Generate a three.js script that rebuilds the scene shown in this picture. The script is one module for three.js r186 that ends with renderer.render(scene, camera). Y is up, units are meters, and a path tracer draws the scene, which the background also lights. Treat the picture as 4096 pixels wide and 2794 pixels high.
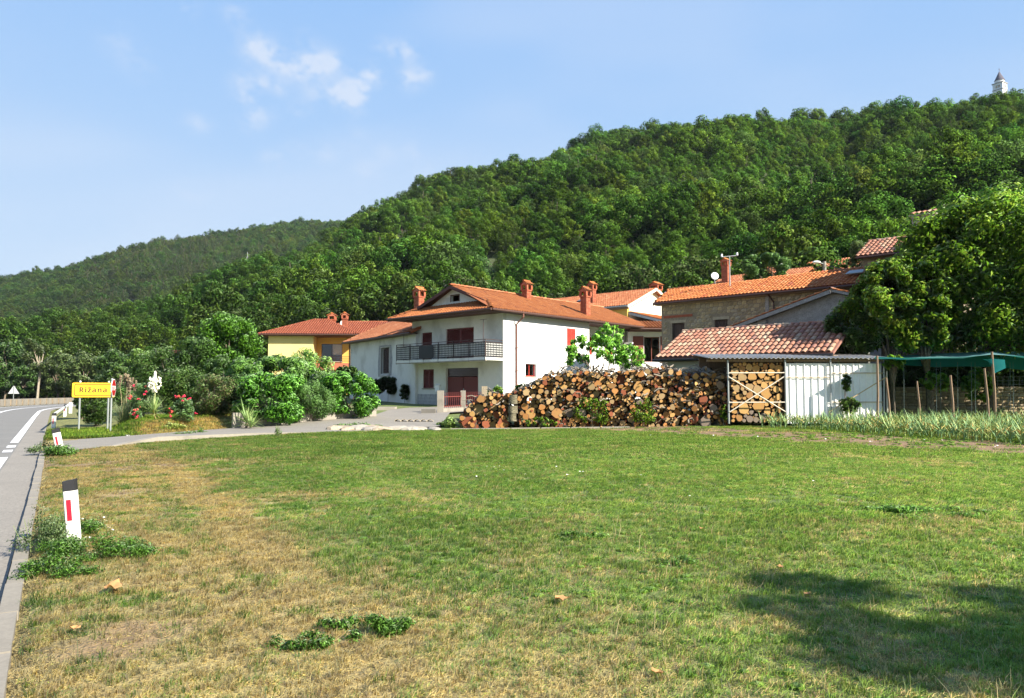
import * as THREE from 'three';
import { mergeGeometries } from 'three/addons/utils/BufferGeometryUtils.js';

// ---------------------------------------------------------------- camera, sky, sun, exposure
const scene = new THREE.Scene();
const F = 2958, EYE = 1.6, PITCH = 3.35 * Math.PI / 180, CP = Math.cos(PITCH), SP = Math.sin(PITCH);
const camera = new THREE.PerspectiveCamera(50.55, 1024 / 698, 0.05, 4000);
camera.position.set(0, EYE, 0);
camera.rotation.set(PITCH, 0, 0);
scene.add(camera);
const EXPOSURE = 2.6;
const renderer = new THREE.WebGLRenderer({ antialias: true });
renderer.toneMapping = THREE.LinearToneMapping;
renderer.toneMappingExposure = EXPOSURE;
renderer.shadowMap.enabled = true;

const SUN = new THREE.Vector3(0.721, 0.559, 0.406).normalize();
const sun = new THREE.DirectionalLight(new THREE.Color(1.0, 0.93, 0.82), 5.0);
sun.position.copy(SUN).multiplyScalar(300);
sun.target.position.set(0, 0, -25);
sun.castShadow = true;
sun.shadow.mapSize.set(4096, 4096);
Object.assign(sun.shadow.camera, { left: -90, right: 90, top: 90, bottom: -90, near: 1, far: 700 });
scene.add(sun, sun.target);
scene.fog = new THREE.FogExp2(new THREE.Color(0.80, 0.88, 1.0), 0.00006);

// ---------------------------------------------------------------- numbers and noise
function rng(seed) {
  let a = seed >>> 0;
  return () => { a |= 0; a = a + 0x6D2B79F5 | 0; let t = Math.imul(a ^ a >>> 15, 1 | a); t = t + Math.imul(t ^ t >>> 7, 61 | t) ^ t; return ((t ^ t >>> 14) >>> 0) / 4294967296; };
}
const lerp = (a, b, t) => a + (b - a) * t;
const clamp = (x, a = 0, b = 1) => Math.min(b, Math.max(a, x));
const smooth = (a, b, x) => { const t = clamp((x - a) / (b - a)); return t * t * (3 - 2 * t); };
const NT = (() => { const r = rng(77), t = new Float32Array(65536); for (let i = 0; i < 65536; i++) t[i] = r(); return t; })();
function noise(x, y, wrap = 0) {
  let xi = Math.floor(x), yi = Math.floor(y); const fx = x - xi, fy = y - yi;
  const sx = fx * fx * (3 - 2 * fx), sy = fy * fy * (3 - 2 * fy);
  let x1 = xi + 1, y1 = yi + 1;
  if (wrap) { xi = ((xi % wrap) + wrap) % wrap; yi = ((yi % wrap) + wrap) % wrap; x1 = ((x1 % wrap) + wrap) % wrap; y1 = ((y1 % wrap) + wrap) % wrap; }
  const h = (a, b) => NT[((a & 255) + ((b & 255) << 8)) & 65535];
  return lerp(lerp(h(xi, yi), h(x1, yi), sx), lerp(h(xi, y1), h(x1, y1), sx), sy);
}
function fbm(x, y, oct = 4, wrap = 0) {
  let s = 0, a = 0.5, n = 0;
  for (let i = 0; i < oct; i++) { s += a * noise(x + i * 17 * (wrap ? 0 : 1), y + i * 31 * (wrap ? 0 : 1), wrap); n += a; a *= 0.5; x *= 2; y *= 2; wrap *= 2; }
  return s / n;
}
const table = (t, x) => { if (x <= t[0][0]) return t[0][1]; for (let i = 1; i < t.length; i++) if (x <= t[i][0]) return lerp(t[i - 1][1], t[i][1], (x - t[i - 1][0]) / (t[i][0] - t[i - 1][0])); return t[t.length - 1][1]; };
const V3 = (x, y, z) => new THREE.Vector3(x, y, z);
// the point that lies in direction (u, v) of the surveyed picture at depth d metres
function P(u, v, d) {
  const a = (u - 2048) / F, b = -(v - 1397) / F, y = b * CP + SP, z = b * SP - CP, k = d / -z;
  return V3(a * k, EYE + y * k, -d);
}

// ---------------------------------------------------------------- sky: clear blue, paler to the horizon, thin broken clouds
{
  const W = 4096, H = 2048, data = new Float32Array(W * H * 4);
  const lin = (c) => { c /= 255; return c <= 0.04045 ? c / 12.92 : Math.pow((c + 0.055) / 1.055, 2.4); };
  const stops = [[0, 206, 227, 248], [6, 203, 226, 250], [13, 188, 217, 250], [20, 172, 208, 250], [28, 157, 199, 249], [45, 122, 172, 240], [90, 92, 143, 226]].map(([e, r, g, b]) => [e, lin(r), lin(g), lin(b)]);
  // loose clouds: [direction, angular radius, strength]
  const puffs = [];
  const put = (u, v, r, s) => { const p = P(u, v, 1000); p.y -= EYE; p.normalize(); puffs.push([p.x, p.y, p.z, r / F * .92, s]); };
  for (const [u, v, r, s] of [
    [1025, 190, 58, .95], [1100, 240, 55, .8], [1180, 268, 60, .85], [1265, 262, 72, .95], [1325, 243, 40, .6],
    [1390, 392, 66, .95], [1350, 380, 40, .7], [1442, 335, 60, .9], [1492, 298, 42, .6], [1635, 312, 50, .75], [1700, 300, 36, .5],
    [1622, 206, 48, .7], [1535, 190, 42, .5], [965, 325, 42, .5], [1045, 330, 40, .6], [1112, 352, 36, .55], [982, 398, 46, .6], [1002, 485, 50, .35], [1045, 458, 46, .4],
    [1255, 372, 46, .4], [1200, 440, 44, .3], [790, 494, 44, .4], [1085, 635, 46, .38], [1180, 612, 50, .25], [1300, 618, 48, .3], [1470, 680, 54, .25], [1420, 565, 60, .2], [1545, 615, 48, .25],
    [940, 62, 44, .5], [760, 30, 40, .35], [560, 260, 60, .25], [470, 165, 60, .25], [1215, 155, 36, .35], [770, 755, 54, .25], [1650, 605, 44, .25], [1700, 690, 50, .2]]) put(u, v, r, s);
  const r = rng(5);
  for (let k = 0; k < 46; k++) {
    const az = Math.PI * (0.28 + 1.9 * r()) + Math.PI * 0.9, el = (12 + 60 * r()) * Math.PI / 180, n = 2 + Math.floor(4 * r());
    for (let i = 0; i < n; i++) {
      const a = az + (r() - .5) * .12, e = el + (r() - .5) * .06;
      const d = V3(Math.cos(e) * Math.sin(a), Math.sin(e), -Math.cos(e) * Math.cos(a));
      if (d.z < -0.72 && d.y < 0.6) continue;
      puffs.push([d.x, d.y, d.z, .014 + .014 * r(), .3 + .5 * r()]);
    }
  }
  // a coarse grid says which clouds are near
  const cell = 64, cells = new Map();
  puffs.forEach((p, n) => {
    const u = (Math.atan2(p[2], p[0]) / (2 * Math.PI) + .5) * W, v = (Math.asin(p[1]) / Math.PI + .5) * H, e = p[3] * 2.6 / Math.PI * H, ex = e / Math.max(.2, Math.sqrt(1 - p[1] * p[1]));
    for (let i = Math.floor((u - ex) / cell); i <= (u + ex) / cell; i++) for (let j = Math.floor((v - e) / cell); j <= (v + e) / cell; j++) {
      const key = (((i % 64) + 64) % 64) + j * 100; if (!cells.has(key)) cells.set(key, []); cells.get(key).push(n);
    }
  });
  for (let j = 0; j < H; j++) {
    const el = ((j + .5) / H - .5) * Math.PI, y = Math.sin(el), c = Math.cos(el), deg = el * 180 / Math.PI;
    let k = 0; while (k < stops.length - 2 && deg > stops[k + 1][0]) k++;
    const t = clamp((deg - stops[k][0]) / (stops[k + 1][0] - stops[k][0]));
    const base = [1, 2, 3].map((n) => lerp(stops[k][n], stops[k + 1][n], t));
    for (let i = 0; i < W; i++) {
      const at = (j * W + i) * 4;
      if (j < H / 2 - 2) { data[at] = 0.11; data[at + 1] = 0.115; data[at + 2] = 0.08; data[at + 3] = 1; continue; }
      const ph = ((i + .5) / W - .5) * 2 * Math.PI, x = c * Math.cos(ph), z = c * Math.sin(ph);
      let m = 0;
      const veil = deg > 1 ? smooth(.42, .8, fbm(x * 3 + 20, z * 3 + y * 7 + 9, 3)) * .22 : 0;
      const list = cells.get(Math.floor(i / cell) % 64 + Math.floor(j / cell) * 100);
      if (list) {
        let s = 0;
        for (const n of list) { const p = puffs[n], dx = x - p[0], dy = (y - p[1]) * 1.25, dz = z - p[2]; s += p[4] * Math.exp(-(dx * dx + dy * dy + dz * dz) / (p[3] * p[3])); }
        if (s > .015) {
          const w = fbm(x * 38 + 5 * z, y * 52 + z * 9 + 40, 5), f = fbm(x * 120 + 9, y * 150 + z * 30, 4);
          m = clamp(s * 1.25) * smooth(.36, .72, w * .62 + f * .38 + s * .10) * .66;
        }
      }
      m = clamp(m + veil * (1 - m));
      data[at] = lerp(base[0], .80, m) / EXPOSURE; data[at + 1] = lerp(base[1], .86, m) / EXPOSURE; data[at + 2] = lerp(base[2], .97, m) / EXPOSURE; data[at + 3] = 1;
    }
  }
  const sky = new THREE.DataTexture(data, W, H, THREE.RGBAFormat, THREE.FloatType);
  sky.mapping = THREE.EquirectangularReflectionMapping; sky.magFilter = THREE.LinearFilter; sky.minFilter = THREE.LinearFilter; sky.colorSpace = THREE.LinearSRGBColorSpace; sky.needsUpdate = true;
  scene.background = sky; scene.environment = sky;
}
console.log('sky');

// ---------------------------------------------------------------- building helpers
const taken = new Map();
function numbered(name) { const n = taken.get(name) ?? 0; taken.set(name, n + 1); return n ? `${name}_${String(n).padStart(3, '0')}` : name; }
function mesh(name, geo, mat, parent) {
  const m = new THREE.Mesh(Array.isArray(geo) ? join(geo) : geo, mat);
  m.name = parent === scene ? numbered(name) : name; m.castShadow = m.receiveShadow = true; parent.add(m); return m;
}
function tag(o, label, category, group) { o.userData.label = label; o.userData.category = category; if (group) o.userData.group = group; return o; }
function thing(name, label, category, pos, turn = 0, group) {
  const o = new THREE.Group(); o.name = numbered(name); scene.add(o); if (pos) o.position.copy(pos); o.rotation.y = turn; return tag(o, label, category, group);
}
function structure(name, geo, mat) { const m = mesh(name, geo, mat, scene); m.userData.kind = 'structure'; return m; }
function part(name, parent, pos) { const g = new THREE.Group(); g.name = name; if (pos) g.position.copy(pos); parent.add(g); return g; }
function join(list) {
  list = list.map((g) => { const n = g.index ? g.toNonIndexed() : g; for (const k of Object.keys(n.attributes)) if (!['position', 'normal', 'uv', 'color'].includes(k)) n.deleteAttribute(k); return n; });
  const colored = list.some((g) => g.attributes.color);
  for (const g of list) {
    if (!g.attributes.normal) g.computeVertexNormals();
    if (!g.attributes.uv) g.setAttribute('uv', new THREE.BufferAttribute(new Float32Array(g.attributes.position.count * 2), 2));
    if (colored && !g.attributes.color) g.setAttribute('color', new THREE.BufferAttribute(new Float32Array(g.attributes.position.count * 3).fill(1), 3));
  }
  return list.length === 1 ? list[0] : mergeGeometries(list);
}
// uv in metres, read off the plane that each face lies nearest to
function metric(g) {
  if (g.index) g = g.toNonIndexed();
  const p = g.attributes.position, uv = new Float32Array(p.count * 2), a = V3(), b = V3(), c = V3();
  for (let i = 0; i < p.count; i += 3) {
    a.fromBufferAttribute(p, i); b.fromBufferAttribute(p, i + 1); c.fromBufferAttribute(p, i + 2);
    const n = b.clone().sub(a).cross(c.clone().sub(a)), x = Math.abs(n.x), y = Math.abs(n.y), z = Math.abs(n.z);
    [a, b, c].forEach((q, k) => { const [s, t] = y > x && y > z ? [q.x, q.z] : x > z ? [q.z, q.y] : [q.x, q.y]; uv[(i + k) * 2] = s; uv[(i + k) * 2 + 1] = t; });
  }
  g.setAttribute('uv', new THREE.BufferAttribute(uv, 2)); return g;
}
function box(x0, x1, y0, y1, z0, z1) { return metric(new THREE.BoxGeometry(x1 - x0, y1 - y0, z1 - z0).translate((x0 + x1) / 2, (y0 + y1) / 2, (z0 + z1) / 2)); }
function bar(a, b, r, seg = 8) {
  const d = b.clone().sub(a), g = new THREE.CylinderGeometry(r, r, d.length(), seg);
  g.applyQuaternion(new THREE.Quaternion().setFromUnitVectors(V3(0, 1, 0), d.clone().normalize())); g.translate((a.x + b.x) / 2, (a.y + b.y) / 2, (a.z + b.z) / 2); return g;
}
// a square bar from a to b
function beam(a, b, w, h = w) {
  const d = b.clone().sub(a), g = new THREE.BoxGeometry(w, h, d.length());
  g.applyMatrix4(new THREE.Matrix4().lookAt(b, a, V3(0, 1, 0.0001))); g.translate((a.x + b.x) / 2, (a.y + b.y) / 2, (a.z + b.z) / 2); return metric(g);
}
// an upright wall in the xy plane with openings [x0, x1, y0, y1]; its face at z = 0, its back at z = -t
function wall(outline, holes, t) {
  const s = new THREE.Shape(outline.map(([x, y]) => new THREE.Vector2(x, y)));
  for (const [x0, x1, y0, y1] of holes) s.holes.push(new THREE.Path([[x0, y0], [x0, y1], [x1, y1], [x1, y0]].map(([x, y]) => new THREE.Vector2(x, y))));
  return metric(new THREE.ExtrudeGeometry(s, { depth: t, bevelEnabled: false }).translate(0, 0, -t));
}
// a slab over a flat outline of 3-D points, t thick along the normal, downwards
function slab(pts, t) {
  const n = V3(); for (let i = 1; i < pts.length - 1; i++) n.add(pts[i].clone().sub(pts[0]).cross(pts[i + 1].clone().sub(pts[0]))); n.normalize(); if (n.y < 0) n.negate();
  const lo = pts.map((p) => p.clone().addScaledVector(n, -t)), pos = [];
  const tri = (a, b, c) => pos.push(...a.toArray(), ...b.toArray(), ...c.toArray());
  const up = pts[1].clone().sub(pts[0]).cross(pts[2].clone().sub(pts[0])).dot(n) > 0;
  for (let i = 1; i < pts.length - 1; i++) { if (up) { tri(pts[0], pts[i], pts[i + 1]); tri(lo[0], lo[i + 1], lo[i]); } else { tri(pts[0], pts[i + 1], pts[i]); tri(lo[0], lo[i], lo[i + 1]); } }
  for (let i = 0; i < pts.length; i++) { const j = (i + 1) % pts.length; if (up) { tri(pts[i], lo[i], lo[j]); tri(pts[i], lo[j], pts[j]); } else { tri(pts[i], lo[j], lo[i]); tri(pts[i], pts[j], lo[j]); } }
  const g = new THREE.BufferGeometry(); g.setAttribute('position', new THREE.Float32BufferAttribute(pos, 3)); g.computeVertexNormals(); return metric(g);
}
// a tapering tube through points with a radius at each
function tube(pts, radii, seg = 7) {
  const pos = [], idx = [], uv = []; let along = 0, prev = null;
  pts.forEach((p, i) => {
    const t = (pts[Math.min(i + 1, pts.length - 1)].clone().sub(pts[Math.max(i - 1, 0)])).normalize();
    const s = Math.abs(t.y) > .9 ? V3(1, 0, 0) : V3(0, 1, 0), x = s.cross(t).normalize(), y = t.clone().cross(x);
    if (prev) along += prev.distanceTo(p); prev = p;
    for (let k = 0; k <= seg; k++) { const a = k / seg * Math.PI * 2, q = p.clone().addScaledVector(x, Math.cos(a) * radii[i]).addScaledVector(y, Math.sin(a) * radii[i]); pos.push(q.x, q.y, q.z); uv.push(k / seg * radii[0] * 6.28, along); }
  });
  for (let i = 0; i < pts.length - 1; i++) for (let k = 0; k < seg; k++) { const a = i * (seg + 1) + k, b = a + seg + 1; idx.push(a, b, a + 1, b, b + 1, a + 1); }
  const g = new THREE.BufferGeometry(); g.setAttribute('position', new THREE.Float32BufferAttribute(pos, 3)); g.setAttribute('uv', new THREE.Float32BufferAttribute(uv, 2)); g.setIndex(idx); g.computeVertexNormals(); return g;
}

// ---------------------------------------------------------------- materials
function texture(n, metres, fn, srgb = false) {
  const d = new Uint8Array(n * n * 4);
  for (let j = 0; j < n; j++) for (let i = 0; i < n; i++) { const c = fn(i / n, j / n), at = (j * n + i) * 4; d[at] = clamp(c[0]) * 255; d[at + 1] = clamp(c[1]) * 255; d[at + 2] = clamp(c[2]) * 255; d[at + 3] = 255; }
  const t = new THREE.DataTexture(d, n, n, THREE.RGBAFormat); t.wrapS = t.wrapT = THREE.RepeatWrapping; t.magFilter = THREE.LinearFilter; t.minFilter = THREE.LinearMipmapLinearFilter; t.generateMipmaps = true;
  t.repeat.set(1 / metres, 1 / metres); if (srgb) t.colorSpace = THREE.SRGBColorSpace; t.needsUpdate = true; return t;
}
const toS = (x) => x <= 0.0031308 ? x * 12.92 : 1.055 * Math.pow(x, 1 / 2.4) - 0.055;
const g3 = (v) => [v, v, v];
const T = {
  plaster: texture(512, 5, (x, y) => { const a = fbm(x * 6, y * 6, 5, 6), b = fbm(x * 60, y * 60, 3, 60), st = smooth(.52, .75, fbm(x * 14 + 3, y * 3, 4, 0)) * 0; const v = .86 + .10 * (a - .5) + .09 * (b - .5) - st; return [v, v * .995, v * .985]; }),
  stained: texture(512, 7, (x, y) => { const a = fbm(x * 7, y * 5, 5, 0), b = fbm(x * 50, y * 50, 3, 50), e = Math.min(x, 1 - x, .1) * 10; const s = smooth(.5, .78, a) * .2 * e; const v = .9 - s + .1 * (b - .5); return [v, v * (.995 - s * .05), v * (.97 - s * .15)]; }),
  rough: texture(512, 1.5, (x, y) => { const a = fbm(x * 10, y * 10, 4, 10), b = noise(x * 120, y * 120, 120), c = noise(x * 60, y * 60, 60); const v = .62 + .3 * (a - .5) + .4 * (b - .5) + .2 * (c - .5); return [v, v * .97, v * .93]; }),
  grain: texture(512, 1, (x, y) => { const a = fbm(x * 8, y * 8, 4, 8), b = noise(x * 128, y * 128, 128); return g3(.8 + .2 * (a - .5) + .3 * (b - .5)); }),
  concrete: texture(512, 3, (x, y) => { const a = fbm(x * 6, y * 6, 5, 6), b = noise(x * 150, y * 150, 150), s = smooth(.5, .8, fbm(x * 9, y * 9, 4, 9)); const v = .78 + .3 * (a - .5) + .12 * (b - .5) - .18 * s; return [v, v * .975, v * .92]; }),
  asphalt: texture(1024, 4, (x, y) => { const a = fbm(x * 5, y * 5, 4, 5), b = noise(x * 300, y * 300, 300), c = noise(x * 150, y * 150, 150); return g3(.8 + .16 * (a - .5) + .3 * (b - .5) + .16 * (c - .5)); }),
  clay: texture(256, .9, (x, y) => { const a = fbm(x * 6, y * 6, 4, 6), b = fbm(x * 40, y * 40, 2, 40); const v = .8 + .3 * (a - .5) + .22 * (b - .5); return [v, v * .98, v * .95]; }),
  bark: texture(256, .5, (x, y) => { const a = fbm(x * 24, y * 5, 4, 0), b = fbm(x * 8, y * 8, 4, 8); const v = .45 + .7 * (a - .5) + .5 * (b - .5); return [v, v * .93, v * .82]; }),
  wood: texture(256, .6, (x, y) => { const a = fbm(x * 40, y * 3, 4, 0), b = noise(x * 8, y * 8, 8); const v = .75 + .45 * (a - .5) + .15 * (b - .5); return [v, v * .95, v * .88]; }),
  soil: texture(512, 2, (x, y) => { const a = fbm(x * 10, y * 10, 5, 10), b = noise(x * 90, y * 90, 90), c = noise(x * 200, y * 200, 200); const v = .72 + .5 * (a - .5) + .35 * (b - .5) + .3 * (c - .5); return [v, v * .98, v * .93]; }),
  stone: texture(512, 1.2, (x, y) => { const a = fbm(x * 6, y * 8, 5, 0), b = noise(x * 110, y * 110, 110); const v = .76 + .4 * (a - .5) + .25 * (b - .5); return [v, v * .97, v * .9]; }),
};
const mats = new Map();
function mat(r, g, b, o = {}) {
  const key = JSON.stringify([r, g, b, Object.keys(o).map((k) => [k, o[k]?.uuid ?? o[k]])]);
  if (!mats.has(key)) {
    const { tex, bump = 0, ...rest } = o, M = rest.transmission || rest.clearcoat ? THREE.MeshPhysicalMaterial : THREE.MeshStandardMaterial;
    const m = new M({ roughness: .85, ...rest }); m.color.setRGB(r, g, b); if (tex) { m.map = tex; if (bump) { m.bumpMap = tex; m.bumpScale = bump; } }
    mats.set(key, m);
  }
  return mats.get(key);
}
const M = {
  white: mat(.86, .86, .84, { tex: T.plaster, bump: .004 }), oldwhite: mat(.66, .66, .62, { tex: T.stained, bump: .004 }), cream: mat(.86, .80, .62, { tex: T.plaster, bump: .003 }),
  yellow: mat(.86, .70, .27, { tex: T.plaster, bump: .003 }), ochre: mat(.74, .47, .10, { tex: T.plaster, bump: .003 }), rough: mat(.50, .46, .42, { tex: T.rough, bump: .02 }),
  kerb: mat(.31, .283, .238, { tex: T.concrete, bump: .006 }), concrete: mat(.33, .305, .26, { tex: T.concrete, bump: .006 }), asphalt: mat(.215, .205, .182, { tex: T.asphalt, bump: .004 }), apron: mat(.28, .252, .208, { tex: T.asphalt, bump: .004 }), court: mat(.40, .37, .32, { tex: T.concrete, bump: .004 }),
  paint: mat(.85, .85, .83, { tex: T.grain }), brown: mat(.085, .035, .022, { tex: T.grain, roughness: .55 }), soffit: mat(.10, .035, .025, { tex: T.wood, roughness: .7 }), shutter: mat(.14, .02, .018, { roughness: .6, tex: T.grain }),
  redpaint: mat(.55, .055, .035, { roughness: .5, tex: T.grain }), darkshutter: mat(.06, .03, .02, { roughness: .7, tex: T.wood }), brownshutter: mat(.22, .055, .03, { roughness: .6, tex: T.grain }), metal: mat(.55, .57, .58, { metalness: .75, roughness: .42, tex: T.grain }), galv: mat(.36, .385, .375, { roughness: .5, metalness: .4, tex: T.grain }),
  iron: mat(.05, .025, .02, { roughness: .55 }), black: mat(.012, .012, .013, { roughness: .6 }), plasticwhite: mat(.80, .80, .78, { roughness: .45 }), bark: mat(.34, .28, .22, { tex: T.bark, bump: .012 }), timber: mat(.30, .21, .14, { tex: T.wood, bump: .004 }),
  glass: mat(.9, .93, .92, { transmission: 1, roughness: .03, thickness: 0 }), mortar: mat(.36, .29, .20, { tex: T.rough, bump: .01 }), dark: mat(.03, .028, .025),
};
const CLAY = (list, tex = T.clay) => list.map(([r, g, b]) => mat(r, g, b, { tex, bump: .003 }));
// ---------------------------------------------------------------- the lie of the land
const K0 = [-2.63, -3.87], RD = [-.524, -.852];
const roadPath = (() => {           // the kerb line: straight, then bending to the right
  const pts = []; let x = K0[0] - RD[0] * 24, z = K0[1] - RD[1] * 24, a = Math.atan2(RD[0], -RD[1]), s = -24;
  while (s < 190) { pts.push([x, z, s, a]); x += Math.sin(a) * 4; z -= Math.cos(a) * 4; s += 4; if (s > 62) a += .030; }
  return pts;
})();
function roadAt(x, z) {             // [metres along, metres to the right of the kerb line]
  let best = 1e9, out = [0, 0];
  for (let i = 0; i < roadPath.length - 1; i++) {
    const [ax, az, s, a] = roadPath[i], dx = Math.sin(a), dz = -Math.cos(a), t = clamp((x - ax) * dx + (z - az) * dz, i ? 0 : -40, i < roadPath.length - 2 ? 4 : 60), ex = x - ax - dx * t, ez = z - az - dz * t, d = ex * ex + ez * ez;
    if (d < best) { best = d; out = [s + t, ex * -dz + ez * dx]; }
  }
  return out;
}
const roadY = (s) => .005 * clamp(s - 8, 0, 40) - .03;
const skyline = [[-2600, 1460], [-1200, 1420], [-400, 1390], [0, 1362], [155, 1330], [430, 1262], [670, 1205], [880, 1112], [1090, 1030], [1250, 960], [1450, 880], [1600, 800], [1750, 715], [2000, 640], [2250, 552], [2500, 530], [2800, 492], [3100, 466], [3400, 462], [3700, 428], [4096, 386], [4700, 370], [5600, 480], [8000, 900], [14000, 1500]];
const farline = [[-9000, 1500], [-3000, 1430], [-1200, 1290], [-400, 1175], [0, 1112], [200, 1078], [400, 1020], [600, 965], [800, 938], [1000, 905], [1200, 882], [1400, 880], [1600, 895], [2000, 960], [2600, 1100], [4000, 1400]];
const ridgeR = [[-2600, 260], [0, 235], [430, 262], [880, 305], [1300, 360], [2048, 345], [2800, 335], [3600, 365], [4096, 392], [5600, 420]];
const footR = [[-2600, 170], [0, 150], [300, 140], [600, 120], [1000, 104], [1500, 96], [2048, 88], [2800, 76], [4096, 70], [9000, 90]];
function nearY(x, z) {              // village ground: lawn, yard and the road side
  const D = -z, [s, q] = roadAt(x, z);
  let y = .0105 * clamp(D - 8, 0, 20) + .028 * clamp(D - 28, 0, 32) + .02 * clamp(D - 60, 0, 60) + .012 * clamp(x, 0, 14) * smooth(15, 28, D);
  y = lerp(roadY(s), y, smooth(.4, 9, q));
  if (q < 0) y = roadY(s);
  y -= .34 * smooth(.06, -.3, q);
  if (D > 24 && D < 36 && x < 0) { const u = 2048 + F * x / D, e = D - table([[430, 25.1], [620, 26], [1000, 29.4]], u); y += .40 * smooth(.1, 1.7, e) * smooth(455, 560, u) * smooth(1040, 985, u) * smooth(36, 33, D); }
  return y;
}
function landY(x, z) {
  const r = Math.hypot(x, z), th = Math.atan2(x, -z); let y = nearY(x, z);
  if (Math.abs(th) > 1.5) return Math.min(y, 1);
  const u = 2048 + F * Math.tan(clamp(th, -1.4, 1.4)), ang = (v) => (1570 - v) / F * Math.cos(th);
  const r0 = table(footR, u), R = table(ridgeR, u), top = EYE + ang(table(skyline, u)) * R - 6.5;
  if (r > r0) { const t = (r - r0) / (R - r0); y = r < R ? lerp(y, top, t) : top - (r - R) * .35; y += (fbm(x * .022, z * .022, 3) - .5) * 20 * clamp(t * 3) * clamp((1 - t) * 4); }
  const R2 = 880, top2 = EYE + ang(table(farline, u)) * R2 - 7;
  if (r > 330) { const y2 = r < R2 ? lerp(-5, top2, (r - 330) / (R2 - 330)) : top2 - (r - R2) * .3; y = Math.max(y, y2 + (fbm(x * .012, z * .012, 3) - .5) * 16 * clamp((R2 - r) / 200)); }
  return y;
}
function grid(xs, zs, f, color) {
  const pos = [], col = [], uv = [], idx = [], n = xs.length;
  for (const z of zs) for (const x of xs) { pos.push(x, f(x, z), z); uv.push(x, z); if (color) col.push(...color(x, z)); }
  for (let j = 0; j < zs.length - 1; j++) for (let i = 0; i < n - 1; i++) { const a = j * n + i, b = a + n; idx.push(a, b, a + 1, b, b + 1, a + 1); }
  const g = new THREE.BufferGeometry(); g.setAttribute('position', new THREE.Float32BufferAttribute(pos, 3)); g.setAttribute('uv', new THREE.Float32BufferAttribute(uv, 2)); if (color) g.setAttribute('color', new THREE.Float32BufferAttribute(col, 3));
  g.setIndex(idx); g.computeVertexNormals(); return g;
}
const steps = (list) => { const out = []; for (const [a, b, d] of list) for (let x = a; x < b - 1e-6; x += d) out.push(x); out.push(list[list.length - 1][1]); return out; };

// where the turf is parched (1) and where it stays green (0)
function dryness(x, z) {
  const [s, q] = roadAt(x, z), n = fbm(x * .55 + 30, z * .55 + 8, 4), m = fbm(x * 1.7, z * 1.7 + 50, 3);
  let d = smooth(3.9, 1.2, q + (n - .5) * 3.6 + (m - .5) * 1.6);
  d = Math.max(d, smooth(.56, .72, fbm(x * .7 + 4, z * .7 + 77, 4)) * .62 * smooth(7, 3, q), smooth(.62, .76, fbm(x * .45 + 41, z * .45 + 7, 3)) * .35);
  d = Math.max(d, .5 * smooth(.44, .62, m) * smooth(3.4, 1.0, Math.hypot((x - 1.2) * .55, z + 3.7) + (n - .5) * 2));
  d *= lerp(.84, 1, smooth(.9, 1.7, q));
  d = Math.max(d, 1.35 * Math.exp(-Math.pow((q - 1.95 - (fbm(s * .25, 3, 2) - .5) * 1.2) / .42, 2)) * smooth(30, 22, s) * (.7 + .6 * m));
  return clamp(d * (s > 26 ? .35 : 1) * (.72 + .5 * m));
}
function bareSoil(x, z) {           // the dug strip in front of the leeks and worn spots in the turf
  const a = V3(5.2, 0, -27.4), b = V3(13.2, 0, -18.7), t = clamp(((x - a.x) * (b.x - a.x) + (z - a.z) * (b.z - a.z)) / ((b.x - a.x) ** 2 + (b.z - a.z) ** 2), -.1, 1.6);
  const d = Math.hypot(x - lerp(a.x, b.x, t), z - lerp(a.z, b.z, t)), n = fbm(x * .9, z * .9, 4), m = fbm(x * 2.6, z * 2.6, 3);
  const strip = smooth(2.3, 1.4, d + (n - .5) * 2.2) * smooth(.26, .40, m + .06);
  const worn = smooth(.67, .74, fbm(x * .8 + 60, z * .8 + 3, 4)) * smooth(5, 2, roadAt(x, z)[1]) * .8;
  return clamp(Math.max(strip, worn));
}
const soilColor = (x, z) => {
  const d = dryness(x, z), b = bareSoil(x, z), n = fbm(x * 3, z * 3, 3), g = [.15, .20, .05], y = [.40, .31, .13], s = [.27, .175, .095];
  return [0, 1, 2].map((k) => lerp(lerp(g[k], y[k], d), s[k], b) * (.75 + .5 * n));
};
const ground = structure('ground', grid(steps([[-130, -40, 5], [-40, -12, 1], [-12, 20, .3], [20, 40, 1], [40, 110, 5]]), steps([[-125, -60, 4], [-60, -32, 1], [-32, -2, .3], [-2, 40, 4]]), landY, soilColor), new THREE.MeshStandardMaterial({ vertexColors: true, roughness: 1, map: T.soil, bumpMap: T.soil, bumpScale: .02 }));
{
  const pos = [], idx = [], A = 210, rs = []; for (let r = 64; r < 1250; r *= 1.035) rs.push(r);
  rs.forEach((r, j) => { for (let i = 0; i <= A; i++) { const th = (i / A - .5) * 3.0, x = Math.sin(th) * r, z = -Math.cos(th) * r; pos.push(x, landY(x, z) - (r < 100 ? .25 : 0), z); } });
  for (let j = 0; j < rs.length - 1; j++) for (let i = 0; i < A; i++) { const a = j * (A + 1) + i, b = a + A + 1; idx.push(a, a + 1, b, b, a + 1, b + 1); }
  const g = new THREE.BufferGeometry(); g.setAttribute('position', new THREE.Float32BufferAttribute(pos, 3)); g.setIndex(idx); g.computeVertexNormals();
  structure('hills', g, mat(.05, .065, .022));
  structure('valley_floor', new THREE.PlaneGeometry(5000, 5000).rotateX(-Math.PI / 2).translate(0, -7, 0), mat(.09, .12, .04));
}
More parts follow.
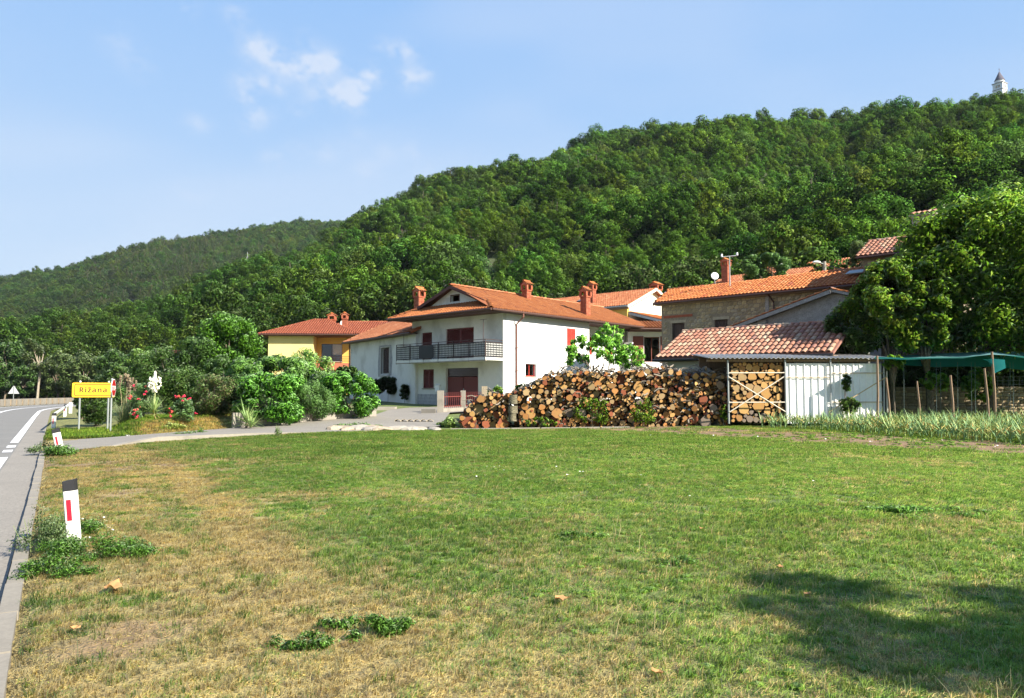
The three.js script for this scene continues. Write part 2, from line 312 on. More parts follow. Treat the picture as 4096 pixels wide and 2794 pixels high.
// ---------------------------------------------------------------- road, kerb, markings
function ribbon(q0, q1, dy, s0 = -24, s1 = 186, step = 2) {
  const pos = [], uv = [], idx = []; let n = 0;
  for (let s = s0; s <= s1 + 1e-6; s += step) {
    const i = clamp(Math.floor((s + 24) / 4), 0, roadPath.length - 1), [ax, az, as, a] = roadPath[i], dx = Math.sin(a), dz = -Math.cos(a);
    for (const q of [q0, q1]) { pos.push(ax + dx * (s - as) - dz * q, roadY(s) + (typeof dy === 'function' ? dy(s, q) : dy), az + dz * (s - as) + dx * q); uv.push(q, s); }
    if (n) idx.push(n - 2, n - 1, n, n - 1, n + 1, n); n += 2;
  }
  const g = new THREE.BufferGeometry(); g.setAttribute('position', new THREE.Float32BufferAttribute(pos, 3)); g.setAttribute('uv', new THREE.Float32BufferAttribute(uv, 2)); g.setIndex(idx); g.computeVertexNormals(); return g;
}
structure('road', ribbon(-6.5, -.72, -.062), M.asphalt);
structure('road_shoulder', ribbon(-.74, -.12, -.058), M.apron);
for (const [name, q0, q1, spans] of [['edge_line', -1.0, -.78, [[-24, 18.6], [19.7, 20.6], [21.6, 22.5], [23.8, 150]]], ['centre_line', -3.4, -3.18, [[-24, 170]]], ['edge_line', -5.95, -5.75, [[-24, 170]]]])
  for (const [a, b] of spans) structure(name, ribbon(q0, q1, -.053, a, b, Math.min(2, b - a)), M.paint);
{ // kerb stones along the lawn
  const kerb = new THREE.Group(); kerb.name = 'kerb'; kerb.userData.kind = 'structure'; scene.add(kerb);
  const r = rng(12);
  for (let s = -3; s < 18.4; s += 1.0) {
    const [ax, az, as, a] = roadPath[Math.floor((s + 24) / 4)], x = ax + Math.sin(a) * (s + .5 - as), z = az - Math.cos(a) * (s + .5 - as), dz = -Math.cos(a), dx = Math.sin(a), q = -.045 + (r() - .5) * .012;
    const k = mesh('kerb_stone', box(-.062, .062, -.4, .012 + r() * .012, -.49, .49), M.kerb, kerb); k.position.set(x - dz * q, roadY(s) - .005, z + dx * q); k.rotation.y = Math.PI - a + (r() - .5) * .012;
  }
}
{ // stone parapet on the far side of the road
  const t = thing('parapet_wall', 'low stone parapet wall along the far side of the road', 'wall');
  const g = []; for (let s = 30; s < 130; s += 4) { const f = (q, dy) => { const [ax, az, as, a] = roadPath[Math.floor((s + 24) / 4)]; return [ax + Math.sin(a) * (s - as) + Math.cos(a) * q, roadY(s) + dy, az - Math.cos(a) * (s - as) + Math.sin(a) * q]; }; g.push(V3(...f(-7.0, 0))); }
  const r = rng(9);
  for (let i = 0; i < g.length - 1; i++) { const a = g[i].clone(), b = g[i + 1].clone(); a.y += .33; b.y += .33; mesh('wall_segment', beam(a, b, .4, .75), M.concrete, t); 
    for (let k = 0; k < 2; k++) { const c = a.clone().lerp(b, .25 + k * .5), e = c.clone(), dir = b.clone().sub(a).normalize(); c.addScaledVector(dir, -.12); e.addScaledVector(dir, .12); const off = V3(-dir.z, 0, dir.x).multiplyScalar(.22); c.add(off); e.add(off); mesh('buttress', beam(c, e, .12, .66), M.mortar, t); } }
}
// ---------------------------------------------------------------- the drive up to the houses, with its low retaining wall
const driveStops = [[P(212, 1812, 19.0), P(238, 1764, 24.4)], [P(430, 1788, 21.4), P(430, 1752, 24.9)], [P(625, 1750, 23.2), P(620, 1737, 25.8)], [P(1000, 1735, 25), P(1000, 1709, 29.2)], [P(1300, 1729, 26.3), P(1280, 1682, 31.4)], [P(1560, 1722, 27.2), P(1490, 1664, 33.6)], [P(1760, 1706, 28.6), P(1560, 1640, 41)], [P(1800, 1652, 37.5), P(1640, 1632, 44)], [P(1990, 1640, 40), P(1960, 1624, 45)]];
{
  const pos = [], uv = [], idx = [], N = 6; let n = 0;
  const st = []; driveStops.forEach((a, i) => { if (i) for (let k = 1; k <= 3; k++) st.push([0, 1].map((e) => driveStops[i - 1][e].clone().lerp(a[e], k / 3))); else st.push(a); });
  st.forEach(([a, b], i) => { for (let k = 0; k <= N; k++) { const p = a.clone().lerp(b, k / N); pos.push(p.x, p.y + .012, p.z); uv.push(p.x, p.z); } if (i) for (let k = 0; k < N; k++) { const o = i * (N + 1) + k, m = o - N - 1; idx.push(m, o, m + 1, o, o + 1, m + 1); } });
  const g = new THREE.BufferGeometry(); g.setAttribute('position', new THREE.Float32BufferAttribute(pos, 3)); g.setAttribute('uv', new THREE.Float32BufferAttribute(uv, 2)); g.setIndex(idx.map((v, i, l) => l[i - i % 3 + [0, 1, 2][i % 3]])); g.computeVertexNormals(); structure('driveway', g, M.apron);
  const w = thing('retaining_wall', 'low weathered concrete retaining wall between lawn and driveway', 'wall');
  for (let i = 1; i < 5; i++) { const a = driveStops[i][0].clone(), b = driveStops[i + 1][0].clone(); a.y -= .235; b.y -= .235; mesh('wall_segment', beam(a, b, .22, .5), M.concrete, w); }
}
console.log('ground');
// ---------------------------------------------------------------- leaves, crowns, trees
// One surface of many folded leaves; each leaf has four corners and two faces. at(r) gives [point, facing, size, colour].
function leaves(count, at, o = {}) {
  const { wide = .5, fold = .16, r, lift = 0 } = o;
  const pos = new Float32Array(count * 12), nor = new Float32Array(count * 12), col = new Float32Array(count * 12), idx = new Uint32Array(count * 6);
  const x = V3(), y = V3(), n = V3(), t = V3();
  for (let i = 0; i < count; i++) {
    const [p, f, size, c, out] = at(r);
    n.copy(f).normalize(); t.set(r() - .5, (r() - .5) - lift, r() - .5); x.crossVectors(n, t).normalize(); y.crossVectors(x, n).normalize();
    const nn = out ? out.clone().multiplyScalar(.9).addScaledVector(n, .6).normalize() : n, L = size, W = size * wide, k = fold * size;
    const put = (q, a, b, h) => { const o = i * 12 + q * 3; pos[o] = p.x + x.x * a + y.x * b + n.x * h; pos[o + 1] = p.y + x.y * a + y.y * b + n.y * h; pos[o + 2] = p.z + x.z * a + y.z * b + n.z * h; nor[o] = nn.x; nor[o + 1] = nn.y; nor[o + 2] = nn.z; col[o] = c[0]; col[o + 1] = c[1]; col[o + 2] = c[2]; };
    put(0, 0, -L * .5, -k * .3); put(1, W * .5, -L * .05, k); put(2, 0, L * .5, -k * .6); put(3, -W * .5, -L * .05, k);
    idx.set([i * 4, i * 4 + 1, i * 4 + 2, i * 4, i * 4 + 2, i * 4 + 3], i * 6);
  }
  const g = new THREE.BufferGeometry(); g.setAttribute('position', new THREE.BufferAttribute(pos, 3)); g.setAttribute('normal', new THREE.BufferAttribute(nor, 3)); g.setAttribute('color', new THREE.BufferAttribute(col, 3)); g.setIndex(new THREE.BufferAttribute(idx, 1)); return g;
}
// leaves spread over the outer part of a heap of rounded clumps [x, y, z, rx, ry, rz]
function clumps(list, count, o) {
  const { r, size = .1, vary = .35, color, up = .5, jitter = .8, shell = .62 } = o;
  const area = list.map((b) => b[3] * b[4] + b[4] * b[5] + b[3] * b[5]), sum = area.reduce((a, b) => a + b, 0), cum = []; area.reduce((a, b, i) => cum[i] = a + b / sum, 0);
  const dir = V3(), p = V3(), f = V3();
  return leaves(count, () => {
    const k = r(), b = list[Math.max(0, cum.findIndex((c) => k <= c))];
    const z = r() * 2 - 1, a = r() * Math.PI * 2, s = Math.sqrt(1 - z * z); dir.set(s * Math.cos(a), z, s * Math.sin(a));
    const q = shell + (1 - shell) * Math.pow(r(), .7) + (r() < .12 ? .42 * r() * r() : 0);
    p.set(b[0] + dir.x * b[3] * q, b[1] + dir.y * b[4] * q, b[2] + dir.z * b[5] * q);
    f.copy(dir).add(V3((r() - .5) * jitter * 2, (r() - .5) * jitter * 2 + up, (r() - .5) * jitter * 2));
    const c = color[Math.floor(r() * color.length)], v = (o.gain ?? 2.25) * (.82 + .36 * r());
    return [p, f, size * (1 - vary + 2 * vary * r()), [c[0] * v, c[1] * v, c[2] * v], dir];
  }, o);
}
// clumps heaped over a rounded crown: centre, half sizes, how many, how large
function heap(r, c, h, n, s, bottom = -.75) {
  const out = [];
  for (let i = 0; i < n; i++) {
    const y = bottom + (1 - bottom) * (i + .5) / n, a = i * 2.39996 + r() * .9, q = Math.sqrt(Math.max(.05, 1 - y * y)) * (.62 + .34 * r());
    const k = s * (.55 + .85 * r() * r() + .15 * r());
    out.push([c[0] + Math.cos(a) * q * h[0], c[1] + y * h[1] * .86 + (r() - .5) * .12 * h[1], c[2] + Math.sin(a) * q * h[2], k * (.9 + .3 * r()), k * (.75 + .3 * r()), k * (.9 + .3 * r())]);
  }
  return out;
}
const leafMat = (o = {}) => new THREE.MeshPhysicalMaterial({ vertexColors: true, roughness: .95, transmission: .45, specularIntensity: .3, side: THREE.DoubleSide, ...o });
const LEAF = leafMat({ transmission: .48 }), GLOSSY = leafMat({ clearcoat: .22, clearcoatRoughness: .38 }), DULL = leafMat({ transmission: .3 }), FOREST = leafMat({ transmission: .4, specularIntensity: .15 });
// a trunk with limbs: from the foot, leaning, forking into n limbs that reach the points given
function trunk(r, foot, height, rad, tips) {
  const g = [], top = V3(foot.x + (r() - .5) * height * .12, foot.y + height, foot.z + (r() - .5) * height * .12), mid = foot.clone().lerp(top, .5).add(V3((r() - .5) * .1 * height, 0, (r() - .5) * .1 * height));
  g.push(tube([foot.clone().add(V3(0, -.1, 0)), foot.clone().lerp(mid, .3), mid, top], [rad * 1.35, rad, rad * .85, rad * .6], 8));
  for (const t of tips) { const s = mid.clone().lerp(top, .3 + .7 * r()), m = s.clone().lerp(t, .5).add(V3((r() - .5) * .25, .12 + .2 * r(), (r() - .5) * .25).multiplyScalar(s.distanceTo(t) * .4)); g.push(tube([s, m, t], [rad * .5, rad * .3, rad * .1], 6)); }
  return g;
}
// ---------------------------------------------------------------- the wooded hills
const woodKinds = [], DARKBARK = mat(.13, .105, .08, { tex: T.bark });
{
  const r = rng(301), greens = [[[.070, .135, .018], [.090, .160, .022], [.055, .112, .016]], [[.050, .108, .018], [.066, .128, .022]], [[.100, .155, .028], [.082, .138, .020]], [[.065, .100, .030], [.078, .115, .036]]];
  for (let k = 0; k < 7; k++) {
    const w = 2.9 + r() * 1.0, h = 3.2 + r() * 1.6, list = heap(r, [0, h + 1.1, 0], [w, h, w], 17, 1.25 + .35 * r(), -.95);
    const crown = clumps(list, 2600, { r, size: .38, color: greens[k % 4], up: .45, jitter: .7, wide: .62 });
    const stem = join(trunk(r, V3(0, 0, 0), h * 1.1, .16, list.slice(4, 9).map((b) => V3(b[0], b[1], b[2]))));
    woodKinds.push([crown, stem, h * 2 + 1]);
  }
  for (let k = 0; k < 2; k++) { // pines: a bare stem and flat dark whorls
    const list = []; for (let i = 0; i < 9; i++) { const y = 2.6 + i * .72, q = 2.6 * Math.sqrt(Math.max(.1, 1 - Math.pow((i - 2.5) / 6.8, 2))) * (.8 + .4 * r()), a = r() * 6.28; for (let j = 0; j < 3; j++) list.push([Math.cos(a + j * 2.1) * q * .55, y + (r() - .5) * .4, Math.sin(a + j * 2.1) * q * .55, q * .62, .42, q * .62]); }
    woodKinds.push([clumps(list, 1300, { r, size: .42, color: [[.060, .090, .026], [.074, .104, .030], [.055, .082, .026]], up: .6, jitter: .9, wide: .4 }), join(trunk(r, V3(0, 0, 0), 9.6, .15, [])), 11]);
  }
  const at = woodKinds.map(() => []), m4 = new THREE.Matrix4(), q4 = new THREE.Quaternion(), up = V3(0, 1, 0);
  const place = (x, z, far) => {
    const y = landY(x, z), r_ = Math.hypot(x, z), patch = fbm(x * .011 + 7, z * .011 + 3, 3), pine = far ? smooth(.42, .60, patch) * .6 : .03 + .12 * smooth(.55, .7, patch);
    const k = r() < pine ? 7 + Math.floor(r() * 2) : Math.floor(r() * 7), s = (far ? .74 : .46) + (far ? .3 : .5) * smooth(.34, .68, fbm(x * .045 + 5, z * .045 + 2, 2)) + .4 * r() * r();
    at[k].push([x, y - .4, z, s, s * (.85 + .35 * r()), r() * 6.28, (far ? 1 : 1.22) * (.62 + .76 * fbm(x * .03, z * .03, 3) + .5 * (r() - .5)), clamp(r() * .6 + fbm(x * .05 + 31, z * .05, 2) * .7 - .12)]);
  };
  for (let x = -420; x < 560; x += 3.9) for (let z = -480; z < -40; z += 3.9) {
    const px = x + (r() - .5) * 3.7, pz = z + (r() - .5) * 3.7, rr = Math.hypot(px, pz), th = Math.atan2(px, -pz); if (Math.abs(th) > .80) continue;
    const u = 2048 + F * Math.tan(th), r0 = table(footR, u), R = table(ridgeR, u);
    if (rr < r0 + 10 || rr > R + 14) continue;
    if (roadAt(px, pz)[1] > -14 && roadAt(px, pz)[1] < 6) continue;
    if (Math.abs(u - 4003) < 48 && rr > 300 && 1570 - (landY(px, pz) + 7.6 - EYE) / -pz * F < 402) continue;
    place(px, pz, false);
  }
  for (let x = -900; x < 200; x += 5.4) for (let z = -930; z < -300; z += 5.4) {
    const px = x + (r() - .5) * 5, pz = z + (r() - .5) * 5, rr = Math.hypot(px, pz), th = Math.atan2(px, -pz); if (th < -.72 || th > .06 || rr > 893) continue;
    const u = 2048 + F * Math.tan(th), y = landY(px, pz) + 9, v = 1570 - (y - EYE) / (-pz) * F; if (rr < table(ridgeR, u) + 20 || v > table(skyline, u) + 30 || fbm(px * .03 + 90, pz * .03, 3) > .78) continue;
    place(px, pz, true);
  }
  const wood = new THREE.Group(); wood.name = 'forest'; wood.userData.kind = 'stuff'; scene.add(wood);
  let total = 0;
  woodKinds.forEach(([crown, stem], k) => {
    const n = at[k].length; total += n;
    const a = new THREE.InstancedMesh(crown, FOREST, n), b = new THREE.InstancedMesh(stem, DARKBARK, n); a.name = 'crowns'; b.name = 'trunks'; a.castShadow = b.castShadow = a.receiveShadow = true; a.userData.kind = b.userData.kind = 'stuff';
    at[k].forEach(([x, y, z, s, sy, t, c, w], i) => { m4.compose(V3(x, y, z), q4.setFromAxisAngle(up, t), V3(s, sy, s)); a.setMatrixAt(i, m4); b.setMatrixAt(i, m4); a.setColorAt(i, new THREE.Color().setRGB(c * (.70 + .55 * w), c * 1.12, c * (.55 + .45 * (1 - w)))); });
    wood.add(a, b);
  });
  console.log('forest', total);
}
// ---------------------------------------------------------------- roof tiles, stones, bricks, windows
function barrelTile(w, l, seg = 6, flat = 0) { // across x, lying on y = 0, its lower end at z = 0
  const pos = [], idx = [], nor = [], uv = [], R = w * .46, th = .016;
  for (const [z, k, y] of [[-l * 1.12, .84, .0], [0, 1, .028]]) for (let i = 0; i <= seg; i++) { const a = Math.PI * i / seg, c = Math.cos(a), s = Math.sin(a); pos.push(c * R * k, s * R * (flat || .72) * k + y, z); nor.push(c, s, 0); uv.push(i / seg * w, z); }
  for (let i = 0; i < seg; i++) idx.push(i, i + 1, i + seg + 1, i + 1, i + seg + 2, i + seg + 1);
  const o = pos.length / 3; // thickness of the lower rim
  for (const k of [1, .86]) for (let i = 0; i <= seg; i++) { const a = Math.PI * i / seg; pos.push(Math.cos(a) * R * k, Math.sin(a) * R * (flat || .72) * k + .028, .0005); nor.push(0, 0, 1); uv.push(i / seg * w, k); }
  for (let i = 0; i < seg; i++) idx.push(o + i, o + i + 1, o + i + seg + 1, o + i + 1, o + i + seg + 2, o + i + seg + 1);
  const g = new THREE.BufferGeometry(); g.setAttribute('position', new THREE.Float32BufferAttribute(pos, 3)); g.setAttribute('normal', new THREE.Float32BufferAttribute(nor, 3)); g.setAttribute('uv', new THREE.Float32BufferAttribute(uv, 2)); g.setIndex(idx); return g;
}
function waveTile(w, l) { // interlocking tile: one round rib beside a flat pan
  const pr = [[-.5, .012], [-.42, .004], [-.06, .006], [.04, .03], [.16, .054], [.28, .056], [.40, .034], [.5, .012]], pos = [], idx = [], uv = [], n = pr.length;
  for (const [z, y] of [[-l * 1.1, 0], [0, .026]]) for (const [x, h] of pr) { pos.push(x * w, h + y, z); uv.push(x * w, z); }
  for (const [x, h] of pr) { pos.push(x * w, h + .026, .001); uv.push(x * w, 0); } for (const [x, h] of pr) { pos.push(x * w, h + .002, .001); uv.push(x * w, .03); }
  for (let i = 0; i < n - 1; i++) { idx.push(i, i + n, i + 1, i + 1, i + n, i + n + 1); const o = 2 * n; idx.push(o + i, o + i + n, o + i + 1, o + i + 1, o + i + n, o + i + n + 1); }
  const g = new THREE.BufferGeometry(); g.setAttribute('position', new THREE.Float32BufferAttribute(pos, 3)); g.setAttribute('uv', new THREE.Float32BufferAttribute(uv, 2)); g.setIndex(idx); g.computeVertexNormals(); return g;
}
const LIMIT = 300;
// lays tiles on slopes { o: lower left corner, U: along the eave, V: up the slope, w, l, inside(u, v) }; the nearest LIMIT are tiles of their own, the rest one part
function layTiles(roof, slopes, geo, tw, tl, tones, seed, toWorld) {
  const r = rng(seed), all = [];
  for (const s of slopes) {
    const N = s.U.clone().cross(s.V).normalize(), Z = s.U.clone().cross(N);
    for (let j = 0; j * tl < s.l - .08; j++) for (let i = 0; (i + .5) * tw < s.w; i++) {
      const u = (i + .5) * tw, v = j * tl; if (s.inside && !s.inside(u, v + tl * .45)) continue;
      const p = s.o.clone().addScaledVector(s.U, u + (r() - .5) * .012).addScaledVector(s.V, v + (r() - .5) * .014).addScaledVector(N, .004 + r() * .006);
      const m = new THREE.Matrix4().makeBasis(s.U, N, Z).multiply(new THREE.Matrix4().makeRotationY((r() - .5) * .05)).setPosition(p);
      all.push([m, p.clone().applyMatrix4(toWorld).length(), Math.floor(r() * r() * tones.length * .999 + 0)]);
    }
  }
  all.sort((a, b) => a[1] - b[1]);
  all.slice(0, LIMIT).forEach(([m, , k]) => { const t = mesh('roof_tile', geo, tones[k], roof); t.applyMatrix4(m); });
  const rest = all.slice(LIMIT);
  if (rest.length) {
    const im = new THREE.InstancedMesh(geo, mat(1, 1, 1, { tex: T.clay, bump: .003 }), rest.length); im.name = 'roof_tiles'; im.userData.kind = 'stuff'; im.castShadow = im.receiveShadow = true;
    rest.forEach(([m, , k], i) => { im.setMatrixAt(i, m); im.setColorAt(i, tones[k].color); }); roof.add(im);
  }
}
function ridgeTiles(roof, a, b, tones, seed, size = .24) {
  const r = rng(seed), d = b.clone().sub(a), n = Math.max(2, Math.round(d.length() / .38)), dir = d.clone().normalize(), geo = barrelTile(size, d.length() / n, 6);
  const side = V3(0, 1, 0).cross(dir).normalize(), up = dir.clone().cross(side);
  for (let i = 0; i < n; i++) { const t = mesh('ridge_tile', geo, tones[Math.floor(r() * tones.length)], roof); t.applyMatrix4(new THREE.Matrix4().makeBasis(side.clone().negate(), up, dir.clone().negate()).setPosition(a.clone().addScaledVector(d, i / n))); }
}
// rough stones bedded in a wall that stands in the xy plane; the wall's own mesh is the mortar
function layStones(parent, outline, holes, seed, tones, opts = {}) {
  const { h0 = .12, h1 = .24, w0 = .18, w1 = .46, toWorld } = opts, r = rng(seed), all = [], geos = [];
  for (let k = 0; k < 7; k++) { const g = new THREE.BoxGeometry(1, 1, 1, 2, 2, 1), p = g.attributes.position; for (let i = 0; i < p.count; i++) { const x = p.getX(i), y = p.getY(i), z = p.getZ(i); const k2 = Math.abs(x) > .4 && Math.abs(y) > .4 ? .86 : 1; const q = noise(x * 3 + k * 5, y * 3 + z * 2 + k); p.setXYZ(i, x * k2 + (q - .5) * .1, y * k2 + (q - .5) * .14, z > 0 ? z - (Math.abs(x) > .4 || Math.abs(y) > .4 ? .42 : .1 * q) : z); } g.computeVertexNormals(); geos.push(metric(g.toNonIndexed())); }
  geos.forEach((g) => g.computeVertexNormals());
  const xs = outline.map((p) => p[0]), ys = outline.map((p) => p[1]), X0 = Math.min(...xs), X1 = Math.max(...xs), Y1 = Math.max(...ys);
  const inside = (x, y) => { let c = false; for (let i = 0, j = outline.length - 1; i < outline.length; j = i++) { const [ax, ay] = outline[i], [bx, by] = outline[j]; if ((ay > y) !== (by > y) && x < (bx - ax) * (y - ay) / (by - ay) + ax) c = !c; } return c; };
  for (let y = Math.min(...ys); y < Y1;) {
    const h = lerp(h0, h1, r()); 
    for (let x = X0 - r() * .2; x < X1;) {
      const w = lerp(w0, w1, r() * r() * .6 + r() * .4), cx = x + w / 2, cy = y + h / 2 + (r() - .5) * .03;
      if ([[-.45, -.45], [.45, -.45], [.45, .45], [-.45, .45]].every(([a, b]) => inside(cx + a * w, cy + b * h)) && !holes.some(([a, b, c, d]) => cx + w * .5 > a && cx - w * .5 < b && cy + h * .5 > c && cy - h * .5 < d)) {
        const m = new THREE.Matrix4().compose(V3(cx, cy, -.015 + r() * .022), new THREE.Quaternion().setFromEuler(new THREE.Euler((r() - .5) * .08, (r() - .5) * .08, (r() - .5) * .09)), V3(w - .022, h - .02, .12));
        all.push([m, w * h * 1e-3 + (toWorld ? 1 / V3(cx, cy, 0).applyMatrix4(toWorld).length() : 0), Math.floor(r() * geos.length), Math.floor(r() * tones.length)]);
      }
      x += w;
    }
    y += h;
  }
  all.sort((a, b) => b[1] - a[1]);
  all.slice(0, LIMIT).forEach(([m, , g, k]) => mesh('stone', geos[g], tones[k], parent).applyMatrix4(m));
  const rest = all.slice(LIMIT); if (!rest.length) return;
  const im = new THREE.InstancedMesh(geos[0], mat(1, 1, 1, { tex: T.stone, bump: .006 }), rest.length); im.name = 'stones'; im.userData.kind = 'stuff'; im.castShadow = im.receiveShadow = true;
  rest.forEach(([m, , , k], i) => { im.setMatrixAt(i, m); im.setColorAt(i, tones[k].color); }); parent.add(im);
}
const ROOF_OLD = CLAY([[.35, .115, .028], [.39, .135, .035], [.32, .10, .024], [.285, .088, .024], [.40, .155, .05], [.225, .07, .022]]);
const ROOF_NEW = CLAY([[.47, .165, .066], [.52, .20, .085], [.43, .14, .052], [.55, .245, .115], [.38, .115, .042], [.49, .21, .10]]);
const ROOF_ORANGE = CLAY([[.55, .175, .042], [.60, .21, .06], [.49, .145, .037], [.62, .26, .095], [.42, .108, .033], [.34, .095, .04]]);
const ROOF_SHED = CLAY([[0.394, 0.180, 0.112], [0.441, 0.263, 0.171], [0.358, 0.151, 0.095], [0.476, 0.328, 0.219], [0.299, 0.139, 0.101], [0.429, 0.216, 0.136], [0.252, 0.133, 0.101], [0.500, 0.369, 0.254]]);
const ROOF_RED = CLAY([[.30, .078, .032], [.34, .095, .042], [.27, .066, .028], [.31, .098, .046]]);
const BRICK = CLAY([[.40, .105, .048], [.45, .13, .06], [.35, .088, .04], [.47, .165, .085]]), STONES = [[.44, .345, .20], [.52, .41, .25], [.38, .31, .20], [.56, .45, .28], [.34, .27, .17], [.46, .39, .28]].map(([r, g, b]) => mat(r, g, b, { tex: T.stone, bump: .006 }));
// a brick chimney with an open lantern and a little tiled saddle roof; y0 its foot, h its height below the lantern
function chimney(house, x, z, y0, h, w = .55, tones = BRICK, turn = 0, cap = ROOF_ORANGE) {
  const c = part('chimney', house, V3(x, y0, z)); c.rotation.y = turn; const r = rng(Math.floor(x * 97 + z * 31 + 999)), n = Math.round(h / .072), L = w / 2;
  mesh('core', box(-L + .012, L - .012, 0, h, -L + .012, L - .012), M.mortar, c);
  const bl = (w - .012) / 2 - .006, lie = [box(-bl / 2, bl / 2, 0, .06, -.05, .05), box(-.05, .05, 0, .06, -bl / 2, bl / 2)];
  for (let i = 0; i < n; i++) for (const [sx, sz, t] of [[0, 1, 0], [0, -1, 0], [1, 0, 1], [-1, 0, 1]]) for (const k of [-1, 1]) {
    const off = k * (bl / 2 + .006) + (i % 2 ? .02 : -.02) * 1; if (sz === -1) continue;
    const b = mesh('brick', lie[t], tones[Math.floor(r() * tones.length)], c); b.position.set(sx * (L - .048) + (t ? 0 : off), i * .072, sz * (L - .048) + (t ? off : 0));
  }
  const y = n * .072; mesh('collar', box(-L - .05, L + .05, y, y + .09, -L - .05, L + .05), tones[0], c);
  for (const sx of [-1, 1]) for (const sz of [-1, 1]) mesh('lantern_post', box(sx * L - .07, sx * L + .07, y + .09, y + .42, sz * L - .07, sz * L + .07), tones[1], c);
  mesh('lantern_pier', box(-.05, .05, y + .09, y + .42, -L + .07, -L + .14), tones[1], c);
  const e = L + .17, ry = y + .42, s = new THREE.Shape([[-L - .06, 0], [L + .06, 0], [0, .26]].map(([a, b]) => new THREE.Vector2(a, b)));
  mesh('lantern_gable', metric(new THREE.ExtrudeGeometry(s, { depth: w + .1, bevelEnabled: false }).translate(0, ry, -L - .05)), tones[3], c);
  for (const sx of [-1, 1]) {
    const V = V3(-sx * e, .27, 0).normalize(), U = V3(0, 0, -sx), o = V3(sx * e, ry + .02, sx * (L + .1)), N = U.clone().cross(V), Z = U.clone().cross(N), g = barrelTile((w + .2) / 4, .5, 5), k4 = 4;
    for (let i = 0; i < k4; i++) { const t = mesh('roof_tile', g, cap[Math.floor(r() * cap.length)], c); t.applyMatrix4(new THREE.Matrix4().makeBasis(U, N, Z).setPosition(o.clone().addScaledVector(U, (i + .5) * (w + .2) / k4))); }
  }
  mesh('cap_ridge', metric(bar(V3(0, ry + .30, -L - .12), V3(0, ry + .30, L + .12), .085, 8)), cap[0], c);
  return c;
}
// slatted shutters filling an opening [x0, x1, y0, y1] in a wall whose face is z = 0
function shutters(house, x0, x1, y0, y1, m, leaves_ = 2, z = -.05, slats = true, open = null) {
  const w = (x1 - x0) / leaves_;
  for (let k = 0; k < leaves_; k++) {
    const a = x0 + k * w + .012, b = x0 + (k + 1) * w - .012, s = part('shutter', house, V3(0, 0, z)); const f = [box(a, a + .06, y0 + .015, y1 - .015, -.02, .02), box(b - .06, b, y0 + .015, y1 - .015, -.02, .02), box(a + .06, b - .06, y0 + .015, y0 + .09, -.02, .02), box(a + .06, b - .06, y1 - .09, y1 - .015, -.02, .02)];
    mesh('frame', f, m, s);
    const n = Math.floor((y1 - y0 - .18) / .075);
    for (let i = 0; i < n; i++) { const y = y0 + .09 + (i + .5) * (y1 - y0 - .18) / n, g = box(a + .06, b - .06, -.032, .032, -.006, .006).rotateX(-.6).translate(0, y, 0); mesh('slat', g, m, s); }
  }
}
function windowIn(house, x0, x1, y0, y1, fm, panes = 2, z = -.13) {
  const w = part('window', house, V3(0, 0, z)), t = .045, f = [box(x0, x1, y0, y0 + t, -.03, .03), box(x0, x1, y1 - t, y1, -.03, .03), box(x0, x0 + t, y0 + t, y1 - t, -.03, .03), box(x1 - t, x1, y0 + t, y1 - t, -.03, .03)];
  for (let k = 1; k < panes; k++) { const x = lerp(x0, x1, k / panes); f.push(box(x - t / 2, x + t / 2, y0 + t, y1 - t, -.03, .03)); }
  mesh('frame', f, fm, w);
  for (let k = 0; k < panes; k++) mesh('pane', box(lerp(x0, x1, k / panes) + .02, lerp(x0, x1, (k + 1) / panes) - .02, y0 + .03, y1 - .03, -.004, .004), M.glass, w);
  return w;
}
const TURN = -42 * Math.PI / 180;
function frame(pos, turn) { return new THREE.Matrix4().makeRotationY(turn).setPosition(pos); }
// a straight roof slope between two eave corners a (left) and b (right), rising to the line c (above a) - d (above b)
function slope(a, b, c, d) {
  const U = b.clone().sub(a).normalize(), q = c.clone().sub(a), V = q.clone().addScaledVector(U, -q.dot(U)).normalize(), at = (p) => { const e = p.clone().sub(a); return [e.dot(U), e.dot(V)]; };
  const pts = [a, b, d, c].map(at), u0 = Math.min(...pts.map((p) => p[0]));
  const inside = (u, v) => { u += u0; let ok = false; for (let i = 0, j = 3; i < 4; j = i++) { const [x1, y1] = pts[i], [x2, y2] = pts[j]; if ((y1 > v) !== (y2 > v) && u < (x2 - x1) * (v - y1) / (y2 - y1) + x1) ok = !ok; } return ok; };
  return { o: a.clone().addScaledVector(U, u0), U, V, w: Math.max(...pts.map((p) => p[0])) - u0, l: Math.max(...pts.map((p) => p[1])), inside };
}

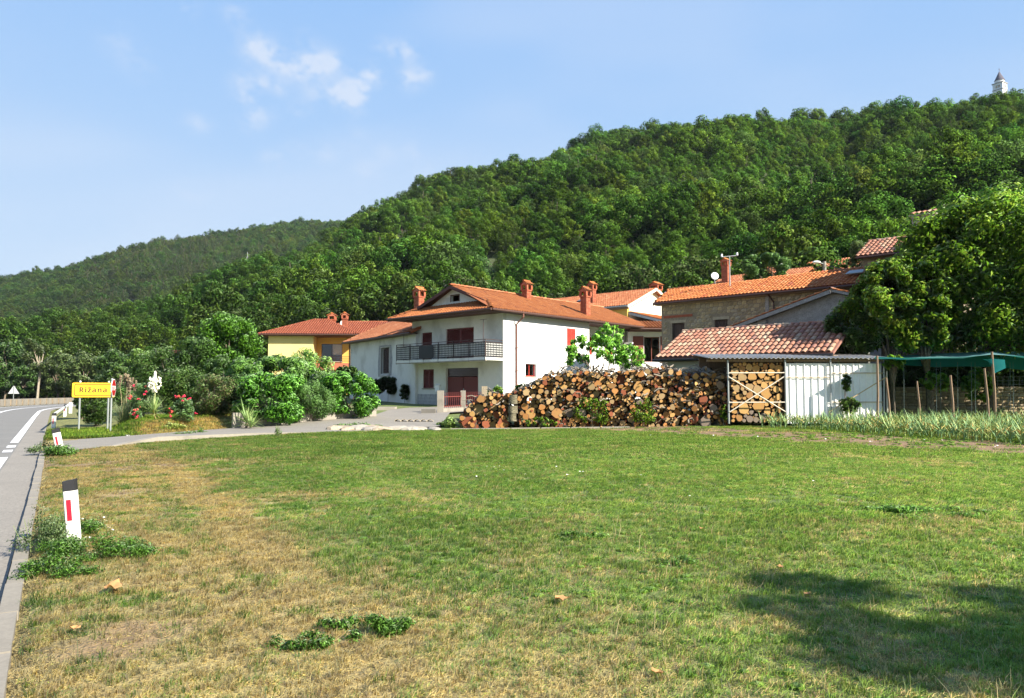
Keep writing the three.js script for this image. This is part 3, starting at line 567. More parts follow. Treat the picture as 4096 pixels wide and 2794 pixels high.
// ---------------------------------------------------------------- the white house
{
  const pos = P(2012, 1628, 44.5); pos.y = .72; const h = thing('white_house', 'white two-storey house with a long lattice balcony and red shutters', 'house', pos, TURN), W2 = frame(pos, TURN);
  const X = -8.42, H = 5.72, LEN = 16;
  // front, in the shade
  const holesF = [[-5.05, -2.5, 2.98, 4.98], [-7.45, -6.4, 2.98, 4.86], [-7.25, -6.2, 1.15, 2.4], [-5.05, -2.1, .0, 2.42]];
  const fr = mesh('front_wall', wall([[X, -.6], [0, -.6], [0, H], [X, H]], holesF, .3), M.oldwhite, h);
  const side = part('side_wall', h, V3(0, 0, 0)); side.rotation.y = Math.PI / 2; // local x runs from the front corner (0) to the back (-z): x' = -z
  mesh('plaster', wall([[.3, -.6], [8.5, -.6], [8.5, H], [.3, H]], [[2.06, 3.08, 1.88, 2.66], [6.28, 7.22, 4.02, 5.16]], .3), M.white, side);
  mesh('plaster', box(8.5, 8.8, -.6, H, -1.8, -.001), M.white, side);
  mesh('plaster', wall([[8.8, -.6], [LEN, -.6], [LEN, H], [8.8, H]], [[10.2, 11.2, 3.6, 4.9], [12.9, 13.8, 3.6, 4.9]], .3).translate(0, 0, -1.5), M.white, side);
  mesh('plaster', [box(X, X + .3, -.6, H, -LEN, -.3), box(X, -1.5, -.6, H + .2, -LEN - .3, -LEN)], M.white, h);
  windowIn(side, 2.06, 3.08, 1.88, 2.66, M.redpaint, 2, -.17); mesh('sill', box(1.98, 3.16, 1.82, 1.88, -.25, .04), M.concrete, side);
  shutters(side, 6.28, 7.22, 4.02, 5.16, M.redpaint, 2, -.04); mesh('sill', box(6.2, 7.3, 3.95, 4.02, -.2, .05), M.concrete, side);
  for (const a of [10.2, 12.9]) { shutters(side, a, a + (a > 12 ? .9 : 1), 3.6, 4.9, M.redpaint, 2, -1.54); }
  // front openings
  shutters(h, -5.05, -2.5, 2.98, 4.98, M.shutter, 2, -.12); shutters(h, -7.45, -6.4, 2.98, 4.86, M.shutter, 1, -.12); shutters(h, -7.25, -6.2, 1.15, 2.4, M.shutter, 2, -.07);
  mesh('sill', box(-7.32, -6.12, 1.08, 1.15, -.2, .06), M.concrete, h); 
  { const g = part('garage_door', h, V3(0, 0, -.2)); for (const [a, b] of [[-5.05, -3.585], [-3.565, -2.1]]) mesh('door_leaf', [box(a + .02, b - .02, 0, 1.86, -.03, .03), box(a + .1, b - .1, .15, 1.72, .03, .045)], M.shutter, g); mesh('fanlight', box(-5.03, -2.12, 1.90, 2.4, -.02, .02), mat(.05, .03, .03, { roughness: .25 }), g); mesh('handle', box(-3.56, -3.52, .98, 1.12, .03, .07), M.metal, g); }
  mesh('letter_box', [box(-5.95, -5.55, .92, 1.32, 0, .12), slab([V3(-5.98, 1.32, .14), V3(-5.52, 1.32, .14), V3(-5.52, 1.42, -.0), V3(-5.98, 1.42, -.0)], .02)], M.plasticwhite, h);
  mesh('wall_lamp', [new THREE.SphereGeometry(.05, 10, 8).translate(-3.9, 2.82, .12), bar(V3(-3.9, 2.86, .0), V3(-3.9, 2.82, .12), .012)], M.iron, h);
  { const g = []; for (let i = 0; i < 7; i++) for (let j = 0; j < 4; j++) mesh('plinth_tile', box(-8.42 + i * .46 + (j % 2) * .12, -7.98 + i * .46 + (j % 2) * .12, -.02 + j * .2, .165 + j * .2, .001, .022), mat(.42, .42, .41, { tex: T.grain }), h); }
  // balcony
  const b = part('balcony', h);
  mesh('slab', box(X + .2, .02, 2.78, 2.95, .001, 1.55), M.oldwhite, b); mesh('slab_edge', box(X + .2, .03, 2.74, 2.80, 1.40, 1.56), M.concrete, b);
  const rail = [], yb = 2.98, yt = 4.0, posts = []; for (let i = 0; i <= 6; i++) posts.push(lerp(X + .25, -.02, i / 6));
  for (const x of posts) mesh('railing_post', box(x - .022, x + .022, 2.72, yt, 1.51, 1.55), M.iron, b);
  for (const y of [yt, yt - .14, yb + .05]) { mesh('rail', box(X + .25, -.02, y - .018, y + .018, 1.512, 1.548), M.iron, b); mesh('rail', box(-.038, -.002, y - .018, y + .018, .0, 1.51), M.iron, b); mesh('rail', box(X + .232, X + .268, y - .018, y + .018, 0, 1.51), M.iron, b); }
  const lattice = (x0, x1, along) => { const g = [], n = Math.round((x1 - x0) / .13), r = rng(44); for (let i = 0; i <= n; i++) { const x = lerp(x0, x1, i / n) + (r() - .5) * .012; g.push(along ? box(x - .016, x + .016, yb + .02, yt - .16, 1.553, 1.561) : box(.003, .011, yb + .02, yt - .16, x - .016, x + .016)); } for (let j = 0; j <= 6; j++) { const y = lerp(yb + .03, yt - .17, j / 6); g.push(along ? box(x0, x1, y - .018, y + .018, 1.5615, 1.567) : box(.0115, .017, y - .018, y + .018, x0, x1)); } return g; };
  mesh('lattice_screen', [...lattice(X + .27, -5.9, true), ...lattice(-4.55, -.03, true)], M.black, b); mesh('lattice_screen', lattice(.02, 1.5, false), M.black, b);
  mesh('cloth_screen', box(-5.9, -4.55, yb + .02, yt - .16, 1.556, 1.562), M.black, b); mesh('cloth_screen', box(-.034, -.026, yb + .06, yt - .18, .03, 1.46), mat(.74, .74, .71, { tex: T.stained }), b); mesh('cloth_screen', box(X + .27, -.1, yb + .1, yt - .2, 1.47, 1.475), mat(.74, .75, .73, { tex: T.stained }), b);
  // roof
  const roof = part('roof', h), ex = .56, ez = 1.62, ye = 5.80, rx = -4.12, ry = 7.68, xl = -9.05, zb = -LEN - .35, gy = 6.50, gz = .10; // gz: plane of the gable
  const kx = (ry - ye) / (ex - rx), y1 = ye + (ez - gz) * .455, xr = ex - (y1 - ye) / kx, xq = xl + (y1 - ye) / ((ry - ye) / (rx - xl));
  const A = V3(ex, ye, ez), B = V3(ex, ye, zb), C = V3(rx, ry, gz + .42), D = V3(rx, ry - .12, zb), E = V3(xr, y1, gz), E2 = V3(xl, ye - .05, ez), E3 = V3(xq, y1, gz), G = V3(xl, ye - .05, zb);
  mesh('slope', [slab([A, B, D, V3(rx, ry, gz), E], .07)], ROOF_OLD[3], roof); mesh('slope', slab([G, E2, E3, V3(rx, ry, gz), D], .07), ROOF_OLD[3], roof); mesh('slope', slab([E2, A, E, E3], .07), ROOF_OLD[3], roof);
  mesh('verge_overhang', [slab([V3(xr, y1 + .02, gz + .0), V3(rx, ry, gz), C, V3(xr, y1 + .02, gz + .42)], .06), slab([V3(xq, y1 + .02, gz + .42), C, V3(rx, ry, gz), V3(xq, y1 + .02, gz)], .06)], ROOF_OLD[3], roof);
  const sl = slope(A, B, V3(rx, ry, ez), D), cut = sl.inside; sl.inside = (u, v) => cut(u, v) && (u > .0 + (v < 1.9 ? v * .90 : 1.15));
  const tileW = waveTile(.235, .36);
  const sf = slope(E2, A, E3, E); 
  layTiles(roof, [sl, sf, slope(G, E2, D, E3)], tileW, .235, .36, ROOF_OLD, 21, W2);
  ridgeTiles(roof, V3(rx, ry + .02, zb), V3(rx, ry + .05, gz + .42), ROOF_NEW, 22, .3); ridgeTiles(roof, A.clone().add(V3(-.05, .03, -.05)), E.clone().add(V3(0, .05, 0)), ROOF_OLD, 23, .3); ridgeTiles(roof, E2.clone().add(V3(.05, .03, -.05)), E3.clone().add(V3(0, .05, 0)), ROOF_OLD, 24, .3);
  mesh('soffit', [slab([V3(xl, ye - .1, ez - .02), V3(ex - .02, ye - .1, ez - .02), V3(ex - .02, ye - .1, zb), V3(xl, ye - .1, zb)], .03)], M.soffit, roof);
  mesh('fascia', [box(xl, ex, ye - .20, ye - .005, ez - .03, ez), box(ex - .03, ex, ye - .18, ye - .02, zb, ez - .03)], M.brown, roof);
  // gable above the skirt roof
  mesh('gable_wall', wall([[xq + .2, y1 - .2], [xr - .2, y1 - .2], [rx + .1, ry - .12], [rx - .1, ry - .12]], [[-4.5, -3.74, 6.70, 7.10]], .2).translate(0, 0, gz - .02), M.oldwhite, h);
  mesh('rear_gable_wall', wall([[xl + .3, ye - .3], [ex - .4, ye - .3], [rx + .1, ry - .3], [rx - .1, ry - .3]], [], .2).translate(0, 0, -LEN - .05), M.white, h);
  mesh('vent_frame', [box(-4.55, -4.50, 6.68, 7.15, gz - .03, gz + .0), box(-3.74, -3.69, 6.68, 7.15, gz - .03, gz + .0), box(-4.50, -3.74, 7.10, 7.15, gz - .03, gz + .0)], M.soffit, h);
  for (const [p, q] of [[V3(xr + .05, y1 - .06, gz + .44), V3(rx, ry - .09, gz + .44)], [V3(xq - .05, y1 - .06, gz + .44), V3(rx, ry - .09, gz + .44)]]) mesh('barge_board', beam(p, q, .04, .2), M.soffit, roof);
  mesh('verge_soffit', [slab([V3(xr, y1 - .075, gz + .42), V3(rx, ry - .08, gz + .42), V3(rx, ry - .08, gz - .02), V3(xr, y1 - .075, gz - .02)], .02), slab([V3(xq, y1 - .075, gz + .42), V3(rx, ry - .08, gz + .42), V3(rx, ry - .08, gz - .02), V3(xq, y1 - .075, gz - .02)], .02)], M.soffit, roof);
  // gutter and downpipe
  const gut = new THREE.CylinderGeometry(.075, .075, LEN + 1.9, 10, 1, true, 0, Math.PI).rotateZ(Math.PI / 2).rotateY(Math.PI / 2).rotateZ(-Math.PI / 2);
  mesh('gutter', [metric(bar(V3(ex + .07, ye - .07, ez), V3(ex + .07, ye - .07, zb), .07, 10))], M.brown, h);
  mesh('gutter', [metric(bar(V3(xl, ye - .07, ez + .07), V3(ex + .07, ye - .07, ez + .07), .07, 10))], M.brown, h);
  mesh('downpipe', [bar(V3(ex + .07, ye - .1, -1.15), V3(ex + .07, ye - .34, -1.15), .05), bar(V3(ex + .07, ye - .34, -1.15), V3(.09, ye - .72, -1.15), .05), bar(V3(.09, ye - .72, -1.15), V3(.09, -.4, -1.15), .05), ...[.8, 2.2, 3.6].map((y) => box(0, .15, y, y + .03, -1.21, -1.09))], mat(.20, .075, .05, { roughness: .5 }), h);
  chimney(h, -8.76, -.9, 4.9, 2.55, .5); chimney(h, -3.4, -6.1, 7.2, .72, .46, BRICK, 0, ROOF_OLD); chimney(h, -.75, -9.4, 6.2, 1.34, .5, BRICK, 0, ROOF_OLD);
  const ac = part('air_conditioner', h, V3(-1.1, 4.55, -9.35)); mesh('casing', box(0, .34, 0, .62, -.42, .42), M.plasticwhite, ac); mesh('fan_grille', new THREE.CylinderGeometry(.22, .22, .015, 20).rotateZ(Math.PI / 2).translate(.348, .31, -.1), mat(.45, .45, .44), ac); mesh('bracket', [box(-.4, .34, -.05, 0, -.32, -.28), box(-.4, .34, -.05, 0, .28, .32)], M.galv, ac);
  mesh('clothes_pole', [bar(V3(-.35, 2.95, 1.35), V3(-.35, 5.2, 1.35), .02), bar(V3(-.62, 5.2, 1.35), V3(-.08, 5.2, 1.35), .014)], M.iron, b);
  mesh('clothes_pole', [bar(V3(-7.6, 2.95, 1.4), V3(-7.6, 4.95, 1.4), .018), bar(V3(-7.85, 4.95, 1.4), V3(-7.35, 4.95, 1.4), .014)], M.iron, b);
  mesh('awning_case', [box(-1.48, -.6, 4.62, 4.78, -13.9, -12.9), box(-.6, .1, 4.5, 4.6, -14.2, -14.05)], M.plasticwhite, h);
}
// ---------------------------------------------------------------- the lower wing on its left
{
  const a = V3(-6.8, .8, -50.1), dir = V3(-.545, 0, -.839), turn = Math.atan2(-dir.z, dir.x) + Math.PI; // local -x runs along the wall
  const h = thing('house_wing', 'lower grey-white wing with a single dark shuttered window', 'house', a, turn), Wf = frame(a, turn), L = 11.6, H = 4.75;
  mesh('front_wall', wall([[-L, -.8], [.6, -.8], [.6, H], [-L, H]], [[-5.25, -3.75, 2.15, 4.05]], .35), M.oldwhite, h);
  mesh('end_wall', box(-L, -L + .3, -.8, H, -6.2, -.36), M.oldwhite, h); mesh('back_wall', box(-L + .3, .6, -.8, H, -6.2, -5.9), M.oldwhite, h);
  shutters(h, -5.2, -3.8, 2.2, 4.0, M.darkshutter, 2, -.18);
  mesh('render_patch', [wall([[-5.75, 1.95], [-3.35, 2.0], [-3.2, 3.2], [-3.42, 4.2], [-5.6, 4.25], [-5.8, 3.0]], [[-5.3, -3.7, 2.1, 4.1]], .006).translate(0, 0, .012)], mat(.42, .43, .44, { tex: T.rough }), h);
  mesh('window_surround', [box(-5.36, -5.25, 2.04, 4.14, -.1, .03), box(-3.75, -3.64, 2.04, 4.14, -.1, .03), box(-5.36, -3.64, 1.96, 2.06, -.1, .07), box(-5.25, -3.75, 4.05, 4.14, -.1, .03)], mat(.55, .54, .5, { tex: T.concrete }), h);
  const roof = part('roof', h), e0 = V3(-L - .35, H + .05, .5), e1 = V3(.9, H + .05, .5), r0 = V3(-L - .5, H + 1.72, -3.0), r1 = V3(.9, H + 1.72, -3.0);
  mesh('slope', slab([e0, e1, r1, r0], .08), ROOF_NEW[4], roof); mesh('slope', slab([V3(-L - .35, H + .05, -6.6), V3(.9, H + .05, -6.6), r1, r0], .08), ROOF_NEW[4], roof);
  layTiles(roof, [slope(e0, e1, r0, r1)], barrelTile(.21, .36), .21, .36, ROOF_NEW, 31, Wf); ridgeTiles(roof, r0, r1, ROOF_NEW, 32); ridgeTiles(roof, e0.clone().add(V3(.05, .02, 0)), r0.clone(), ROOF_NEW, 33);
  mesh('gutter', metric(bar(V3(-L - .35, H, .56), V3(.9, H, .56), .07)), M.brown, h); mesh('downpipe', bar(V3(-L + .1, H, .1), V3(-L + .1, -.6, .1), .05), M.brown, h);
  mesh('eaves_board', box(-L - .3, .85, H - .05, H + .0, .0, .48), M.brown, h);
  const v = mesh('roof_vent', [box(-2.6, -2.1, H + 1.5, H + 2.1, -4.2, -3.8)], M.plasticwhite, h);
}
// ---------------------------------------------------------------- the yellow house, square to the view
{
  const pos = P(1250, 1570, 70); pos.y = 1.3; const turn = .06, h = thing('yellow_house', 'bright yellow house with a red hipped roof and terracotta balcony', 'house', pos, turn), Wf = frame(pos, turn), H = 5.72;
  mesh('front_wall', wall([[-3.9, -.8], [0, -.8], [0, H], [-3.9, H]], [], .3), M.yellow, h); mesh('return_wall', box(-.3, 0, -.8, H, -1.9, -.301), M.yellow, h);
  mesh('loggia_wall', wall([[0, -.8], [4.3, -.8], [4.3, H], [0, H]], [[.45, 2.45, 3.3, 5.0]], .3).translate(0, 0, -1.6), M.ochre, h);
  mesh('left_wall', box(-4.2, -3.9, -.8, H, -9, 0), M.yellow, h); mesh('right_wall', box(4.0, 4.3, -.8, H, -9, -1.9), M.yellow, h); mesh('back_wall', box(-3.9, 4.0, -.8, H, -9, -8.7), M.yellow, h);
  windowIn(h, .45, 2.45, 3.3, 5.0, M.brown, 2, -1.72); mesh('roller_blind', box(1.47, 2.4, 3.95, 4.95, -1.80, -1.78), mat(.62, .45, .30), h); mesh('sill', box(.4, 2.5, 3.22, 3.3, -1.65, -1.5), M.concrete, h);
  const b = part('balcony', h); mesh('slab', box(.001, 4.6, 2.42, 2.62, -1.599, .5), mat(.45, .14, .07, { tex: T.plaster }), b); mesh('parapet', box(.0, 4.6, 2.62, 3.05, .36, .5), mat(.48, .15, .08, { tex: T.plaster }), b);
  for (const y of [3.22, 3.42, 3.62]) mesh('rail', box(.6, 4.6, y, y + .05, .4, .45), M.iron, b); for (const x of [.62, 2.6, 4.5]) mesh('railing_post', box(x, x + .06, 3.05, 3.64, .4, .44), M.iron, b);
  mesh('ledge', box(-4.0, .0, 2.45, 2.72, .001, .1), mat(.45, .14, .07, { tex: T.plaster }), h);
  const roof = part('roof', h), ex = 4.55, xl = -5.0, y0 = H + .05, ap = V3(-.75, H + 1.92, -4.4), ap2 = V3(.3, H + 1.92, -4.6), A = V3(xl, y0, .65), B = V3(ex, y0, .65), C = V3(ex, y0, -9.6), D = V3(xl, y0, -9.6);
  mesh('slope', slab([A, B, ap2, ap], .08), ROOF_RED[2], roof); mesh('slope', slab([D, A, ap], .08), ROOF_RED[2], roof); mesh('slope', slab([B, C, ap2], .08), ROOF_RED[2], roof); mesh('slope', slab([C, D, ap, ap2], .08), ROOF_RED[2], roof);
  const tile = barrelTile(.23, .42, 6); layTiles(roof, [slope(A, B, ap, ap2), slope(B, C, ap2, ap2.clone().add(V3(0, 0, -.01))), slope(D, A, ap, ap.clone().add(V3(0, 0, .01)))], tile, .23, .42, ROOF_RED, 41, Wf);
  ridgeTiles(roof, A, ap, ROOF_RED, 42, .28); ridgeTiles(roof, B, ap2, ROOF_RED, 43, .28); ridgeTiles(roof, D, ap, ROOF_NEW, 44, .28);
  mesh('gutter', metric(bar(V3(xl, y0 - .05, .7), V3(ex, y0 - .05, .7), .08)), M.brown, h); mesh('eaves', box(xl + .02, ex - .02, y0 - .16, y0 - .09, -9.5, .62), M.soffit, h);
  chimney(h, .85, -4.9, H + 1.45, .42, .62); 
}
{ // the roofs to its right
  const pos = P(1420, 1570, 78); pos.y = 1.6; const h = thing('rear_house', 'red ribbed roof house with slim chimney behind the yellow house', 'house', pos, 0), Wf = frame(pos, 0);
  mesh('wall', box(-2, 12, -1, 5.9, -7, 0), M.cream, h); const roof = part('roof', h), A = V3(-2.6, 6.0, .5), B = V3(12.6, 6.0, .5), C = V3(12.6, 7.9, -4.6), D = V3(-2.4, 7.9, -4.6);
  mesh('slope', slab([A, B, C, D], .08), ROOF_RED[2], roof); mesh('slope', slab([V3(-2.6, 6, -9.4), V3(12.6, 6, -9.4), C, D], .08), ROOF_RED[2], roof); layTiles(roof, [slope(A, B, D, C)], barrelTile(.25, .42, 5), .25, .42, ROOF_RED, 45, Wf); ridgeTiles(roof, D, C, ROOF_NEW, 46);
  chimney(h, -1.4, -1.0, 6.3, 1.5, .5); mesh('gable_end', wall([[0, 0], [5, 0], [5, .1], [2.5, 1.9]], [], .2).rotateY(Math.PI / 2).translate(-2.0, 5.9, -.1 - 0), M.cream, h);
}
// ---------------------------------------------------------------- the house with the ochre wall and the pale gable
{
  const pos = P(2512, 1570, 62); pos.y = 1.8; const h = thing('gabled_house', 'ochre house with a sunlit cream gable and orange tiled roof', 'house', pos, TURN), Wf = frame(pos, TURN), H = 7.05;
  // local x along the eave (to the right and nearer), +z towards the front
  mesh('front_wall', wall([[-13, -1], [0, -1], [0, H], [-13, H]], [[-4.6, -3.4, 4.6, 6.3]], .3), M.ochre, h); windowIn(h, -4.6, -3.4, 4.6, 6.3, M.plasticwhite, 2); mesh('shutter_box', box(-4.9, -3.1, 6.3, 6.6, .0, .12), M.cream, h);
  const g = part('gable_wall', h); g.rotation.y = Math.PI / 2; mesh('plaster', wall([[.3, -1], [8.2, -1], [8.2, H], [4.1, H + 1.72], [.3, H + .1]], [], .3), M.cream, g);
  mesh('back_wall', box(-13, 0, -1, H, -8.5, -8.2), M.cream, h);
  const roof = part('roof', h), A = V3(-13.5, H + .0, .5), B = V3(.4, H + .0, .5), C = V3(.4, H + 1.9, -4.1), D = V3(-13.5, H + 1.9, -4.1);
  mesh('slope', slab([A, B, C, D], .09), ROOF_NEW[2], roof); mesh('slope', slab([V3(-13.5, H, -8.7), V3(.4, H, -8.7), C, D], .09), ROOF_NEW[2], roof);
  layTiles(roof, [slope(A, B, D, C)], barrelTile(.24, .38), .24, .38, ROOF_NEW, 51, Wf); ridgeTiles(roof, D, C, ROOF_OLD, 52);
  mesh('barge_board', [beam(V3(.43, H - .1, .5), V3(.43, H + 1.82, -4.1), .05, .24), beam(V3(.43, H - .1, -8.7), V3(.43, H + 1.82, -4.1), .05, .24)], M.cream, roof); mesh('gutter', metric(bar(V3(-13.5, H - .06, .57), V3(.4, H - .06, .57), .07)), M.galv, h); mesh('eaves_beam', box(-13.3, .2, H - .22, H - .09, .0, .45), M.timber, h);
  chimney(h, -4.6, -1.35, H + .7, 1.2, .52); chimney(h, .05, -4.6, H + 1.5, .3, .72); mesh('roof_light', box(-6.6, -6.0, 0, .06, -.4, .4).rotateX(.39).translate(0, H + 1.22, -2.1), mat(.06, .07, .08, { roughness: .15 }), h);
  // lean-to below the gable
  const lean = part('lean_to', h); mesh('wall', [box(.01, 3.6, -1, H - 1.5, -7.8, -.4)], mat(.72, .62, .30, { tex: T.plaster }), lean); const la = V3(.05, H - .55, -.2), lb = V3(4.0, H - 1.5, -.2);
  mesh('slope', slab([V3(4.0, H - 1.55, -.1), V3(4.0, H - 1.55, -8.0), V3(.02, H - .45, -8.0), V3(.02, H - .45, -.1)], .09), ROOF_RED[0], lean);
  layTiles(lean, [slope(V3(4.0, H - 1.55, -.1), V3(4.0, H - 1.55, -8.0), V3(.02, H - .45, -.1), V3(.02, H - .45, -8.0))], barrelTile(.24, .4, 5), .24, .4, ROOF_ORANGE, 53, Wf); mesh('verge_board', beam(V3(4.0, H - 1.68, -.12), V3(.02, H - .58, -.12), .05, .2), M.galv, lean);
  for (let i = 0; i < 3; i++) { const ac = part('air_conditioner', h, V3(.5 + i * 1.25, 3.45, .0)); mesh('casing', box(-.42, .42, 0, .72, .0, .36), mat(.55, .55, .53, { roughness: .5 }), ac); mesh('fan_grille', new THREE.CylinderGeometry(.27, .27, .014, 20).rotateX(Math.PI / 2).translate(-.08, .36, .367), mat(.10, .10, .10), ac); mesh('bracket', [box(-.3, -.26, -.1, 0, -.4, .36), box(.26, .3, -.1, 0, -.4, .36)], M.galv, ac); }
  const dish = part('satellite_dish', h, V3(3.9, 3.7, .5)); const dg = new THREE.SphereGeometry(.95, 20, 8, 0, Math.PI * 2, 0, .62).scale(1, .55, 1).rotateX(Math.PI / 2 + .15).rotateY(.7); mesh('reflector', dg, new THREE.MeshStandardMaterial({ color: 0xdddddb, roughness: .45, side: THREE.DoubleSide }), dish); mesh('feed_arm', [bar(V3(0, -.3, .1), V3(.5, -.05, 1.0), .02)], M.galv, dish); mesh('mast', bar(V3(-.05, -.6, .25), V3(-.05, .4, .3), .03), M.galv, dish);
}
// ---------------------------------------------------------------- the low link with brown shutters between the white and the stone house
{
  const pos = P(2560, 1570, 56); pos.y = 1.2; const turn = .05, h = thing('link_building', 'low white link building with open brown shutters and tiled eave', 'house', pos, turn), Wf = frame(pos, turn), H = 5.1;
  mesh('front_wall', wall([[-.8, -1.2], [5, -1.2], [5, H], [-.8, H]], [[.35, 1.55, 2.7, 4.6], [.9, 2.9, -1.0, 1.1]], .3), M.white, h); mesh('room_wall', [box(-.8, -.5, -1.2, H, -5, -.301), box(4.7, 5, -1.2, H, -5, -.301), box(-.5, 4.7, -1.2, H, -5, -4.8), box(-.5, 4.7, 1.9, 2.1, -4.8, -.301), box(-.5, 4.7, H, H + .1, -4.8, -.301)], M.oldwhite, h); windowIn(h, .35, 1.55, 2.7, 4.6, M.brownshutter, 2, -.15);
  for (const [a, b] of [[-.5, .3], [1.6, 2.25], [3.1, 3.9]]) { const s = part('shutter', h, V3(0, 0, .04)); mesh('panel', box(a, b, 2.65, 4.65, -.02, .02), M.brownshutter, s); for (const y of [2.85, 3.6, 4.35]) mesh('batten', box(a + .05, b - .05, y, y + .1, .02, .04), M.brownshutter, s); }
  const roof = part('roof', h), A = V3(-.9, H + .1, 1.0), B = V3(5, H + .1, 1.0), C = V3(5, H + .75, -1.2), D = V3(-.9, H + .75, -1.2); mesh('slope', slab([A, B, C, D], .08), ROOF_OLD[2], roof); layTiles(roof, [slope(A, B, D, C)], barrelTile(.24, .4, 5), .24, .4, ROOF_OLD, 55, Wf); mesh('soffit', box(-.9, 5, H - .12, H - .04, 0, .98), M.soffit, roof); mesh('gutter', metric(bar(V3(-.9, H + .02, 1.06), V3(5, H + .02, 1.06), .07)), M.brown, roof);
}
// ---------------------------------------------------------------- the long stone house
{
  const pos = P(2650, 1570, 44.6); pos.y = .9; const turn = TURN - .02, h = thing('stone_house', 'long rubble stone house with orange barrel-tiled roof and plank shutters', 'house', pos, turn), Wf = frame(pos, turn), H = 6.08, L = 11.9;
  const out = [[0, -1], [L, -1], [L, H], [0, H]], holes = [[.72, 1.55, 3.3, 4.82], [3.5, 4.3, 3.5, 4.84]];
  const w = mesh('front_wall', wall(out, holes, .45), M.mortar, h); layStones(w, [[0, 1.6], [L, 1.6], [L, H], [0, H]], [...holes.map(([a, b, c, d]) => [a - .12, b + .12, c - .1, d + .22]), [.15, 2.1, 5.14, 5.3]], 61, STONES, { toWorld: Wf });
  mesh('brick_band', box(.15, 2.1, 5.15, 5.29, -.05, .03), BRICK[2], h);
  for (const [a, b, c, d] of holes) { const s = part('plank_shutter', h, V3(0, 0, -.12)); const n = 6; for (let i = 0; i < n; i++) mesh('plank', box(lerp(a, b, i / n) + .008, lerp(a, b, (i + 1) / n) - .008, c + .02, d - .02, -.02, .015 + (i % 2) * .006), M.darkshutter, s); mesh('lintel', box(a - .1, b + .1, d, d + .16, -.1, .135), STONES[5], s); }
  mesh('left_wall', wall([[0, -1], [6, -1], [6, H], [3, H + .9], [0, H]], [], .4).rotateY(Math.PI / 2 + .37).translate(.38, 0, -.47), M.mortar, h); mesh('back_wall', box(2, L, -1, H, -6.5, -6.1), M.mortar, h);
  const roof = part('roof', h), A = V3(-.25, H, .45), B = V3(L, H, .45), C = V3(L, H + 1.12, -2.55), D = V3(-.85, H + 1.12, -2.2);
  mesh('slope', slab([A, B, C, D], .09), ROOF_ORANGE[4], roof); mesh('slope', slab([V3(-1.6, H, -6.6), V3(L, H, -6.6), C, D], .09), ROOF_ORANGE[4], roof);
  layTiles(roof, [slope(A, B, D, C)], barrelTile(.215, .36), .215, .36, ROOF_ORANGE, 62, Wf); ridgeTiles(roof, D, C, ROOF_OLD, 63, .28);
  mesh('eaves_board', box(-.2, L, H - .16, H - .1, .0, .42), M.timber, h); mesh('gutter', metric(bar(V3(-.25, H - .07, .5), V3(L, H - .07, .5), .065)), M.brown, h); mesh('verge_metal', slab([V3(-.3, H + .02, .5), V3(-.9, H + 1.14, -2.2), V3(-.9, H + .9, -2.2), V3(-.3, H - .2, .5)], .02), M.galv, h);
  mesh('downpipe', [bar(V3(6.9, H - .1, .5), V3(7.05, H - .5, .12), .05), bar(V3(7.05, H - .5, .12), V3(7.05, H - 2.6, .12), .05)], M.brown, h); mesh('buttress_strip', box(6.55, 6.75, 1.6, H - .1, .0, .06), M.rough, h);
  mesh('roof_light', [box(-.42, .42, .05, .09, -.35, .35).rotateX(.36).translate(11.0, H + .75, -.9)], M.galv, h);
}
// ---------------------------------------------------------------- the stone tower house on the right
{
  const pos = P(3468, 1570, 36); pos.y = .9; const turn = TURN, h = thing('tower_house', 'tall stone house with a weathered tiled roof, half hidden by the tree', 'house', pos, turn), Wf = frame(pos, turn), H = 7.3;
  const w = mesh('front_wall', wall([[0, -1], [3.8, -1], [3.8, H], [0, H]], [], .4), M.mortar, h); layStones(w, [[0, 4.2], [3.5, 4.2], [3.5, H], [0, H]], [], 71, STONES, { h0: .2, h1: .3, w0: .3, w1: .6 });
  mesh('left_wall', box(0, .4, -1, H, -5, -.41), M.mortar, h); mesh('right_wall', box(3.4, 3.8, -1, H, -5, -.41), M.mortar, h); mesh('back_wall', box(.41, 3.39, -1, H, -5, -4.7), M.mortar, h);
  const roof = part('roof', h), A = V3(-.2, H, .4), B = V3(4, H, .4), C = V3(4, H + 1.15, -2.3), D = V3(-.3, H + 1.15, -2.0); mesh('slope', slab([A, B, C, D], .09), ROOF_SHED[2], roof); mesh('slope', slab([V3(-.2, H, -5.2), V3(4, H, -5.2), C, D], .09), ROOF_SHED[2], roof);
  layTiles(roof, [slope(A, B, D, C)], barrelTile(.22, .38), .22, .38, ROOF_SHED, 72, Wf); ridgeTiles(roof, D, C, ROOF_SHED, 73); mesh('gutter', metric(bar(V3(-.2, H - .06, .46), V3(4, H - .06, .46), .06)), M.brown, h);
  const c = P(3700, 900, 37.5).applyMatrix4(Wf.clone().invert()); const ch = part('chimney', h, V3(c.x, H + 1.05, c.z)); mesh('stack', box(-.5, .5, -.8, 1.35, -.4, .4), M.rough, ch); for (let i = 0; i < 5; i++) { const t = mesh('cap_tile', barrelTile(.24, .6, 6), ROOF_SHED[i], ch); t.position.set(-.48 + i * .24, 1.42, .5); t.rotation.x = .35; } mesh('cap_slab', box(-.62, .62, 1.36, 1.42, -.5, .5), M.rough, ch);
}
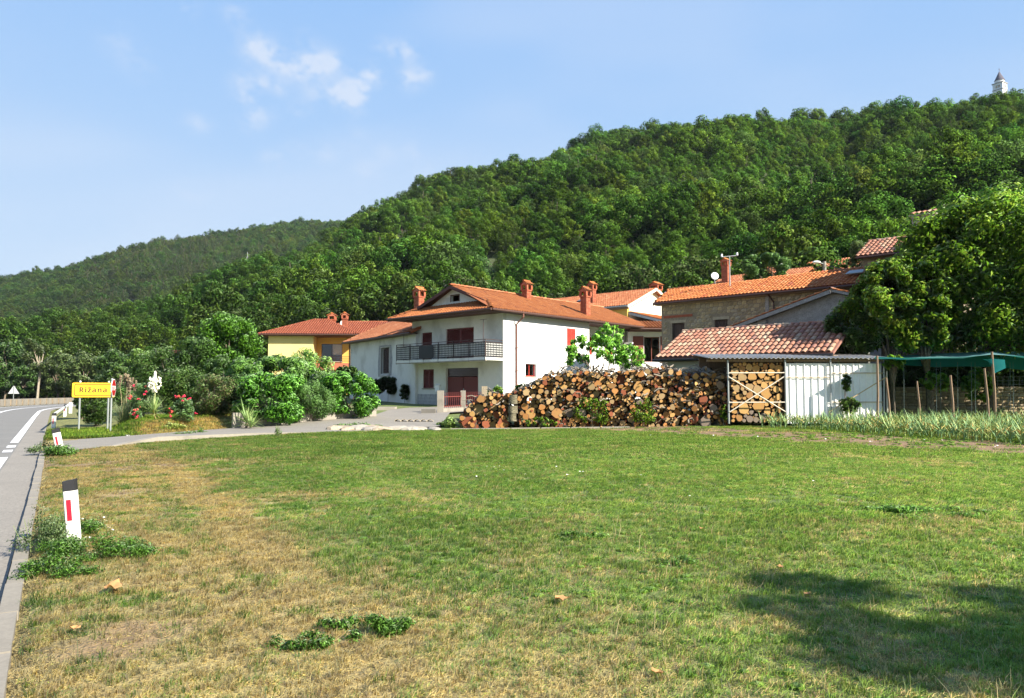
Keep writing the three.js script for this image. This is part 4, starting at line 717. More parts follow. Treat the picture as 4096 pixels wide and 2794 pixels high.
// ---------------------------------------------------------------- the plastered outbuilding with a crooked gable
{
  const pos = P(3030, 1570, 38.5); pos.y = .8; const turn = TURN + .02, h = thing('plastered_outbuilding', 'grey rough-plastered outbuilding with a lopsided gable and thin tiled verge', 'building', pos, turn), Wf = frame(pos, turn);
  const inv = Wf.clone().invert(), L = (u, v, d) => P(u, v, d).applyMatrix4(inv);
  const out = [[0, -1], [6.0, -1], [6.0, 5.0], [5.2, 5.25], [3.9, 5.64], [.0, 4.45]]; 
  mesh('gable_wall', wall(out, [], .4), M.rough, h); mesh('side_wall', box(5.6, 6.0, -1, 4.9, -6, -.41), M.rough, h); mesh('back_wall', wall(out, [], .3).translate(0, 0, -5.7), M.rough, h);
  mesh('corbel', [box(-.25, .55, 4.0, 4.42, -.3, .14), box(.1, .6, 4.3, 4.55, -.3, .12)], M.rough, h);
  const roof = part('roof', h), A = V3(-2.6, 3.85, .35), B = V3(3.9, 5.8, .35), C = V3(3.9, 5.8, -6.2), D = V3(-2.6, 3.85, -6.2); mesh('slope', slab([A, B, C, D], .14), M.rough, roof); mesh('slope', slab([B, V3(6.5, 5.05, .35), V3(6.5, 5.05, -6.2), C], .12), M.rough, roof);
  layTiles(roof, [slope(D, A, C, B), slope(V3(6.5, 5.05, .35), V3(6.5, 5.05, -6.2), B, C)], barrelTile(.22, .4, 5), .22, .4, ROOF_OLD, 81, Wf); ridgeTiles(roof, C, B.clone().add(V3(0, .03, .1)), ROOF_SHED, 82);
  mesh('verge_board', beam(V3(-2.6, 3.74, .36), V3(3.9, 5.68, .36), .06, .16), M.rough, roof); mesh('rafter', [beam(V3(-2.2, 3.75, -.4), V3(.2, 4.45, -.4), .12)], M.timber, roof);
}
// ---------------------------------------------------------------- the low tiled shed
{
  const pos = P(2625, 1570, 34); pos.y = .5; const turn = TURN + .02, h = thing('tiled_shed', 'low shed with a mottled pink and cream barrel-tiled roof', 'shed', pos, turn), Wf = frame(pos, turn), H = 2.55, L = 7.9;
  mesh('front_wall', wall([[.4, -1], [L, -1], [L, H], [.4, H]], [], .3).translate(0, 0, -.35), M.oldwhite, h); mesh('left_wall', box(.4, .7, -1, H + .5, -4.5, -.66), M.oldwhite, h); mesh('back_wall', box(.71, L, -1, H + 1, -4.8, -4.5), M.oldwhite, h);
  const roof = part('roof', h), A = V3(0, H + .1, .15), B = V3(L, H + .1, .15), C = V3(L, H + 1.55, -2.75), D = V3(-.0, H + 1.5, -2.65);
  mesh('slope', slab([A, B, C, D], .1), ROOF_SHED[4], roof); mesh('slope', slab([D, C, V3(L, H + .4, -5.0), V3(0, H + .4, -5.0)], .1), ROOF_SHED[4], roof);
  layTiles(roof, [slope(A, B, D, C)], barrelTile(.245, .40, 7), .245, .40, ROOF_SHED, 91, Wf); ridgeTiles(roof, D, C, ROOF_SHED, 92, .27); mesh('gutter', metric(bar(V3(-.05, H + .0, .22), V3(L, H + .0, .22), .06)), M.black, h); mesh('eaves_board', box(.02, L, H - .06, H + .0, -.34, .12), M.timber, h);
}
// ---------------------------------------------------------------- roofs and a pole higher up the village
{
  const pos = P(3010, 1570, 66); pos.y = 4.4; const h = thing('upper_house', 'half-hidden house with red-capped chimney above the stone roof', 'house', pos, TURN), Wf = frame(pos, TURN);
  mesh('wall', box(-4, 4, -2, 6.7, -6, 0), M.cream, h); const roof = part('roof', h), A = V3(-4.5, 6.8, .4), B = V3(4.4, 6.8, .4), C = V3(4.4, 8.35, -3.2), D = V3(-4.0, 8.35, -3.2); mesh('slope', slab([A, B, C, D], .1), ROOF_NEW[2], roof); mesh('slope', slab([V3(-4.5, 6.8, -6.8), V3(4.4, 6.8, -6.8), C, D], .1), ROOF_NEW[2], roof); layTiles(roof, [slope(A, B, D, C)], barrelTile(.26, .42, 5), .26, .42, ROOF_NEW, 101, Wf); ridgeTiles(roof, D, C, ROOF_NEW, 102);
  chimney(h, -2.9, -1.2, 7.5, 1.5, .6); const dish = part('satellite_dish', h, V3(-3.4, 7.9, .2)); mesh('reflector', new THREE.SphereGeometry(.62, 18, 6, 0, Math.PI * 2, 0, .6).scale(1, .5, 1).rotateX(Math.PI / 2 - .2).rotateY(.75), new THREE.MeshStandardMaterial({ color: 0xe4e4e2, roughness: .5, side: THREE.DoubleSide }), dish); mesh('mast', bar(V3(.3, -1.2, .2), V3(.1, .1, .3), .03), M.galv, dish);
}
{
  const pos = P(3290, 1570, 72); pos.y = 5.3; const h = thing('hillside_house', 'house with a pale verge and long red roof above the stone house', 'house', pos, TURN), Wf = frame(pos, TURN);
  mesh('wall', wall([[-6, -3], [3.2, -3], [3.2, 8], [-6, 8]], [], 5), M.cream, h); mesh('gable', wall([[-3, 7.4], [2.4, 7.4], [-.4, 9.1]], [], .2).rotateY(Math.PI / 2).translate(3.3, 0, -3.0), M.cream, h); const roof = part('roof', h), A = V3(-7, 8.0, .4), B = V3(3.6, 8.0, .4), C = V3(3.6, 9.7, -3.4), D = V3(-7, 9.7, -3.4); mesh('slope', slab([A, B, C, D], .1), ROOF_NEW[0], roof); mesh('slope', slab([V3(-7, 8.0, -7), V3(3.6, 8.0, -7), C, D], .1), ROOF_NEW[0], roof); layTiles(roof, [slope(A, B, D, C)], barrelTile(.26, .42, 5), .26, .42, ROOF_NEW, 103, Wf);
  mesh('barge_board', beam(V3(3.66, 7.95, .4), V3(3.66, 9.65, -3.4), .06, .25), M.oldwhite, roof);
}
{
  const top = P(3298, 1047, 50), t = thing('concrete_pole', 'round concrete utility pole with a street lamp behind the stone roof', 'pole', V3(top.x, 1.4, top.z)); mesh('pole', new THREE.CylinderGeometry(.11, .17, top.y - 1.4, 12).translate(0, (top.y - 1.4) / 2, 0), M.concrete, t);
  const y = top.y - 1.6; mesh('lamp_arm', bar(V3(0, y, 0), V3(-.42, y + .12, .15), .03), M.galv, t); mesh('lamp_head', new THREE.SphereGeometry(.2, 12, 8).scale(1.4, .5, .9).translate(-.62, y + .12, .2), M.plasticwhite, t); mesh('clamp', bar(V3(0, y - .5, 0), V3(.3, y - .9, .1), .04), M.black, t);
}
{
  const foot = P(2921, 1190, 43), top = P(2919, 1026, 43), t = thing('roof_mast', 'slim wire mast with two insulators on the stone house roof', 'mast', V3(foot.x, foot.y - .3, foot.z)); const h = top.y - foot.y + .3; mesh('pole', new THREE.CylinderGeometry(.03, .045, h, 8).translate(0, h / 2, 0), M.galv, t); mesh('crossarm', bar(V3(-.5, h - .05, 0), V3(.5, h + .05, 0), .03), M.galv, t); for (const s of [-1, 1]) mesh('insulator', new THREE.CylinderGeometry(.05, .06, .16, 10).translate(s * .45, h + s * .045 + .1, 0), M.plasticwhite, t);
}
{ // power line from the pole
  const a = P(3298, 1062, 50); for (const [u, v, d, n] of [[3060, 1110, 58, 0], [3700, 1075, 44, 1]]) { const b = P(u, v, d), m = a.clone().lerp(b, .5); m.y -= .35; tag(mesh('power_cable', tube([a, a.clone().lerp(m, .5).add(V3(0, -.1, 0)), m, m.clone().lerp(b, .5).add(V3(0, -.1, 0)), b], [.02, .02, .02, .02, .02], 5), M.black, scene), n ? 'thin black cable running right from the concrete pole' : 'thin black cable running left from the concrete pole', 'cable'); }
}
{ // a roof far to the left among the trees
  const pos = P(740, 1570, 110); pos.y = 1; const h = thing('cottage', 'small red-roofed cottage glimpsed between trees left of the yellow house', 'house', pos, .2); mesh('wall', box(-3, 3, -1, 5.3, -5, 0), M.cream, h); mesh('roof', [slab([V3(-3.4, 5.3, .4), V3(3.4, 5.3, .4), V3(3.4, 7, -2.5), V3(-3.4, 7, -2.5)], .15), slab([V3(-3.4, 5.3, -5.4), V3(3.4, 5.3, -5.4), V3(3.4, 7, -2.5), V3(-3.4, 7, -2.5)], .15)], ROOF_RED[1], h);
}
// ---------------------------------------------------------------- bell tower on the hill and pylons
{
  const pos = P(4003, 420, 388); pos.y = landY(pos.x, pos.z) - 1; const top = P(4000, 338, 388).y - pos.y, t = thing('bell_tower', 'white church bell tower with grey pyramid spire on the hilltop', 'tower', pos, .55), w = 2.45;
  const q = top + .0, z0 = q - 3.6; // belfry from z0 to q
  mesh('shaft', box(-w, w, 0, z0, -w, w), M.white, t); mesh('cornice', box(-w - .25, w + .25, z0, z0 + .35, -w - .25, w + .25), mat(.30, .29, .28), t);
  for (const [sx, sz] of [[-1, -1], [-1, 1], [1, -1], [1, 1]]) mesh('belfry_pier', box(sx * w - (sx > 0 ? 1.3 : 0), sx * w + (sx > 0 ? 0 : 1.3), z0 + .35, q, sz * w - (sz > 0 ? 1.3 : 0), sz * w + (sz > 0 ? 0 : 1.3)), M.white, t);
  for (const a of [0, 1, 2, 3]) { const m = mesh('belfry_mullion', box(-.14, .14, z0 + .9, q - 1.0, w - .35, w - .05), M.white, t); m.rotation.y = a * Math.PI / 2; const s = mesh('belfry_sill', box(-w + 1.3, w - 1.3, z0 + .35, z0 + 1.0, w - .5, w), M.white, t); s.rotation.y = a * Math.PI / 2; const l = mesh('belfry_lintel', box(-w + 1.3, w - 1.3, q - 1.0, q, w - .5, w), M.white, t); l.rotation.y = a * Math.PI / 2; }
  mesh('cornice', box(-w - .35, w + .35, q, q + .4, -w - .35, w + .35), mat(.30, .29, .28), t);
  mesh('drum', new THREE.CylinderGeometry(w * .92, w * .92, 1.5, 8).rotateY(Math.PI / 8).translate(0, q + 1.15, 0), M.white, t); mesh('spire', new THREE.ConeGeometry(w * 1.05, 5.4, 8).rotateY(Math.PI / 8).translate(0, q + 4.6, 0), mat(.075, .07, .09), t); mesh('cross', [bar(V3(0, q + 7.1, 0), V3(0, q + 8.8, 0), .1), bar(V3(-.5, q + 8.2, 0), V3(.5, q + 8.2, 0), .1)], M.iron, t);
}
for (const [u, v0, v1, d, label, wide] of [[988, 1010, 1082, 560, 'tall lattice pylon standing on the left hill', 1.9], [761, 1143, 1192, 420, 'short pale pylon on the lower slope of left hill', .8], [1945, 700, 735, 330, 'small pylon near the crest of the right hill', .8]]) {
  const b = P(u, v1 + 12, d), h = P(u, v0, d).y - b.y, t = thing('pylon', label, 'pylon', b), g = [];
  for (const [sx, sz] of [[-1, -1], [1, -1], [1, 1], [-1, 1]]) { mesh('leg', beam(V3(sx * wide, 0, sz * wide), V3(sx * .25, h * .8, sz * .25), .16), M.galv, t); mesh('mast', beam(V3(sx * .25, h * .8, sz * .25), V3(0, h, 0), .12), M.galv, t); }
  const n = 7; for (let i = 0; i < n; i++) { const k = (f) => lerp(wide, .25, f), f0 = i / n, f1 = (i + 1) / n; for (const sz of [-1, 1]) mesh('brace', [beam(V3(-k(f0), h * .8 * f0, sz * k(f0)), V3(k(f1), h * .8 * f1, sz * k(f1)), .09), beam(V3(k(f0), h * .8 * f0, sz * k(f0)), V3(-k(f1), h * .8 * f1, sz * k(f1)), .09)], M.galv, t); }
  for (const y of [.68, .8, .9]) mesh('crossarm', beam(V3(-wide * 1.1, h * y, 0), V3(wide * 1.1, h * y, 0), .14), M.galv, t);
}
console.log('village');
// ---------------------------------------------------------------- firewood: logs with bark and a sawn face
const logGeo = [];
{
  const r = rng(4001);
  for (let k = 0; k < 9; k++) { // unit radius, unit length, front face at z = 0, running back to z = -1
    const n = 16, rings = 5, pos = [], uv = [], idx = [], wob = Array.from({ length: n }, (_, i) => 1 + (noise(i * .62 + k * 13, k * 3.3, 0) - .5) * (k > 6 ? .7 : .34)); const bx = (r() - .5) * .10, by = (r() - .5) * .10;
    for (let j = 0; j < rings; j++) for (let i = 0; i <= n; i++) { const a = i / n * Math.PI * 2, t = j / (rings - 1), q = wob[i % n] * (1 - .1 * t) * (1 + (noise(i * 2 + k, j * 2.2 + k) - .5) * .14), b = Math.sin(t * 3.14); pos.push(Math.cos(a) * q + bx * 9 * b * .25, Math.sin(a) * q + by * 9 * b * .25, -t); uv.push(i / n * .6, t); }
    for (let j = 0; j < rings - 1; j++) for (let i = 0; i < n; i++) { const a = j * (n + 1) + i, b = a + n + 1; idx.push(a, a + 1, b, a + 1, b + 1, b); }
    const c = pos.length / 3; for (let i = 0; i <= n; i++) { const o = ((rings - 1) * (n + 1) + i) * 3; pos.push(pos[o], pos[o + 1], pos[o + 2]); uv.push(0, 0); } pos.push(0, 0, -1); uv.push(0, 0); for (let i = 0; i < n; i++) idx.push(c + n + 1, c + i + 1, c + i);
    const g = new THREE.BufferGeometry(); g.setAttribute('position', new THREE.Float32BufferAttribute(pos, 3)); g.setAttribute('uv', new THREE.Float32BufferAttribute(uv, 2)); g.setIndex(idx); g.computeVertexNormals();
    const fp = [0, 0, .0], fu = [.5, .5], fi = []; for (let i = 0; i <= n; i++) { const a = i / n * Math.PI * 2, q = wob[i % n] * (1 + (noise(i * 2 + k, k) - .5) * .14); fp.push(Math.cos(a) * q, Math.sin(a) * q, .0); fu.push(.5 + Math.cos(a) * .46, .5 + Math.sin(a) * .46); } for (let i = 1; i <= n; i++) fi.push(0, i, i + 1);
    const f = new THREE.BufferGeometry(); f.setAttribute('position', new THREE.Float32BufferAttribute(fp, 3)); f.setAttribute('uv', new THREE.Float32BufferAttribute(fu, 2)); f.setIndex(fi); f.computeVertexNormals(); logGeo.push([g, f]);
  }
}
const ringTex = [0, 1].map((k) => texture(256, 1, (x, y) => { const dx = x - .5 + .03 * k, dy = y - .5, d = Math.hypot(dx, dy), a = Math.atan2(dy, dx), n = fbm(x * 6 + k * 9, y * 6, 4), ring = Math.sin((d + (n - .5) * .08) * 90) * .5 + .5, crack = smooth(.035, .0, Math.abs(Math.sin(a * 1.5 + k * 2 + n)) * d * 1.2 + (k ? 0 : .012)) * smooth(.36, .1, d); const v = .86 - .10 * ring * n * 2 + .16 * (n - .5) - .3 * crack - .12 * smooth(.42, .46, d); return [v, v * (.97 - .12 * smooth(.1, .3, d) * n), v * .93]; }));
const CUT = [[.46, .27, .08], [.54, .34, .11], [.35, .19, .06], [.46, .22, .06], [.39, .28, .125], [.30, .09, .035], [.23, .185, .135]].map(([a, b, c], i) => mat(a, b, c, { tex: ringTex[i % 2], roughness: .9 }));
const CUT_WORD = ['honey-coloured', 'pale honey', 'amber', 'orange', 'buff', 'reddish', 'greyed'];
const BARKS = [mat(.15, .12, .09, { tex: T.bark, bump: .01 }), mat(.30, .25, .20, { tex: T.bark, bump: .01 }), mat(.14, .11, .085, { tex: T.bark, bump: .01 }), mat(.42, .38, .32, { tex: T.bark, bump: .01 })];
const BARK_WORD = ['brown-barked', 'grey-barked', 'dark-barked', 'pale-barked'];
function putLog(kind, label, group, p, rad, len, yaw, pitch, roll, g, cut, bark, squash = 1) {
  const t = thing(kind, label, 'log', p, 0, group); t.rotation.set(pitch, yaw, roll, 'YXZ');
  const b = mesh('bark', logGeo[g][0], BARKS[bark], t), c = mesh('sawn_face', logGeo[g][1], CUT[cut], t); b.scale.set(rad, rad * squash, len); c.scale.set(rad, rad * squash, 1); return t;
}
// circles packed into an outline, large ones first
function pack(r, inside, box_, sizes, tries, gap) {
  const out = [], cell = .5, gridMap = new Map(), key = (x, y) => Math.floor(x / cell) + ',' + Math.floor(y / cell);
  for (const [rad, n] of sizes) for (let i = 0, made = 0; i < tries * n && made < n; i++) {
    const q = rad * (.82 + .36 * r()), x = lerp(box_[0], box_[1], r()), y = lerp(box_[2], box_[3], r()); if (!inside(x, y, q)) continue;
    let ok = true; for (let a = -1; a <= 1 && ok; a++) for (let b = -1; b <= 1 && ok; b++) for (const o of gridMap.get(key(x + a * cell, y + b * cell)) ?? []) if (Math.hypot(o[0] - x, o[1] - y) < o[2] + q - gap * Math.min(q, o[2])) { ok = false; break; }
    if (ok) { const c = [x, y, q]; out.push(c); const k = key(x, y); if (!gridMap.has(k)) gridMap.set(k, []); gridMap.get(k).push(c); made++; }
  }
  return out;
}
{ // the long loose heap
  const r = rng(4100), d = 28.6, prof = [[1832, 1690], [1850, 1655], [1885, 1612], [1930, 1585], [1965, 1568], [2010, 1578], [2060, 1566], [2100, 1550], [2132, 1540], [2172, 1508], [2215, 1492], [2290, 1484], [2400, 1490], [2500, 1482], [2600, 1478], [2650, 1466], [2685, 1478], [2740, 1490], [2820, 1492], [2870, 1494], [2912, 1506]];
  const X = (u) => (u - 2048) / F * d, base = (x) => landY(x, -d) - .02, topAt = (x) => { const u = 2048 + x / d * F; return P(u, table(prof, u), d).y; };
  const stump = V3(X(2052), 0, 0);
  const inside = (x, y, q) => y - q * .8 > base(x) && y + q * .55 < topAt(x) && x - q > X(1834) && x + q < X(2914) && !(Math.abs(x - stump.x) < .2 + q && y < base(x) + .95);
  const list = pack(r, inside, [X(1832), X(2916), 0, 3.2], [[.17, 12], [.135, 34], [.105, 95], [.082, 230], [.062, 420], [.045, 520], [.033, 300]], 60, .12);
  list.sort((a, b) => b[2] - a[2]); console.log('heap logs', list.length);
  const third = (x) => x < X(2190) ? X(2000) > x ? 'left tip of heap' : 'left part of heap' : x < X(2370) ? 'heap middle below the young tree' : x < X(2550) ? 'heap right of the young tree' : x < X(2740) ? 'right part of heap' : 'heap end by the scaffold', row = (x, y) => { const t = (y - base(x)) / (topAt(x) - base(x)); return t > .7 ? 'near the top,' : t > .35 ? 'half-way up,' : 'low down,'; };
  const rest = [];
  list.forEach(([x, y, q], i) => {
    const u = 2048 + x / d * F, right = smooth(2560, 2900, u), yaw = (r() - .5) * (.36 + .8 * right), pitch = (r() - .5) * (.22 + .55 * right), g = Math.floor(r() * logGeo.length), c = q > .15 ? [0, 2, 3, 4, 5, 6][Math.floor(r() * 6)] : [0, 1, 2, 3, 3, 4, 5, 4][Math.floor(r() * 8)], b = Math.floor(r() * 4), z = -d + (r() - .5) * .6 - .12 * smooth(.3, 1, (y - base(x)) / 2.2), len = .75 + .5 * r();
    if (i < 235) putLog('firewood_log', `${q > .12 ? 'thick' : q > .09 ? 'middling' : 'slim'} ${BARK_WORD[b]} log with ${CUT_WORD[c]} face, ${row(x, y)} ${third(x)}`, 'logs of the loose firewood heap', V3(x, y, z), q, len, yaw, pitch, r() * 6.28, g, c, b, .86 + .25 * r());
    else rest.push([x, y, z, q, len, yaw, pitch, r() * 6.28, g, c, b]);
  });
  for (let k = 0; k < 520; k++) { const x = lerp(X(1850), X(2912), r()), q = .09 + .08 * r(), y = lerp(base(x) + q * .7, topAt(x) - q * .8 - .04, r()); if (y < base(x) + q * .5) continue; rest.push([x, y, -d - .75 - (k % 2) * .45 - .2 * r(), q, .9, (r() - .5) * .3, (r() - .5) * .2, r() * 6, Math.floor(r() * 7), 2, Math.floor(r() * 3)]); }
  // the many thin ones, together
  const heap_ = new THREE.Group(); heap_.name = 'small_firewood'; heap_.userData.kind = 'stuff'; scene.add(heap_);
  const e = new THREE.Euler(), m4 = new THREE.Matrix4(), q4 = new THREE.Quaternion();
  for (let g = 0; g < logGeo.length; g++) {
    const mine = rest.filter((l) => l[8] === g); if (!mine.length) continue;
    const a = new THREE.InstancedMesh(logGeo[g][0], mat(1, 1, 1, { tex: T.bark, bump: .01 }), mine.length), c = new THREE.InstancedMesh(logGeo[g][1], mat(1, 1, 1, { tex: ringTex[0], roughness: .9 }), mine.length); a.name = 'bark'; c.name = 'sawn_faces'; a.userData.kind = c.userData.kind = 'stuff'; a.castShadow = c.castShadow = a.receiveShadow = c.receiveShadow = true;
    mine.forEach(([x, y, z, q, len, yaw, pitch, roll, , ct, b], i) => { q4.setFromEuler(e.set(pitch, yaw, roll, 'YXZ')); m4.compose(V3(x, y, z), q4, V3(q, q, len)); a.setMatrixAt(i, m4); a.setColorAt(i, BARKS[b].color); m4.compose(V3(x, y, z), q4, V3(q, q, 1)); c.setMatrixAt(i, m4); c.setColorAt(i, CUT[ct].color); }); heap_.add(a, c);
  }
  { // crooked offcuts and branches lying across the top and poking out of the face
    const g = []; for (let i = 0; i < 260; i++) { const x = lerp(X(1860), X(2910), Math.pow(r(), .7)), top = topAt(x), onTop = r() < .6, y = onTop ? top + (r() - .45) * .14 : lerp(base(x) + .15, top, r()), z = -d + (onTop ? -.7 + .75 * r() : .06), a = r() * 6.28, L = .18 + .34 * r(), q = .018 + .035 * r() * r(); const dir = V3(Math.cos(a) * .8, (r() - .4) * .8, Math.sin(a)).normalize(), p = V3(x, y, z), e2 = p.clone().addScaledVector(dir, L), mm = p.clone().lerp(e2, .5).add(V3((r() - .5) * .1, (r() - .3) * .12, (r() - .5) * .1)); g.push(tube([p, mm, e2], [q, q * .9, q * .6], 6)); }
    mesh('offcuts', g, BARKS[3], heap_).userData.kind = 'stuff'; }
  // upright rounds stacked as an end post, and split blocks at the foot
  let y = base(stump.x); [[.155, .30], [.165, .30], [.15, .36]].forEach(([q, h], i) => { const t = thing('stump_block', ['lowest upright bark-covered block of the stump stack', 'middle upright bark-covered block of the stump stack', 'top upright bark-covered block of the stump stack'][i], 'log', V3(stump.x + (r() - .5) * .03, y, -d + .22), r() * 6, 'upright blocks holding the heap'); const b = mesh('bark', logGeo[i][0], mat(.30, .28, .19, { tex: T.bark, bump: .03 }), t); b.rotation.x = -Math.PI / 2; b.scale.set(q * 1.15, q * 1.15, h - .01); b.position.y = h - .01; b.rotation.set(Math.PI / 2, 0, 0); const f = mesh('sawn_face', logGeo[i][1], CUT[6], t); f.rotation.x = -Math.PI / 2; f.scale.set(q * 1.15, q * 1.15, 1); f.position.y = h - .008; y += h; });
  [[1880, .27, 5], [1945, .16, 5], [2012, .22, 5], [2122, .21, 0], [2225, .19, 2], [2815, .22, 6]].forEach(([u, q, c], i) => putLog('large_round', ['broad reddish round on the ground at the left foot of the heap', 'split reddish chunk between the two red rounds at the left foot', 'reddish round beside the upright stump blocks', 'broad orange round right of the stump blocks', 'broad amber round in the lower middle of the heap', 'large round lying low near the scaffold pole'][i], 'large rounds at the foot of the heap', V3(X(u), base(X(u)) + q * .8 + (i === 3 || i === 4 ? .42 : 0), -d + .16), q, .4, (r() - .5) * .4, -.05, r() * 6, [0, 7, 2, 3, 4, 5][i], c, 0));
}
// ---------------------------------------------------------------- the neat stack in its scaffold, under the corrugated lean-to
const SH = 27.9, SX = (u) => (u - 2048) / F * SH, SY = (v) => P(2048, v, SH).y;
{
  const r = rng(4300), inside = (x, y, q) => x - q > SX(2926) && x + q < SX(3136) && y - q > SY(1694) && y + q < SY(1449);
  const list = pack(r, inside, [SX(2920), SX(3140), .2, 3], [[.205, 5], [.165, 9], [.13, 22], [.10, 26], [.075, 26], [.05, 40]], 400, .05);
  list.sort((a, b) => b[2] - a[2]); console.log('stack logs', list.length);
  const band = (y) => y > SY(1505) ? 'above the upper scaffold rail' : y > SY(1612) ? 'between the scaffold rails' : 'below the lower scaffold rail', side = (x) => x < SX(3000) ? 'left side' : x < SX(3068) ? 'centre' : 'right side';
  list.forEach(([x, y, q]) => { const c = y < SY(1640) && r() < .5 ? 6 : [1, 1, 0, 0, 2, 3, 4][Math.floor(r() * 7)], b = Math.floor(r() * 3); putLog('stacked_log', `${q > .15 ? 'very thick' : q > .115 ? 'thick' : q > .08 ? 'middling' : 'thin'} ${CUT_WORD[c]} log in the neat stack, ${side(x)}, ${band(y)}`, 'logs of the neat scaffold stack', V3(x, y, -SH - .12 + (r() - .5) * .1), q, .95, (r() - .5) * .06, (r() - .5) * .05, r() * 6.28, Math.floor(r() * logGeo.length), c, b); });
}
function pipe(t, name, u0, v0, u1, v1, rad, m, dz = 0) { const a = P(u0, v0, SH - .08 - dz), b = P(u1, v1, SH - .08 - dz); return mesh(name, bar(a, b, rad, 10), m, t); }
{
  const t = thing('scaffold_frame', 'steel scaffold frame with crossed braces in front of the log stack', 'scaffold');
  pipe(t, 'pole', 2911, 1440, 2916, 1696, .035, M.galv); pipe(t, 'pole', 3140, 1440, 3146, 1690, .035, M.galv);
  const rails = mat(.70, .62, .48, { roughness: .5, tex: T.grain }); pipe(t, 'rail', 2914, 1493, 3138, 1492, .022, rails, .04); pipe(t, 'rail', 2914, 1611, 3140, 1610, .022, rails, .04); pipe(t, 'brace', 2914, 1508, 3142, 1648, .022, rails, .075); pipe(t, 'brace', 2918, 1650, 3136, 1508, .022, rails, .12);
  for (const [u, v] of [[2912, 1493], [2915, 1610], [3141, 1508], [3143, 1610]]) mesh('coupler', new THREE.CylinderGeometry(.05, .05, .09, 8).translate(...P(u, v, SH - .1).toArray()), M.galv, t);
}
{ // white trapezoidal sheets
  for (const [u0, u1, v0, v1, ribs, label] of [[3147, 3322, 1454, 1668, 6, 'white ribbed metal sheet next to the log stack'], [3328, 3530, 1455, 1662, 8, 'white ribbed metal sheet behind the leaning wooden stake']]) {
    const a = P(u0, v1, SH), b = P(u1, v1, SH), top = P(u0, v0, SH).y, bot = Math.min(a.y, b.y) - .25, w = b.x - a.x, s = new THREE.Shape(), n = ribs, p = w / n; const pts = [[0, 0]];
    for (let i = 0; i < n; i++) { const x = i * p; pts.push([x + p * .40 - .0, 0], [x + p * .40 + .03, .04], [x + p * .40 + .055, .04], [x + p * .40 + .085, 0]); } pts.push([w, 0]); const t = thing('metal_sheet', label, 'sheet', V3(a.x, bot, -SH)), pos = []; const H = top - bot; for (let i = 0; i < pts.length - 1; i++) { const [x0, z0] = pts[i], [x1, z1] = pts[i + 1]; for (const [q, f] of [[0, 1], [-.004, 0]]) { const c = [[x0, 0, z0 + q], [x1, 0, z1 + q], [x1, H, z1 + q], [x0, 0, z0 + q], [x1, H, z1 + q], [x0, H, z0 + q]]; pos.push(...(f ? c : [c[0], c[2], c[1], c[3], c[5], c[4]]).flat()); } }
    const sg = new THREE.BufferGeometry(); sg.setAttribute('position', new THREE.Float32BufferAttribute(pos, 3)); sg.computeVertexNormals(); mesh('panel', metric(sg), mat(.90, .90, .87, { roughness: .5, tex: T.plaster }), t);
    const rod = mat(.66, .55, .38, { roughness: .6, tex: T.wood }); const rv = u0 < 3200 ? [1510] : [1493, 1609]; for (const v of rv) { const q = P(u0, v, SH).y - bot; mesh('fixing_rod', bar(V3(-.05, q, .062), V3(w + .08, q, .062), .018, 8), rod, t); }
  }
  const t = thing('shelter_frame', 'galvanised posts holding up the corrugated lean-to roof', 'frame'); for (const [u, v1] of [[3322, 1680], [3536, 1660]]) pipe(t, 'post', u, 1440, u + 2, v1, .032, M.galv, .03); pipe(t, 'post', 3548, 1486, 3550, 1650, .03, mat(.6, .55, .45, { tex: T.grain }), .05);
  const y = P(2048, 1437, SH).y, a = SX(2828), b = SX(3556); mesh('eaves_beam', box(a, b, y - .1, y - .02, -SH - .05, -SH + .03), M.timber, t); mesh('eaves_beam', box(a, b, y + .12, y + .2, -SH - 2.3, -SH - 2.2), M.timber, t);
  const c = thing('corrugated_roof', 'thin grey corrugated lean-to roof above the log stack and white sheets', 'roof', V3(a, y + .0, -SH + .25)); const w = b - a, n = Math.round(w / .17), pts = []; for (let i = 0; i <= n * 6; i++) pts.push([i / (n * 6) * w, .026 * Math.sin(i / 6 * Math.PI * 2)]); const sh = new THREE.Shape([...pts, ...pts.map(([x, z]) => [x, z - .012]).reverse()].map(([x, z]) => new THREE.Vector2(x, z))); mesh('sheet', metric(new THREE.ExtrudeGeometry(sh, { depth: 2.7, bevelEnabled: false }).translate(0, .03, -2.7).rotateX(.10)), mat(.46, .45, .43, { tex: T.concrete, roughness: .8 }), c);
  tag(mesh('store_back', [box(a + .3, b, .2, y + .2, -SH - 2.4, -SH - 2.32)], M.timber, scene), 'dark plank back of the log store behind the stack', 'wall');
  tag(mesh('leaning_cane', bar(P(3316, 1650, SH - .25), P(3548, 1508, SH - .25), .02, 7), mat(.62, .48, .28, { tex: T.wood }), scene), 'long pale cane leaning diagonally across the white sheet', 'cane');
}
console.log('wood');
